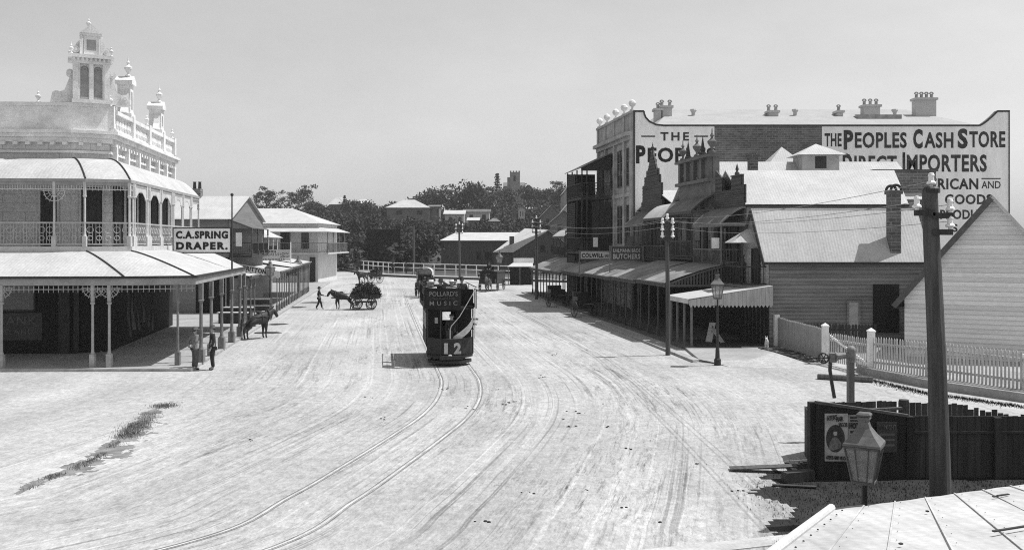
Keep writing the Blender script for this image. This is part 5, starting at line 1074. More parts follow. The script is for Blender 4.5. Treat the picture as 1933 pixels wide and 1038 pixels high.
# ------------------------------------------------------------------ gas lamps
def gas_lamp(label, loc, ztop, s=1.0, rz=.5, post_h=None, group='gas street lamps', base=True, crook=False):
    t = thing('gas_lamp', label, 'street lamp', (0, 0, 0), group)
    b = ztop - (1.0 * s)                       # bottom of the lantern
    pm = MB(); pm.lathe((0, 0, 0), [(.15, 0), (.15, .25), (.1, .32), (.085, .7), (.06, .78), (.045, b - .35), (.07, b - .32), (.04, b - .28), (.035, b - .02)], 10)
    pm.bar((-.28, 0, b - .3), (.28, 0, b - .3), .03); put('post', pm, BLACKIRON, t)
    r0, r1 = .2 * s, .335 * s; z1 = b + .53 * s
    g = MB(); g.lathe((0, 0, b), [(r0 * .93, .02), (r1 * .95, z1 - b)], 4); put('glass', g, mat('lamp_glass', .34, .5, 2.5, .2, spec=.6, alpha=.6), t)
    fm = MB()
    for k in range(4):
        a = math.pi / 2 * k; c, q = math.cos(a), math.sin(a); fm.tube((r0 * c, r0 * q, b), (r1 * c, r1 * q, z1), .016 * s, .016 * s, 6)
        a2 = a + math.pi / 2; fm.tube((r0 * c, r0 * q, b + .01), (r0 * math.cos(a2), r0 * math.sin(a2), b + .01), .02 * s, .02 * s, 6); fm.tube((r1 * c, r1 * q, z1), (r1 * math.cos(a2), r1 * math.sin(a2), z1), .022 * s, .022 * s, 6)
        for f_ in (.3, .7):
            p0 = Vector((r0 * c, r0 * q, b)).lerp(Vector((r0 * math.cos(a2), r0 * math.sin(a2), b)), f_); p1 = Vector((r1 * c, r1 * q, z1)).lerp(Vector((r1 * math.cos(a2), r1 * math.sin(a2), z1)), f_); fm.tube(p0, p1, .007 * s, .007 * s, 4)
    fm.lathe((0, 0, b - .05 * s), [(.05, 0), (r0, .05 * s)], 4); put('lantern_frame', fm, mat('lamp_copper', .10, .4, 6, .5), t)
    rf = MB(); rf.lathe((0, 0, z1), [(r1 * 1.1, .015), (r1 * 1.08, .05 * s), (r1 * .68, .16 * s), (r1 * .64, .175 * s), (r1 * .38, .27 * s), (r1 * .28, .35 * s), (r1 * .3, .355 * s), (r1 * .38, .40 * s), (r1 * .34, .425 * s), (r1 * .05, .43 * s)], 4); put('lantern_roof', rf, mat('lamp_roof', .11, .4, 5, .45, spec=.6), t)
    fi = MB(); fi.lathe((0, 0, z1 + .42 * s), [(.05 * s, 0), (.03 * s, .05 * s), (.05 * s, .1 * s), (.012 * s, .2 * s)], 8)
    if base: put('finial', fi, BLACKIRON, t)
    if not base: put('chimney_cap', MB().lathe((0, 0, z1 + .4 * s), [(r1 * .42, .03), (r1 * .42, .05), (r1 * .3, .07)], 4), mat('lamp_copper', .10), t)
    t.location = loc; t.rotation_euler.z = rz; return t
gas_lamp('large gas lamp lantern just beyond the pale roof corner, nearest of all the lamps', (4.33, 11.4, 0), 3.24, .84, math.pi / 4 - .52, base=False)
l2 = gas_lamp('gas lamp on the corner kerb before the low scalloped awning', (8.9, 40.15, 0), 3.98, 1.1, .6)
put('footing', MB().lathe((0, 0, 0), [(.55, 0), (.5, .12), (.3, .22), (.2, .25)], 9), STONE, l2)
gas_lamp('gas lamp at the kerb before the TRITTON awning', (-17.75, 68, .11), 3.8, 1.1, .4)
gas_lamp('dark gas lamp at the kerb by the farthest left awning', (-20.3, 88, .11), 3.75, 1.1, .4)
gas_lamp('gas lamp with pale lantern beyond the dark coach on the far kerb', (-1.75, 128.5, .14), 3.75, 1.5, .2)
gas_lamp('large dark gas lamp beside the hotel near the gate pillars', (-29.2, 152, .14), 4.9, 1.6, .2)
# ------------------------------------------------------------------ telegraph poles and wires
def insul(c, s=1.0): return MB().lathe(c, [(.035 * s, 0), (.04 * s, .05 * s), (.105 * s, .08 * s), (.1 * s, .12 * s), (.065 * s, .15 * s), (.06 * s, .24 * s), (.075 * s, .27 * s), (.05 * s, .33 * s), (.01, .34 * s)], 10)
def tpole(label, base, top, r0, r1, arms, aw, s=1.0, cat='telegraph pole', topins=True, an=0.):
    t = thing('telegraph_pole', label, cat, base, 'telegraph poles'); base = Vector(base); top = Vector(top); pm = MB(); n = 9; rows = []
    for i in range(n + 1):
        q = i / n; c = base.lerp(top, q) + Vector((.025 * math.sin(q * 5), 0, 0)) * (r0 / .2); r = r0 + (r1 - r0) * q; rows.append([c + Vector((r * (1 + .05 * math.sin(k * 3 + i)) * math.cos(k * math.pi / 7), r * math.sin(k * math.pi / 7), 0)) for k in range(15)])
    pm.grid(rows); pm.quad(*rows[-1][:-1]); put('pole', pm, mat('pole_timber', .085, .5, 1.6, .9, stretch=(5, 5, .3), bump=.4), t)
    put('cap', MB().lathe(top, [(r1 * 1.15, -.06), (r1 * 1.15, .02), (r1 * .9, .06)], 12), BLACKIRON, t); pos = []
    if topins: put('insulator', insul(top + Vector((0, 0, .05)), s), PORCELAIN, t); pos.append(top + Vector((0, 0, .2 * s)))
    for dz, l, rr_ in arms:
        c = top - Vector((0, 0, dz)); d = Vector((math.cos(an), math.sin(an), 0))
        put('crossarm', MB().bar(c - d * l + Vector((0, -r1, 0)), c + d * rr_ + Vector((0, -r1, 0)), .09, .11), DARK, t)
        for o in (-l + .04, rr_ - .04):
            if abs(o) > .1: p = c + d * o + Vector((0, -r1, .04)); put('insulator', insul(p, s), PORCELAIN, t); pos.append(p + Vector((0, 0, .2 * s)))
    return pos
P1 = tpole('thick foreground telegraph pole rising before the cream gable house', (8.32, 18, -.05), (8.14, 18, 6.35), .2, .14, [(.45, .38, .0), (.5, .05, .34), (.82, .05, .34)], 0, .85)
P2 = tpole('telegraph pole with seven white insulators at the right footpath awnings', (7.35, 43.7, .0), (7.32, 43.7, 6.3), .115, .085, [(.2, .28, .28), (.52, .28, .28), (.84, .28, .28)], 0, .95)
P3 = tpole('dark telegraph pole at the far end of the long dark awning', (2.28, 86, .0), (2.26, 86, 7.4), .15, .11, [(.4, .4, .4), (.8, .4, .4), (1.2, .4, .4)], 0, .9)
P4 = tpole('thin telegraph pole with pale insulators behind the tram', (-7.4, 131, .0), (-7.45, 131, 7.7), .16, .12, [(.2, .5, .5), (.7, .5, .5), (1.2, .5, .5)], 0, 1.1)
tpole('plain pale telegraph pole beyond the white rail fence', (-15.9, 150, .0), (-15.9, 150, 7.9), .2, .15, [], 0, 1.0, topins=False)
def wire(label, a, b, sag, r=.008):
    pts = [Vector(a).lerp(Vector(b), i / 16) - Vector((0, 0, sag * 4 * (i / 16) * (1 - i / 16))) for i in range(17)]
    tag(put('telegraph_wire', MB().path(pts, r, 4), mat('bright_wire', .35, .2), origin=a), label, 'wire', 'telegraph wires')
wl = 'thin sagging telegraph wire strung from the thick pole to the insulators by the awnings'
for i, (a, b) in enumerate([(0, 0), (1, 1), (2, 2), (3, 4)]): wire(wl, P1[a], P2[b], .25)
for i in range(3): wire('fine telegraph wire running from the awning pole to the far dark pole', P2[i + 1], P3[i + 1], .5, .01)
# ------------------------------------------------------------------ pale iron roof in the near corner
nr = thing('near_roof', 'pale iron roof of the nearest building in the lower right corner', 'roof', (3.28, 9.5, 2.6))
C = Vector((3.28, 9.5, 2.6)); R_ = Vector((7.9, 11.3, 2.62)); Lp = Vector((.2, 4.25, 3.16)); Rp = Vector((9.5, 6.0, 3.35)); m = MB()
rows = []
for i in range(9):
    q = i / 8; rows.append([(C.lerp(R_, j / 24)).lerp(Lp.lerp(Rp, j / 24), q) + Vector((0, 0, .004 * math.sin(j * 2.4 + q) + .05 * q * (1 - q) * math.sin(j * .7))) for j in range(25)])
m.grid(rows); m.grid([[p - Vector((0, 0, .03)) for p in r] for r in rows]); put('sheets', m, mat('near_iron', .46, .22, 1.1, .7, kind='corr_x', fine=.1), nr, smooth=True)
m = MB(); nn_ = MB()
for j in range(1, 12):
    q_ = j / 12; a_ = C.lerp(R_, q_); b_ = Lp.lerp(Rp, q_); m.bar(a_ + Vector((0, 0, .008)), b_ + Vector((0, 0, .012 + .012 * math.sin(j))), .014, .007)
    for w_ in range(14):
        p = a_.lerp(b_, (w_ + .3) / 14) + Vector((.06, 0, .012)); nn_.lathe(p, [(.006, 0), (.004, .005), (.001, .006)], 5)
put('sheet_laps', m, mat('near_iron_lap', .44, .3, 1.5, .7), nr); o = put('roof_nails', nn_, mat('rusty_nail', .2, .3), nr); o['kind'] = 'stuff'
m = MB(); m.path([C + Vector((.0, .02, .02)), C.lerp(Lp, .5) + Vector((0, 0, .03)), Lp + Vector((0, 0, .03))], .042, 10); put('ridge_cap', m, mat('ridge_metal', .55, .15, 3, .6), nr)
m = MB()
for i in range(22): p = C.lerp(Lp, (i + .5) / 22) + Vector((.12, -.03, .028)); m.lathe(p, [(.011, 0), (.008, .008), (.002, .011)], 6)
o = put('rivets', m, BLACKIRON, nr); o['kind'] = 'stuff'
m = MB(); m.bar(C - Vector((.05, -.05, .04)), C.lerp(R_, .09) + Vector((0, .05, -.04)), .06, .06); put('eave_edge', m, DARK, nr)
m = MB(); rr = random.Random(3)
for px, py, l in ((1893, 937, .08), (1878, 940, .03), (1915, 1000, .25), (1750, 968, .012), (1700, 1030, .014)):
    d = Vector(((px - CX) / F, 1, -(py - HY) / F)); nrm = (R_ - C).cross(Lp - C).normalized(); o_ = Vector((0, 0, H)); t_ = (C - o_).dot(nrm) / d.dot(nrm); p = o_ + d * t_; u = (R_ - C).normalized(); m.bar(p - u * l + Vector((0, 0, .02)), p + u * l + Vector((0, 0, .02)), .025, .012)
o = put('roof_debris', m, BLACKIRON, nr); o['kind'] = 'stuff'
put('wall', MB().prism([(C.x + .3, C.y - .25, 0), (R_.x, R_.y - .4, 0), (Rp.x, Rp.y, 0), (Lp.x + .3, Lp.y, 0)], (0, 0, 2.4)), MIDTIMBER, nr)
# ------------------------------------------------------------------ people and horses grown from jointed skeletons
def grow(name, nodes, edges, m, parent=None, sub=1, extra=None):
    """nodes: list of (x,y,z,radius); a skin over the joints becomes one continuous mesh"""
    me = bpy.data.meshes.new(name); me.from_pydata([n[:3] for n in nodes], edges, []); o = bpy.data.objects.new(name, me); COL.objects.link(o)
    sk = o.modifiers.new('s', 'SKIN'); sk.use_smooth_shade = True
    for i, n in enumerate(nodes):
        s = me.skin_vertices[0].data[i]; r = n[3]; s.radius = (r, r) if not isinstance(r, tuple) else r; s.use_root = (i == 0)
    ss = o.modifiers.new('u', 'SUBSURF'); ss.levels = sub; ss.render_levels = sub
    dg = bpy.context.evaluated_depsgraph_get(); r = bpy.data.meshes.new_from_object(o.evaluated_get(dg)); bpy.data.objects.remove(o); r.name = name
    if extra:
        bm = bmesh.new(); bm.from_mesh(r); t = bpy.data.meshes.new('x'); t.from_pydata([tuple(v) for v in extra.v], [], extra.f); bm.from_mesh(t); bm.to_mesh(r); bm.free()
    r.materials.clear()
    for p in r.polygons: p.use_smooth = True
    return obj_from_mesh(name, r, m, parent)
STAND = dict(hipz=.93, kneeL=(.10, -.02, .50), kneeR=(-.10, -.02, .50), ankL=(.11, .02, .09), ankR=(-.11, .02, .09), elbL=(.25, .03, 1.14), elbR=(-.25, .03, 1.14), wrL=(.24, -.08, .90), wrR=(-.24, -.08, .90))
WALK = dict(STAND, kneeL=(.10, -.16, .52), ankL=(.11, -.24, .11), kneeR=(-.10, .06, .50), ankR=(-.10, .26, .13), elbR=(-.27, -.10, 1.16), wrR=(-.33, -.38, 1.10))
SIT = dict(STAND, hipz=.50, kneeL=(.12, -.42, .50), kneeR=(-.12, -.42, .50), ankL=(.12, -.42, .09), ankR=(-.12, -.42, .09), elbL=(.27, -.02, .72), elbR=(-.27, -.02, .72), wrL=(.15, -.28, .62), wrR=(-.15, -.28, .62))
def person(label, loc, rz, pose=STAND, coat=CLOTH, trouser=CLOTH, hat='felt', hatm=None, s=1.0, group=None, coatlen=.78, skirt=False):
    t = thing('person', label, 'person', (0, 0, 0), group); P = pose; hz = P['hipz']; dz = hz - .93
    Z = lambda z: z + dz
    L = lambda k: P[k]
    sh = Z(1.42)
    nodes = [(0, 0, hz + .03, (.15, .11)), (0, .0, Z(1.18), (.15, .11)), (0, .01, Z(1.36), (.16, .11)), (0, 0, Z(1.48), .058), (0, -.01, Z(1.56), .075), (0, -.005, Z(1.64), .095), (0, .0, Z(1.71), .075)]
    edges = [(0, 1), (1, 2), (2, 3), (3, 4), (4, 5), (5, 6)]
    def chain(root, pts):
        p = root
        for q in pts: nodes.append(q); edges.append((p, len(nodes) - 1)); p = len(nodes) - 1
    for sd, K in ((1, 'L'), (-1, 'R')):
        chain(2, [(.18 * sd, .01, sh, .062), (*L('elb' + K), .045), (*L('wr' + K), .032)])
        a = L('ank' + K); chain(0, [(.095 * sd, 0, hz - .06, .095), (*L('knee' + K), .062), (*a, .045), (a[0], a[1] - .15, max(.035, a[2] - .055), .04)])
    ex = MB()
    ex.ball((0, -.105, Z(1.625)), .02, 6); ex.ball((.093, .005, Z(1.63)), .026, 6); ex.ball((-.093, .005, Z(1.63)), .026, 6)     # nose and ears
    for K, sd in (('L', 1), ('R', -1)):
        e_ = Vector(L('elb' + K)); w_ = Vector(L('wr' + K)); d = (w_ - e_).normalized(); side = Vector((0, 1, 0)) if abs(d.y) < .8 else Vector((0, 0, 1)); side = (side - d * side.dot(d)).normalized(); nn = d.cross(side)
        ex.tube(w_ - d * .02, w_ + d * .085, .028, .036, 8)
        for k, (o_, l_) in enumerate(((-.027, .065), (-.009, .078), (.009, .072), (.027, .055))):
            b0 = w_ + d * .08 + side * o_; b1 = b0 + d * l_ * .6 + nn * .006 * -sd; b2 = b1 + d * l_ * .4 + nn * .022 * -sd; ex.tube(b0, b1, .0095, .009, 6); ex.tube(b1, b2, .009, .007, 6)
        b0 = w_ + d * .03 - side * .03; ex.tube(b0, b0 - side * .03 + d * .035, .011, .0095, 6); ex.tube(b0 - side * .03 + d * .035, b0 - side * .03 + d * .06, .0095, .007, 6)
    grow('body', nodes, edges, SKIN, t, 1, ex)
    cn = [(0, 0, Z(coatlen) + .02, (.20, .15)) if pose is not SIT else (0, -.02, hz, (.2, .16)), (0, 0, Z(1.02), (.185, .14)), (0, 0, Z(1.2), (.175, .135)), (0, .01, Z(1.38), (.185, .13)), (0, 0, Z(1.465), .075)]; ce = [(0, 1), (1, 2), (2, 3), (3, 4)]; nodes = cn; edges = ce
    for sd, K in ((1, 'L'), (-1, 'R')):
        chain(3, [(.195 * sd, .01, sh, .078), (*L('elb' + K), .062), (*(Vector(L('elb' + K)).lerp(Vector(L('wr' + K)), .88)), .05)])
    c = grow('coat', nodes, edges, coat, t, 1)
    nodes = [(0, 0, hz + .05, (.165, .13))]; edges = []
    if skirt:
        chain(0, [(0, -.1, hz - .1, .2), (0, -.22, max(.3, hz - .3), .24), (0, -.2, .12, .27)])
    else:
        for sd, K in ((1, 'L'), (-1, 'R')): a = L('ank' + K); chain(0, [(.1 * sd, 0, hz - .07, .115), (*L('knee' + K), .085), (a[0], a[1], a[2] + .01, .072)])
    grow('trousers' if not skirt else 'skirt', nodes, edges, trouser, t, 1)
    for sd, K in ((1, 'L'), (-1, 'R')):
        a = L('ank' + K); grow('boot', [(a[0], a[1] + .02, a[2] - .01, .052), (a[0], a[1] - .06, max(.04, a[2] - .045), .045), (a[0], a[1] - .16, max(.035, a[2] - .055), .04)], [(0, 1), (1, 2)], LEATHER, t, 1)
    hm_ = hatm or CLOTH; q = MB(); hb = Z(1.675)
    if hat == 'felt': q.lathe((0, .0, hb), [(.19, .0), (.195, .012), (.115, .02), (.105, .09), (.085, .125), (.03, .135)], 14)
    elif hat == 'bowler': q.lathe((0, .0, hb), [(.145, .0), (.15, .015), (.108, .02), (.108, .07), (.08, .125), (.02, .145)], 14)
    elif hat == 'straw': q.lathe((0, .0, hb), [(.2, .0), (.2, .012), (.11, .016), (.11, .10), (.02, .104)], 14)
    else: q.lathe((0, .0, hb), [(.11, .0), (.11, .05), (.08, .07), (.02, .075)], 12)
    put('hat', q, hm_, t, smooth=True)
    q = MB(); q.lathe((0, .035, Z(1.60)), [(.06, 0), (.092, .03), (.1, .08), (.08, .12)], 12); put('hair', q, HAIR, t, smooth=True)
    for sd in (-1, 1): put('eye', MB().ball((.034 * sd, -.089, Z(1.652)), .011, 6), HAIR, t)
    put('mouth', MB().bar((-.025, -.083, Z(1.578)), (.025, -.083, Z(1.578)), .012, .008), HAIR, t)
    t.location = loc; t.rotation_euler.z = rz; t.scale = (s, s, s); return t
def horse(label, loc, rz, m=HORSE, s=1.0, walk=True, group=None, harness=True, graze=.2):
    t = thing('horse', label, 'horse', (0, 0, 0), group); w_ = .10 if walk else 0.
    nodes = [(-.62, 0, 1.20, (.31, .34)), (-.15, 0, 1.14, (.32, .35)), (.32, 0, 1.17, (.29, .35)), (.56, 0, 1.28 - graze * .1, (.23, .31)), (.74, 0, 1.50 - graze * .6, (.16, .25)), (.90, 0, 1.72 - graze, (.13, .20)), (1.0, 0, 1.83 - graze, (.125, .155)), (1.14, 0, 1.68 - graze, (.095, .13)), (1.25, 0, 1.46 - graze, (.08, .095)), (1.28, 0, 1.39 - graze, (.07, .07))]
    edges = [(i, i + 1) for i in range(9)]
    def chain(root, pts):
        p = root
        for q in pts: nodes.append(q); edges.append((p, len(nodes) - 1)); p = len(nodes) - 1
    for sd in (-1, 1):
        d = w_ * sd
        chain(2, [(.42 + d * .3, .14 * sd, .92, .14), (.44 + d, .15 * sd, .56, .08), (.42 + d * 1.2 - (.06 if sd > 0 and walk else 0), .15 * sd, .28, .045), (.43 + d * 1.1 - (.08 if sd > 0 and walk else 0), .15 * sd, .11 + (.04 if sd > 0 and walk else 0), .05), (.49 + d * 1.1 - (.08 if sd > 0 and walk else 0), .15 * sd, .035 + (.03 if sd > 0 and walk else 0), .062)])
        chain(0, [(-.55 - d * .3, .15 * sd, .92, .17), (-.52 - d * .6, .16 * sd, .78, .12), (-.80 - d, .16 * sd, .52, .065), (-.78 - d * 1.2, .16 * sd, .2, .045), (-.73 - d * 1.2, .16 * sd, .035, .06)])
    ex = MB()
    for sd in (-1, 1): ex.lathe((.97, .055 * sd, 1.95 - graze), [(.035, 0), (.03, .07), (.003, .15)], 6)
    grow('body', nodes, edges, m, t, 1, ex)
    grow('tail', [(-.88, 0, 1.30, .05), (-1.02, 0, 1.15, .06), (-1.06, 0, .85, .075), (-1.04, 0, .5, .03)], [(0, 1), (1, 2), (2, 3)], HAIR, t, 1)
    grow('mane', [(.98, 0, 1.97 - graze, .05), (.80, 0, 1.88 - graze * .9, .06), (.60, 0, 1.68 - graze * .6, .06), (.46, 0, 1.52, .05)], [(0, 1), (1, 2), (2, 3)], HAIR, t, 1)
    if harness:
        q = MB(); q.ring((.60, 0, 1.33 - graze * .2), (.75, 0, .5), .31, .05, 18, 6); put('collar', q, LEATHER, t)
        q = MB(); q.ring((.1, 0, 1.15), (1, 0, 0), .335, .022, 18, 5); q.box(-.02, .22, -.17, .17, 1.44, 1.52); q.path([(-.7, .22, 1.36), (-.2, .3, 1.3), (.5, .3, 1.25)], .02, 5); q.path([(-.7, -.22, 1.36), (-.2, -.3, 1.3), (.5, -.3, 1.25)], .02, 5)
        q.path([(1.22, .1, 1.55 - graze), (.75, .2, 1.5 - graze * .5), (-.1, .2, 1.5)], .012, 4); q.ring((1.14, 0, 1.68 - graze), (.5, 0, -.8), .115, .015, 12, 4); put('harness', q, LEATHER, t)
    t.location = loc; t.rotation_euler.z = rz; t.scale = (s, s, s); return t
def wheel(parent, c, ax, R, m=None, n=12, w_=.035):
    c = Vector(c); ax = Vector(ax).normalized(); q = MB(); q.ring(c, ax, R - w_, w_, 26, 6); u = Vector((0, 0, 1)); v = ax.cross(u)
    for i in range(n):
        a = 2 * math.pi * i / n; e = u * math.cos(a) + v * math.sin(a); q.tube(c + e * .06, c + e * (R - w_), .024, .018, 5)
    wo_ = put('wheel', q, m or mat('wheel_paint', .07, .4, 5), parent); put('hub', MB().tube(c - ax * .12, c + ax * .12, .085, .07, 10), BLACKIRON, wo_)
PI = math.pi
# men on the left footpath and road
person('stout man in drab jacket and grey trousers standing against the corner awning post', (-13.25, 38.75, .0), 2.4, dict(STAND, elbL=(.3, .12, 1.18), wrL=(.14, .2, 1.02), elbR=(-.3, .12, 1.18), wrR=(-.14, .2, 1.02)), mat('drab_jacket', .17, .3, 8), CLOTH_GREY, 'felt', CLOTH_GREY, 1.0)
person('man in dark suit and bowler hat facing the footpath near the corner post', (-12.5, 38.7, 0), -1.2, STAND, CLOTH, CLOTH, 'bowler', CLOTH_GREY, 1.04)
p_ = G(602, 584); person('man in black felt hat leading the hay cart horse by the bridle', (p_.x, p_.y, 0), PI / 2 + .35 + PI * 0, dict(WALK, elbL=(.28, .08, 1.15), wrL=(.26, -.1, .92)), CLOTH, CLOTH, 'felt', CLOTH, 1.0)
# horse and hay wagon
hw = thing('hay_wagon', 'four wheeled wagon heaped with dark hay behind the led horse', 'wagon', (0, 0, 0))
for x in (.0, 1.12):
    for y in (-.62, .62): wheel(hw, (x, y, .44), (0, 1, 0), .44, mat('wagon_wheel_paint', .10, .4, 5), 12)
q = MB()
for x in (0, 1.12): q.bar((x, -.62, .44), (x, .62, .44), .08, .08)
q.bar((-.1, -.3, .6), (1.5, -.3, .6), .07, .1).bar((-.1, .3, .6), (1.5, .3, .6), .07, .1); put('undercarriage', q, DARK, hw)
q = MB(); q.box(-.42, 1.7, -.75, .75, .86, .94); 
for y in (-.76, .72): q.box(-.42, 1.7, y, y + .04, .942, 1.2)
put('tray', q, DARK, hw)
q = MB(); 
for y in (-.35, .35): q.bar((-.4, y, .75), (-2.0, y, .95), .06, .06)
put('shaft', q, DARK, hw)
rr = np.random.RandomState(4); n = 2600; th = rr.rand(n) * 2 * PI; ph = np.arccos(rr.rand(n)); rad = .8 + .25 * rr.rand(n)
cxyz = np.stack([.68 + 1.12 * rad * np.sin(ph) * np.cos(th), .85 * rad * np.sin(ph) * np.sin(th), 1.0 + .80 * rad * np.cos(ph) * (1 + .25 * np.sin(5 * th + 1)) * (1 + .2 * np.sin(3 * th))], 1)
a = rr.randn(n, 3); a /= np.linalg.norm(a, axis=1)[:, None]; b = rr.randn(n, 3) * .02; v = np.stack([cxyz - a * .21 - b, cxyz - a * .21 + b, cxyz + a * .21 + b, cxyz + a * .21 - b], 1).reshape(-1, 3)
q = MB(); v = v; q.v = [tuple(x) for x in v]; q.f = [(4 * i, 4 * i + 1, 4 * i + 2, 4 * i + 3) for i in range(n)]; q.lathe((.68, 0, .95), [(.95, 0), (.9, .25), (.7, .5), (.1, .68)], 12); put('hay_load', q, mat('dark_hay', .05, .6, 3, .95), hw)
for v_ in hw.children:
    pass
hc = G(686, 585); hw.location = (hc.x - .62, hc.y + .6, 0); hw.rotation_euler.z = .12
horse('dark draught horse led leftward in front of the hay wagon', (hw.location.x - 1.12, hw.location.y - .1, 0), PI + .1, s=.93, graze=.30)
# tethered horse and dray by the left awning
d_ = G(489, 640)
horse('dark harnessed horse standing at the left kerb', (d_.x - .1, d_.y + .1, 0), .85, s=.98, walk=False, graze=.25)
dr = thing('dray', 'low dray with pale edged trays under the left awning', 'dray', (0, 0, 0))
for z, x in ((.62, 0), (1.05, .2)):
    q = MB(); q.box(-.9, .9, -.6 + x, .6 + x, z, z + .35); put('tray', q, DARK, dr); put('tray_edge', MB().box(-.92, .92, -.64 + x, -.602 + x, z + .3, z + .38), OFFWHITE, dr)
for x in (-.95, .95): wheel(dr, (x, 0, .48), (1, 0, 0), .48)
dr.location = (-17.2, 62.5, .11); dr.rotation_euler.z = .1
bx = thing('crate_stack', 'pair of dark shop benches with pale tops under the left awning', 'bench', (-17.9, 59.5, .11))
for y, z in ((59.3, .75), (60.6, 1.0)):
    c_ = put('bench_top', MB().box(-18.9, -17.0, y, y + .6, z, z + .07), OFFWHITE, bx); put('bench_body', MB().box(-18.8, -17.1, y + .05, y + .55, .11, z - .002), DARK, bx)
def dog(label, loc, rz, m, s=1.0):
    t = thing('dog', label, 'dog', (0, 0, 0)); nodes = [(-.28, 0, .42, (.085, .10)), (0, 0, .41, (.085, .10)), (.24, 0, .42, (.09, .125)), (.36, 0, .56, .065), (.45, 0, .64, .07), (.56, 0, .60, .045), (.62, 0, .58, .03)]; edges = [(i, i + 1) for i in range(6)]
    def chain(r, pts):
        p = r
        for q in pts: nodes.append(q); edges.append((p, len(nodes) - 1)); p = len(nodes) - 1
    for sd in (-1, 1): chain(2, [(.24, .07 * sd, .28, .05), (.22, .07 * sd, .15, .028), (.26, .07 * sd, .025, .03)]); chain(0, [(-.27, .07 * sd, .3, .06), (-.36, .07 * sd, .17, .03), (-.30, .07 * sd, .025, .03)])
    chain(0, [(-.42, 0, .52, .03), (-.52, 0, .66, .018)])
    e = MB()
    for sd in (-1, 1): e.lathe((.43, .045 * sd, .68), [(.03, 0), (.02, .04), (.003, .08)], 6)
    grow('body', nodes, edges, m, t, 1, e); put('collar', MB().ring((.35, 0, .54), (.6, 0, .7), .072, .012, 12, 5), LEATHER, t); t.location = loc; t.rotation_euler.z = rz; t.scale = (s, s, s)
dog('pale dog standing between the paired posts of the corner awning', (-17.6, 40.6, .11), .3, mat('dog_coat', .16, .3, 6), .75)
dog('small white dog standing at the corner of the grey cottage', (12.5, 45.5, .11), -1.9, mat('white_dog_coat', .6, .15, 6), .85)
# ------------------------------------------------------------------ light carriages
def carriage(name, label, hoodtype, loc, rz, s=1.0, m=None):
    """local: faces -y (horse in front at -y)"""
    t = thing(name, label, 'carriage', (0, 0, 0)); BM = m or mat('carriage_paint', .03, .4, 5, .4)
    for x in (-.72, .72): wheel(t, (x, 0, .6), (1, 0, 0), .6, None, 14, .03)
    q = MB(); q.bar((-.72, 0, .6), (.72, 0, .6), .06); q.box(-.58, .58, -.5, .5, .72, .8); put('axle', q, BLACKIRON, t)
    q = MB(); q.box(-.6, .6, -.1, .55, .802, 1.15); q.box(-.6, .6, .4, .55, 1.152, 1.75); q.box(-.6, -.55, -.3, .4, 1.152, 1.45); q.box(.55, .6, -.3, .4, 1.152, 1.45); q.prism([(-.55, -.5, .8), (.55, -.5, .8), (.55, -.72, 1.3), (-.55, -.72, 1.3)], (0, .04, 0)); put('body', q, BM, t)
    q = MB()
    for x in (-.4, .4): q.path([(x, -.5, .76), (x, -1.2, 1.0), (x, -2.6, 1.1)], .03, 6)
    put('shaft', q, BLACKIRON, t)
    if hoodtype:
        rows = []
        for i in range(11):
            a = PI * i / 10; rows.append([(.66 * math.cos(a), y, 1.75 + (.62 if hoodtype == 'round' else .5) * math.sin(a) ** .6) for y in (-.45, -.1, .25, .6)])
        q = MB(); q.grid(rows); q.grid([[(x * .97, y, z - .03) for x, y, z in r] for r in rows])
        q.box(-.655, -.63, .3, .58, 1.1, 1.76); q.box(.63, .655, .3, .58, 1.1, 1.76); q.box(-.64, .64, .575, .595, 1.1, 2.2)
        for x in (-.62, .62):
            for y in (-.4, .55): q.tube((x, y, 1.1), (x, y, 1.78), .018, .018, 6)
        put('hood', q, mat('pale_canvas', .5, .15, 3) if hoodtype == 'round' else BM, t)
    t.location = loc; t.rotation_euler.z = rz; t.scale = (s, s, s); return t
def at(t, x, y, z=0):
    c, s_ = math.cos(t.rotation_euler.z), math.sin(t.rotation_euler.z); k = t.scale[0]; return (t.location.x + k * (x * c - y * s_), t.location.y + k * (x * s_ + y * c), t.location.z + z)
cb = carriage('hooded_carriage', 'carriage with arched pale canvas hood just behind the tram', 'round', (-8.5, 90.5, 0), -.05, 1.2); horse('dark horse drawing the pale hooded carriage behind the tram', at(cb, 0, -2.2), -PI / 2 - .05, walk=True); person('driver in pale coat seated under the arched canvas hood', at(cb, 0, .1, .55), -.05, SIT, SHIRT, CLOTH, 'felt', OFFWHITE)
tp = carriage('open_trap', 'open two wheeled trap carrying two dark figures near the rail fence', None, (-17.6, 119.5, 0), -.65, 1.1); horse('dark horse drawing the open trap by the rail fence', at(tp, 0, -2.2), -PI / 2 - .65)
person('dark coated driver on the left seat of the open trap', at(tp, -.35, .1, .72), -.65, SIT, CLOTH, CLOTH, 'felt', CLOTH); person('dark coated passenger on the right seat of the open trap', at(tp, .38, .1, .72), -.65, SIT, CLOTH, CLOTH, 'bowler', CLOTH)
hb = carriage('hansom_cab', 'dark closed cab waiting beside the hotel wall', 'square', (-28.2, 139, 0), .9, 1.35, mat('cab_paint', .025, .3))
for i, (x, y) in enumerate(((-19.4, 151), (-17.1, 149.8))): person(('dark suited man standing at the white rail fence, left of the pair', 'dark suited man standing at the white rail fence, right of the pair')[i], (x, y, .14), .3 + i, STAND, CLOTH, CLOTH, 'felt', CLOTH, 1.05, 'men at the rail fence')
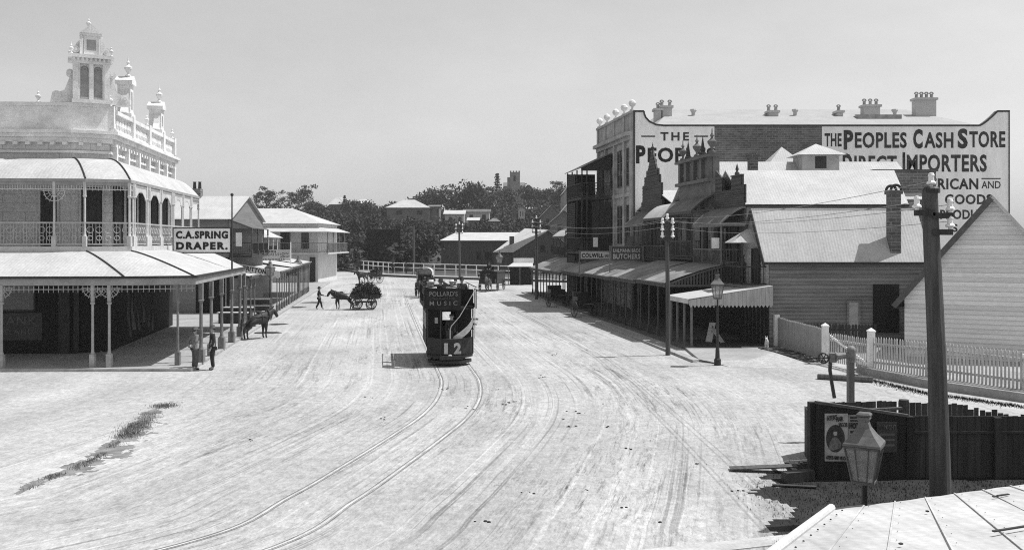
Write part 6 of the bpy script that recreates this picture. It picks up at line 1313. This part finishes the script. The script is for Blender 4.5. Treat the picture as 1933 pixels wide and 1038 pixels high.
# omnibus on the right
ob = thing('omnibus', 'dark horse omnibus standing in the road before the far gas lamp', 'omnibus', (0, 0, 0)); BM = mat('omnibus_paint', .022, .4, 4, .5)
q = MB(); q.box(-.95, .95, 0, 3.4, .75, 2.0); q.box(-1.05, 1.05, -.2, 3.5, 2.002, 2.12); q.box(-.9, .9, -.6, -.001, .8, 1.3); put('body', q, BM, ob)
for x0 in (.35, 1.3, 2.25):
    for sx in (-.952, .94): put('window', MB().box(sx, sx + .012, x0, x0 + .75, 1.3, 1.85), GLASS, ob)
put('window', MB().box(-.6, .6, -.012, -.002, 1.35, 1.85), GLASS, ob)
put('driver_seat', MB().box(-.6, .6, -.55, .1, 2.122, 2.3).box(-.6, .6, .1, .16, 2.122, 2.65), BM, ob)
for x in (-1.0, 1.0):
    wheel(ob, (x, .1, .5), (1, 0, 0), .5); wheel(ob, (x, 2.7, .65), (1, 0, 0), .65)
text('lettering', '11', (0, -.605, 1.02), (1, 0, 0), (0, 0, 1), .3, .22, LETTER_DIM, ob, .02)
put('lamp', MB().box(-1.12, -.97, -.25, -.1, 1.5, 1.8), BLACKIRON, ob); put('shaft', MB().bar((0, -.6, .75), (0, -3.2, .95), .08), BLACKIRON, ob)
ob.location = (-2.55, 100.5, 0); ob.rotation_euler.z = -.25
horse('pale grey horse standing in the omnibus shafts', at(ob, .5, -1.9), -PI / 2 - .2, mat('grey_horse_coat', .12, .4, 4), .98, False)
person('driver in dark coat on the omnibus roof seat', at(ob, .1, -.1, 1.78), -.25, SIT, CLOTH, CLOTH, 'felt', CLOTH)
# drays standing in the deep shade on the right
for i, (Y, lb) in enumerate(((66, 'empty two wheeled trap parked in shade at the right kerb, nearest'), (76, 'empty two wheeled trap parked in shade at the right kerb, farther'))):
    c = carriage('open_trap', lb, None, (RK(Y) - 1.0, Y, 0), .35, 1.0); c['group'] = 'parked traps'
# ------------------------------------------------------------------ double-deck tram number 12
TB = mat('tram_dark_paint', .016, .4, 3, .6, spec=.15); TP = mat('tram_panel', .02, .4, 3, .6, spec=.15); TG = mat('tram_dash_paint', .035, .5, 1.5, .5, spec=.2)
tr = thing('tram', 'dark double deck tram number 12 with POLLARDS MUSIC board and curved front stair', 'tram', (0, 0, 0))
def arc_pts(w_, d, n=12): return [(w_ * (2 * i / n - 1), d * (1 - (1 - (2 * i / n - 1) ** 2) ** .75)) for i in range(n + 1)]
q = MB(); q.box(-.95, .95, .9, 5.1, .62, .74); q.box(-.8, .8, 1.6, 4.4, .35, .618); put('underframe', q, BLACKIRON, tr)
for y in (2.1, 3.7):
    for x in (-.72, .72): put('wheel', MB().tube((x - .05, y, .38), (x + .05, y, .38), .38, .38, 20), BLACKIRON, tr)
ap_ = arc_pts(1.0, .75)
q = MB(); q.prism([(x, y, .45) for x, y in ap_] + [(1.0, 1.4, .45), (-1.0, 1.4, .45)], (0, 0, .09)); put('platform', q, DARK, tr)
q = MB(); q.prism([(x * .95, y + .02, .12) for x, y in ap_] + [(.95, 1.0, .12), (-.95, 1.0, .12)], (0, 0, .12)); q.bar((-.5, -.12, .4), (.5, -.12, .4), .12, .16); put('lifeguard', q, BLACKIRON, tr)
q = MB(); q.grid([[(x, y, z) for x, y in ap_] for z in (.36, .75, 1.18)]); q.grid([[(x * .97, y + .03, z) for x, y in ap_] for z in (.36, .75, 1.18)]); q.path([(x, y, 1.19) for x, y in ap_], .025, 6); dash = put('dash', q, TG, tr)
text('lettering', '1', (-.22, -.012, .79), (1, 0, 0), (0, 0, 1), .16, .46, mat('gilt_number', .42, .3, 6), dash, .05); text('lettering', '2', (.27, -.008, .79), (1, 0, 0), (0, 0, 1), .32, .48, mat('gilt_number', .42), dash, .05)
put('headlamp', MB().tube((-.05, -.16, .44), (-.05, -.05, .44), .08, .1, 12), STEEL, tr)
# saloon with see-through bulkhead openings
q = MB()
for y in (1.4, 4.55):
    q.box(-1.0, -.28, y, y + .06, .74, 2.42); q.box(.32, 1.0, y, y + .06, .74, 2.42); q.box(-.28, .32, y, y + .06, .74, 1.62); q.box(-.28, .32, y, y + .06, 2.25, 2.42)
for x in (-1.0, .95):
    q.box(x, x + .05, 1.461, 4.549, .74, 1.45); q.box(x, x + .05, 1.461, 4.549, 2.2, 2.42)
    for k in range(4): q.box(x, x + .05, 1.47 + k * 1.0, 1.57 + k * 1.0, 1.45, 2.2)
put('saloon_body', q, TB, tr)
for x in (-.985, .97):
    for k in range(3): put('window', MB().box(x, x + .012, 1.575 + k, 2.465 + k, 1.452, 2.198), mat('tram_glass', .03, .2, 2, .1, spec=.6), tr)
put('notice', MB().box(-.62, -.48, 1.375, 1.398, 1.75, 2.0), OFFWHITE, tr)
q = MB()
for y in (2.0, 5.6): q.box(-.9, -.5, 1.7, 4.3, 1.15, 1.2) if y < 3 else q.box(.5, .9, 1.7, 4.3, 1.15, 1.2)
put('bench', q, MIDTIMBER, tr)
q = MB(); q.prism([(x * 1.05, y - .02, 2.42) for x, y in ap_] + [(1.05, 5.3, 2.42), (-1.05, 5.3, 2.42)], (0, 0, .09)); put('upper_floor', q, TB, tr)
for x, y in ((-.98, .5), (.98, .5), (-.45, -.0)): put('pillar', MB().tube((x, y, .5), (x, y, 2.42), .03, .03, 8), BLACKIRON, tr)
# upper deck panels
fl = [p for p in arc_pts(1.12, .4, 16)]; fl = fl[:12]
q = MB(); z0, z1 = 2.46, 3.36
q.grid([[(x, y - .08, z) for x, y in fl] for z in (z0, 2.9, z1)]); q.grid([[(x, y - .04, z) for x, y in fl] for z in (z0, 2.9, z1)])
top_ = [(x, y - .06, z1 + .10 * math.sin(PI * i / 11)) for i, (x, y) in enumerate(fl)]; q.path(top_, .025, 6)
ad = put('advert_panel', q, TP, tr)
q = MB()
for sx in (-1.13, 1.09): q.box(sx, sx + .04, .34, 1.0, z0, 3.3); q.box(sx, sx + .04, .8, 5.3, z0, 2.62); [q.path([(sx + .02, .34, z_), (sx + .02, 5.3, z_)], .02, 6) for z_ in (3.38,)]; [q.path([(sx + .02, y_, 2.6), (sx + .02, y_, 3.4)], .016, 6) for y_ in (3.8,)]
put('side_panel', q, TP, tr); put('rear_panel', MB().box(-1.1, 1.1, 5.26, 5.3, z0, 3.3), TP, tr); put('stairwell_panel', MB().box(.45, 1.08, 1.3, 1.34, z0, 3.25), TB, tr)
text('lettering', "POLLARD'S", (-.33, -.105, 3.13), (1, 0, 0), (0, 0, 1), 1.2, .20, mat('panel_lettering', .20, .3, 6), ad, .01, off=.01); text('lettering', 'THE PLACE FOR', (-.33, -.105, 2.92), (1, 0, 0), (0, 0, 1), .98, .09, mat('panel_lettering_dim', .08, .3, 6), ad, 0, off=.01); text('lettering', 'MUSIC', (-.33, -.105, 2.73), (1, 0, 0), (0, 0, 1), 1.18, .18, mat('panel_lettering', .20), ad, .01, off=.01)
# stair: curved pale stringer and treads
q = MB(); st = MB(); n = 12; R0 = []; R1 = []
for i in range(n + 1):
    u = i / n; a = u * 1.25; x = .98 - 1.0 * (1 - math.cos(a * 1.25)) / (1 - math.cos(1.5625)) * .97; y = .18 + .15 * u; z = 2.35 - 1.2 * math.sin(u * 1.57) ** 1.15 if False else 2.35 - 1.17 * u ** .85
    R0.append((x, y, z)); R1.append((x - .02, y, z - .42 + .14 * u))
    if i % 2: st.box(x - .05, x + .22, y + .03, y + .6, z - .24, z - .2)
q.grid([R0, R1]); q.grid([[(x, y + .03, z) for x, y, z in R0], [(x, y + .03, z) for x, y, z in R1]]); put('stair_stringer', q, mat('stringer_paint', .62, .3, 5), tr); put('stair_treads', st, DARK, tr)
q = MB(); q.path([(1.05, .0, 3.3), (.92, -.05, 3.1), (.35, -.12, 2.15), (.0, -.1, 1.75), (-.05, -.08, 1.6), (-.05, -.05, 1.2)], .018, 6); q.path([(1.06, .25, 3.3), (1.03, .15, 1.2)], .02, 6); put('handrail', q, mat('bright_rail', .5, .2), tr)
q = MB(); q.box(-.2, .2, 1.2, 4.9, 2.9, 2.98); q.box(-.02, .02, 1.2, 4.9, 2.52, 3.45); put('deck_seat', q, MIDTIMBER, tr)
put('controller', MB().box(-.2, .1, .25, .45, .55, 1.5).lathe((-.05, .35, 1.5), [(.14, 0), (.14, .03), (.02, .06)], 10), BLACKIRON, tr)
TZ = .14; tr.location = (-2.60, 39.6, 0.0); tr.rotation_euler.z = TZ
person('tram driver in dark coat and cap on the front platform', at(tr, .08, .75, .54), TZ, STAND, CLOTH, CLOTH, 'cap', CLOTH, .95)
pas = [(-.8, 1.0, OFFWHITE, 'straw', SHIRT, 'passenger in straw hat and pale dress at the front left of the tram top'), (-.35, 1.5, CLOTH, 'felt', CLOTH, 'passenger in dark hat beside the straw hatted one on the tram top'), (.1, 1.1, OFFWHITE, 'straw', SHIRT, 'passenger in white blouse at the centre of the tram top deck'), (-.6, 3.0, CLOTH, 'bowler', CLOTH, 'passenger in bowler hat seated behind on the tram top deck'), (.35, 2.4, CLOTH, 'cap', CLOTH, 'passenger in cap on the right side of the tram top deck'), (-.85, 2.2, CLOTH, 'felt', CLOTH_GREY, 'passenger in grey coat and dark hat at the left tram rail'), (.75, 3.4, CLOTH, 'bowler', CLOTH, 'passenger in dark bowler farthest back on the tram top deck')]
for x, y, hm2, ht, ct, lb in pas: person(lb, at(tr, x, y, 2.51 - .1), TZ + .2 * x, SIT, ct, CLOTH, ht, hm2, .95, 'passengers on the tram top')
# ------------------------------------------------------------------ trees
def leaf_mesh(name, clumps, per, size, seed, m):
    rr = np.random.RandomState(seed); V = []; 
    for (cx_, cy_, cz, rx, ry, rz_) in clumps:
        d = rr.randn(per, 3); d /= np.linalg.norm(d, axis=1)[:, None]; r = rr.rand(per, 1) ** .45; c = d * r * np.array([rx, ry, rz_]) + np.array([cx_, cy_, cz])
        a = rr.randn(per, 3); a /= np.linalg.norm(a, axis=1)[:, None]; b = np.cross(a, rr.randn(per, 3)); b /= np.linalg.norm(b, axis=1)[:, None]; s = size * (.5 + rr.rand(per, 1))
        V.append(np.stack([c - a * s, c + b * s * .6, c + a * s, c - b * s * .6], 1))
    V = np.concatenate(V).reshape(-1, 3); n = len(V) // 4; me = bpy.data.meshes.new(name)
    me.from_pydata(V.tolist(), [], np.arange(n * 4).reshape(-1, 4).tolist()); me.materials.append(m); return me
def trunk_mb(h, r, limbs, seed):
    rr = random.Random(seed); q = MB(); pts = [Vector((0, 0, 0))]
    for i in range(1, 5): pts.append(Vector((rr.uniform(-.25, .25) * i * .5, rr.uniform(-.2, .2) * i * .5, h * i / 4)))
    for i in range(4): q.tube(pts[i], pts[i + 1], r * (1 - .18 * i), r * (1 - .18 * (i + 1)), 7)
    for k in range(limbs):
        b = pts[2].lerp(pts[4], k / max(1, limbs)); a = k * 2.4 + rr.random(); L = h * rr.uniform(.3, .5); e = b + Vector((math.cos(a) * L * .8, math.sin(a) * L * .8, L * .7)); q.tube(b, e, r * .45, r * .15, 5)
    return q
def proto(kind, seed):
    rr = random.Random(seed); cl = []
    if kind == 'round':
        for i in range(16):
            a = rr.random() * 6.28; e = rr.random(); R = 2.6 * math.sqrt(rr.random()); cl.append((R * math.cos(a), R * math.sin(a), 4.0 + 4.2 * e * (1 - R / 5), 1.5 + rr.random(), 1.5 + rr.random(), 1.1 + .5 * rr.random()))
        return cl, 70, .34, trunk_mb(5, .28, 5, seed), LEAF
    if kind == 'gum':
        for i in range(15):
            a = rr.random() * 6.28; R = 3.4 * math.sqrt(rr.random()); cl.append((R * math.cos(a), R * math.sin(a), 6.5 + 5.5 * rr.random(), 1.2 + .7 * rr.random(), 1.2 + .7 * rr.random(), .7 + .4 * rr.random()))
        return cl, 55, .3, trunk_mb(8.5, .26, 7, seed), LEAF2
    if kind == 'pine':
        for i in range(14):
            z = 2 + i * .8; R = 2.4 * (1 - i / 15)
            for k in range(3): a = i * 1.1 + k * 2.1; cl.append((R * .6 * math.cos(a), R * .6 * math.sin(a), z, R * .6 + .2, R * .6 + .2, .35))
        return cl, 26, .28, trunk_mb(12, .22, 2, seed), LEAF
    for i in range(9):
        a = rr.random() * 6.28; R = 1.8 * math.sqrt(rr.random()); cl.append((R * math.cos(a), R * math.sin(a), 1.0 + 1.6 * rr.random(), 1.1 + .5 * rr.random(), 1.1 + .5 * rr.random(), .8))
    return cl, 60, .26, trunk_mb(1.6, .12, 3, seed), LEAF
PT = {}
def get_proto(kind, v):
    if (kind, v) not in PT:
        cl, per, sz, tb, lm = proto(kind, v * 7 + len(kind)); PT[(kind, v)] = (leaf_mesh('crown', cl, per, sz, v + 3, lm), tb)
        t = tb; me = bpy.data.meshes.new('trunk'); me.from_pydata([tuple(p) for p in t.v], [], t.f); me.materials.append(BARK); PT[(kind, v)] = (PT[(kind, v)][0], me)
    return PT[(kind, v)]
TREES = {'round': ('round_tree', 'dense dark rounded tree on the wooded hill'), 'gum': ('gum_tree', 'tall open crowned gum tree on the hill crest'), 'pine': ('pine_tree', 'narrow dark pine on the hill crest beside the church tower'), 'bush': ('bush', 'low dark bush on the near hillside')}
def tree(kind, v, loc, s, rz, label=None, sz=None):
    nm, lb = TREES[kind]; t = thing(nm, label or lb, 'tree' if kind != 'bush' else 'bush', loc, {'round': 'rounded trees on the hill', 'gum': 'gum trees on the crest', 'pine': 'pines on the hill', 'bush': 'bushes on the hillside'}[kind]); c, k = get_proto(kind, v)
    obj_from_mesh('crown', c, None, t); obj_from_mesh('trunk', k, None, t); t.rotation_euler.z = rz; t.scale = (s, s, sz or s); return t
def hz(x, y): return hill(x, y)
rt = random.Random(11)
# skyline gum trees at the left, photographed silhouettes (px centre, px top, distance)
for i, (px, top, Y, kind) in enumerate(((482, 364, 330, 'gum'), (503, 356, 330, 'gum'), (520, 358, 345, 'gum'), (548, 354, 330, 'gum'), (577, 347, 330, 'gum'), (562, 356, 350, 'gum'), (602, 374, 340, 'round'), (650, 368, 360, 'pine'), (668, 374, 340, 'round'), (695, 376, 330, 'round'), (720, 376, 320, 'round'), (745, 372, 330, 'round'), (770, 368, 345, 'round'), (784, 359, 345, 'round'), (806, 352, 350, 'round'), (818, 349, 355, 'round'), (842, 344, 350, 'gum'), (858, 352, 350, 'round'), (880, 345, 345, 'round'), (897, 342, 350, 'round'), (912, 352, 345, 'round'), (925, 346, 360, 'gum'), (938, 328, 380, 'pine'), (950, 350, 370, 'round'), (995, 350, 370, 'round'), (1010, 348, 385, 'round'), (1030, 352, 360, 'round'), (1048, 345, 350, 'gum'), (1060, 342, 345, 'round'), (1080, 352, 350, 'round'), (622, 380, 350, 'round'), (585, 378, 350, 'round'))):
    x = (px - CX) * Y / F; zt = H - (top - HY) * Y / F; g = hz(x, Y); hh = {'round': 8.9, 'gum': 12.8, 'pine': 13.5}[kind]; s = max(.6, (zt - g) / hh * rt.uniform(.88, 1.14))
    side = 'palest' ; tree(kind, i % 3, (x, Y, g - .2), min(s, 1.35), rt.random() * 6, 'narrow dark pine among round trees left of the large villa' if kind == 'pine' and px < 700 else None, sz=s)
# bushes and rounded trees filling the slope in front of the houses
for i in range(70):
    Y = rt.uniform(165, 300); px = rt.uniform(600, 1090 if Y > 205 else 815); x = (px - CX) * Y / F
    tree('bush' if rt.random() < .35 else 'round', i % 3, (x, Y, hz(x, Y) - .3), rt.uniform(.55, .95), rt.random() * 6)
# dense dark stand beyond the rail fence
for i in range(16):
    px = 668 + i * 9 + rt.uniform(-4, 4); Y = rt.uniform(178, 198); x = (px - CX) * Y / F; tree('round', i % 3, (x, Y, hz(x, Y) - .4), rt.uniform(.55, .8), rt.random() * 6, 'dense dark tree in the stand just beyond the rail fence')
# the continuous wood reads as one mass
def wood():
    rr = np.random.RandomState(8); cl = []
    for _ in range(1500):
        Y = rr.uniform(168, 420); px = rr.uniform(430, 1180); x = (px - CX) * Y / F
        if Y < 225 and px > 820: continue
        h_ = hill(x, Y); k = .7 + .6 * rr.rand(); cl.append((x, Y, h_ + 2.6 * k, 2.6 * k, 2.6 * k, 2.4 * k))
    o = obj_from_mesh('woodland', leaf_mesh('woodland', cl, 44, .5, 21, mat('wood_leaves', .048, .6, .12, .95, fine=.4))); o['kind'] = 'stuff'
wood()
# ------------------------------------------------------------------ houses on the hill
def cottage(label, px0, px1, ye, yr, Y, m=IRON_X, wm=None, hip=True, depth=9, drop=4.5, group='houses on the hill', name='hill_house', win=True):
    k = Y / F; x0, x1 = (px0 - CX) * k, (px1 - CX) * k; ze, zr = H - (ye - HY) * k, H - (yr - HY) * k; t = thing(name, label, 'house', ((x0 + x1) / 2, Y, ze - drop), group)
    q = MB(); q.box(x0 + .5, x1 - .5, Y + .5, Y + depth - .5, ze - drop, ze - .02); put('wall', q, wm or mat('hill_house_boards', .16, .2, 1), t)
    q = MB(); ym = Y + depth / 2; i = min((x1 - x0) * .38, depth * .6) if hip else 0
    slab(q, (x0, Y, ze), (x1, Y, ze), (x1 - i, ym, zr), (x0 + i, ym, zr)); slab(q, (x0 + i, ym + .01, zr), (x1 - i, ym + .01, zr), (x1, Y + depth, ze), (x0, Y + depth, ze))
    if hip: q.quad((x0, Y, ze), (x0, Y + depth, ze), (x0 + i, ym, zr)); q.quad((x1, Y, ze), (x1, Y + depth, ze), (x1 - i, ym, zr))
    else: put('gable', MB().prism([(x0 + .5, Y + .5, ze - .02), (x0 + .5, Y + depth - .5, ze - .02), (x0 + .5, ym, zr - .1)], (.1, 0, 0)).prism([(x1 - .6, Y + .5, ze - .02), (x1 - .6, Y + depth - .5, ze - .02), (x1 - .6, ym, zr - .1)], (.1, 0, 0)), wm or mat('hill_house_boards', .16), t)
    put('roof', q, m, t)
    if win:
        w_ = (x1 - x0) * .12
        for f in (.25, .7): put('window', MB().box(x0 + (x1 - x0) * f, x0 + (x1 - x0) * f + w_, Y + .44, Y + .49, ze - 2.2, ze - .8), DARK, t)
    return t
def gabled(label, px0, px1, ye, yr, Y, depth=12, m=None, wm=None, drop=5, name='hill_house'):
    """gable end towards us"""
    k = Y / F; x0, x1 = (px0 - CX) * k, (px1 - CX) * k; xm = (x0 + x1) / 2; ze, zr = H - (ye - HY) * k, H - (yr - HY) * k; t = thing(name, label, 'house', (xm, Y, ze - drop), 'houses on the hill'); wm = wm or mat('hill_house_boards', .16)
    q = MB(); q.box(x0, x1, Y, Y + depth, ze - drop, ze); q.prism([(x0, Y, ze), (x1, Y, ze), (xm, Y, zr)], (0, .2, 0)); put('wall', q, wm, t)
    q = MB(); e = .4; kk = (zr - ze) / (xm - x0); slab(q, (x0 - e, Y - .4, ze - e * kk), (xm, Y - .4, zr), (xm, Y + depth, zr), (x0 - e, Y + depth, ze - e * kk)); slab(q, (x1 + e, Y - .4, ze - e * kk), (xm, Y - .4, zr), (xm, Y + depth, zr), (x1 + e, Y + depth, ze - e * kk)); put('roof', q, m or IRON_Y, t)
    w_ = (x1 - x0) * .13
    for f in (.25, .65): put('window', MB().box(x0 + (x1 - x0) * f, x0 + (x1 - x0) * f + w_, Y - .06, Y - .01, ze - 2.2, ze - .7), DARK, t)
    return t
HW = mat('hill_white_walls', .5, .15, 1)
cottage('large villa with broad pale hipped roof, biggest on the wooded slope', 726, 812, 392, 376, 290, drop=6)
cottage('low annex with grey gabled roof right of the large villa', 806, 831, 390, 386, 292, m=IRON_OLD, hip=False, drop=5)
cottage('white walled shed partly hidden by trees right of the villa', 836, 878, 404, 396, 262, wm=HW, drop=3.6, hip=False)
cottage('long white walled cottage with dark roof in mid slope', 872, 926, 400, 394, 268, m=IRON_DARK, wm=HW, drop=3.2, hip=False)
cottage('small cottage with pale roof lowest on the slope, left', 880, 905, 416, 410, 240, hip=False, drop=3.5)
cottage('small low roofed hut to the right of the lowest cottage', 920, 945, 418, 411, 240, m=IRON_OLD, drop=3)
cottage('distant pale roofed house on the crest left of the lone pine', 618, 652, 386, 371, 360, drop=4, hip=True)
cottage('narrow pale roofed hut among trees above the shed', 664, 700, 384, 375, 350, drop=4, wm=HW)
gabled('grey gabled house with pale roof above the long shed, right', 1020, 1062, 408, 386, 240, m=IRON_Y)
gabled('dark gabled house with pale bargeboard and front window', 1040, 1088, 418, 397, 222, m=IRON_OLD)
gabled('pale gabled house nearest the iron balconies on the slope', 1062, 1104, 396, 372, 262, wm=HW)
gabled('tall steep gabled hall on the crest at the far right of the hill', 1064, 1106, 362, 334, 300, wm=mat('hall_stone', .3, .2), depth=20, drop=8)
gabled('little white gabled shed high among the trees', 978, 990, 394, 390, 270, wm=HW, drop=3)
gabled('little grey gabled shed beside the white one high among the trees', 966, 974, 396, 392, 270, drop=3)
# church with battlemented tower
Y = 400; k = Y / F; ch = thing('church', 'stone church with square battlemented tower on the hill crest', 'church', ((968 - CX) * k, Y, hz(0, Y))); ST = mat('church_stone', .26, .25, .8)
x0, x1 = (962 - CX) * k, (981 - CX) * k; zt = H - (325 - HY) * k; q = MB(); q.box(x0, x1, Y, Y + 4.5, 12, zt)
for i in range(4): q.box(x0 + i * (x1 - x0) / 3.5, x0 + i * (x1 - x0) / 3.5 + .65, Y, Y + .6, zt + .002, zt + .55); q.box(x0 + i * (x1 - x0) / 3.5, x0 + i * (x1 - x0) / 3.5 + .65, Y + 3.9, Y + 4.5, zt + .002, zt + .55)
q.box((957 - CX) * k, x0 - .001, Y + .5, Y + 2.5, 12, zt - 2.2); tw = put('tower', q, ST, ch); put('belfry_window', MB().box(x0 + 1.6, x0 + 2.5, Y - .05, Y - .01, zt - 4, zt - 1.5), DARK, tw)
q = MB(); q.box((950 - CX) * k, (990 - CX) * k, Y + 4.6, Y + 16, 12, H - (350 - HY) * k); put('nave', q, ST, ch); put('roof', gable_x(MB(), (949 - CX) * k, (991 - CX) * k, Y + 4.6, Y + 16, H - (350 - HY) * k, H - (342 - HY) * k), IRON_OLD, ch)
# ------------------------------------------------------------------ long sheds beyond the cross street
sh = thing('long_shed', 'long low dark timber shed with pale iron roof beyond the cross street', 'shed', (-8, 168, 0)); Y = 168; k = Y / F; X = lambda px: (px - CX) * k; Z = lambda py: H - (py - HY) * k
DW = mat('dark_shed_boards', .07, .35, 1.2, stretch=(4, 4, .4)); put('wall', MB().box(X(832), X(1000), Y + .4, Y + 14, -.3, Z(454)), DW, sh)
q = MB(); slab(q, (X(829), Y, Z(454)), (X(1000), Y, Z(454)), (X(1000), Y + 7, Z(438)), (X(856), Y + 7, Z(438))); slab(q, (X(856), Y + 7.01, Z(438)), (X(1000), Y + 7.01, Z(438)), (X(1000), Y + 14, Z(454)), (X(829), Y + 14, Z(454))); put('roof', q, IRON_X, sh)
for a, b in ((899, 907), (915, 927)): put('window', MB().box(X(a), X(b), Y + .34, Y + .39, Z(489), Z(475)), DARKER, sh)
sg_ = thing('gabled_shed', 'broad gabled dark timber shed with brick chimney right of the long shed', 'shed', (X(1000), 158, 0)); Y = 158; k = Y / F
q = MB(); xa_, xb_, xm_ = X(968), X(1068), X(1034); ze, zr = Z(478), Z(436); q.prism([(xa_, Y, -.3), (xb_, Y, -.3), (xb_, Y, Z(462)), (xm_, Y, zr), (xa_, Y, ze)], (0, 10, 0)); put('wall', q, DW, sg_)
q = MB(); slab(q, (X(930), Y - .3, Z(476)), (X(968), Y - .3, Z(476)), (xm_, Y - .3, zr + .15), (X(992), Y + 11, zr + .6)); slab(q, (xm_ + .01, Y - .3, zr + .15), (xb_ + .3, Y - .3, Z(462)), (xb_ + .3, Y + 10, Z(462)), (xm_ + .01, Y + 10, zr + .15)); put('roof', q, IRON_X, sg_)
put('wing_wall', MB().box(X(932), X(968) - .001, Y + .3, Y + 9, -.3, Z(477)), DW, sg_); put('chimney', MB().box(X(961), X(970), Y - .1, Y + .8, Z(477), Z(446)), BRICK_DARK, sg_)
for a, b in ((1019, 1028), (1040, 1050)): put('window', MB().box(X(a), X(b), Y - .06, Y - .01, Z(476), Z(463)), DARKER, sg_)
wt_ = thing('covered_stall', 'small open stall with white awning top beyond the long dark awning', 'stall', ((985 - CX) * .065, 114, 0)); Y = 114; k = Y / F
q = MB(); slab(q, (X(957), Y, Z(503)), (X(1006), Y, Z(503)), (X(1006), Y + 3, Z(497)), (X(968), Y + 3, Z(497))); put('awning_roof', q, IRON_X, wt_); put('sign_board', MB().box(X(969), X(1008), Y + 3, Y + 3.1, Z(498), Z(488)), WHITE, wt_); put('stall_body', MB().box(X(962), X(1004), Y + .8, Y + 3, 0, 2.3), DARKER, wt_)
for px in (959, 981, 1004): put('post', MB().bar((X(px), Y + .1, 0), (X(px), Y + .1, Z(504)), .1), POSTPAINT, wt_)
tk = thing('tarred_hoarding', 'large blank tarred hoarding standing dark among trees beyond the rail fence', 'hoarding', ((724 - CX) * .1, 172, 0)); Y = 172; k = Y / F
put('boards', MB().box(X(691), X(755), Y, Y + .3, .0, Z(433)), mat('tar_black', .012, .3, 2, .9), tk)
for px in (692, 722, 753): put('prop', MB().bar((X(px), Y + .4, Z(436)), (X(px), Y + 2.5, 0), .2), DARK, tk)
# ------------------------------------------------------------------ the warm-day haze between us and the hill
hzm = bpy.data.materials.new('haze'); hzm.use_nodes = True; t_ = hzm.node_tree; t_.nodes.clear()
ho_ = t_.nodes.new('ShaderNodeOutputMaterial'); pv = t_.nodes.new('ShaderNodeVolumePrincipled'); pv.inputs['Color'].default_value = (.95, .95, .95, 1); pv.inputs['Density'].default_value = .00024
t_.links.new(pv.outputs[0], ho_.inputs['Volume'])
o = put('haze', MB().box(-1600, 1600, -400, 1600, -1.2, 62), hzm); o['kind'] = 'stuff'
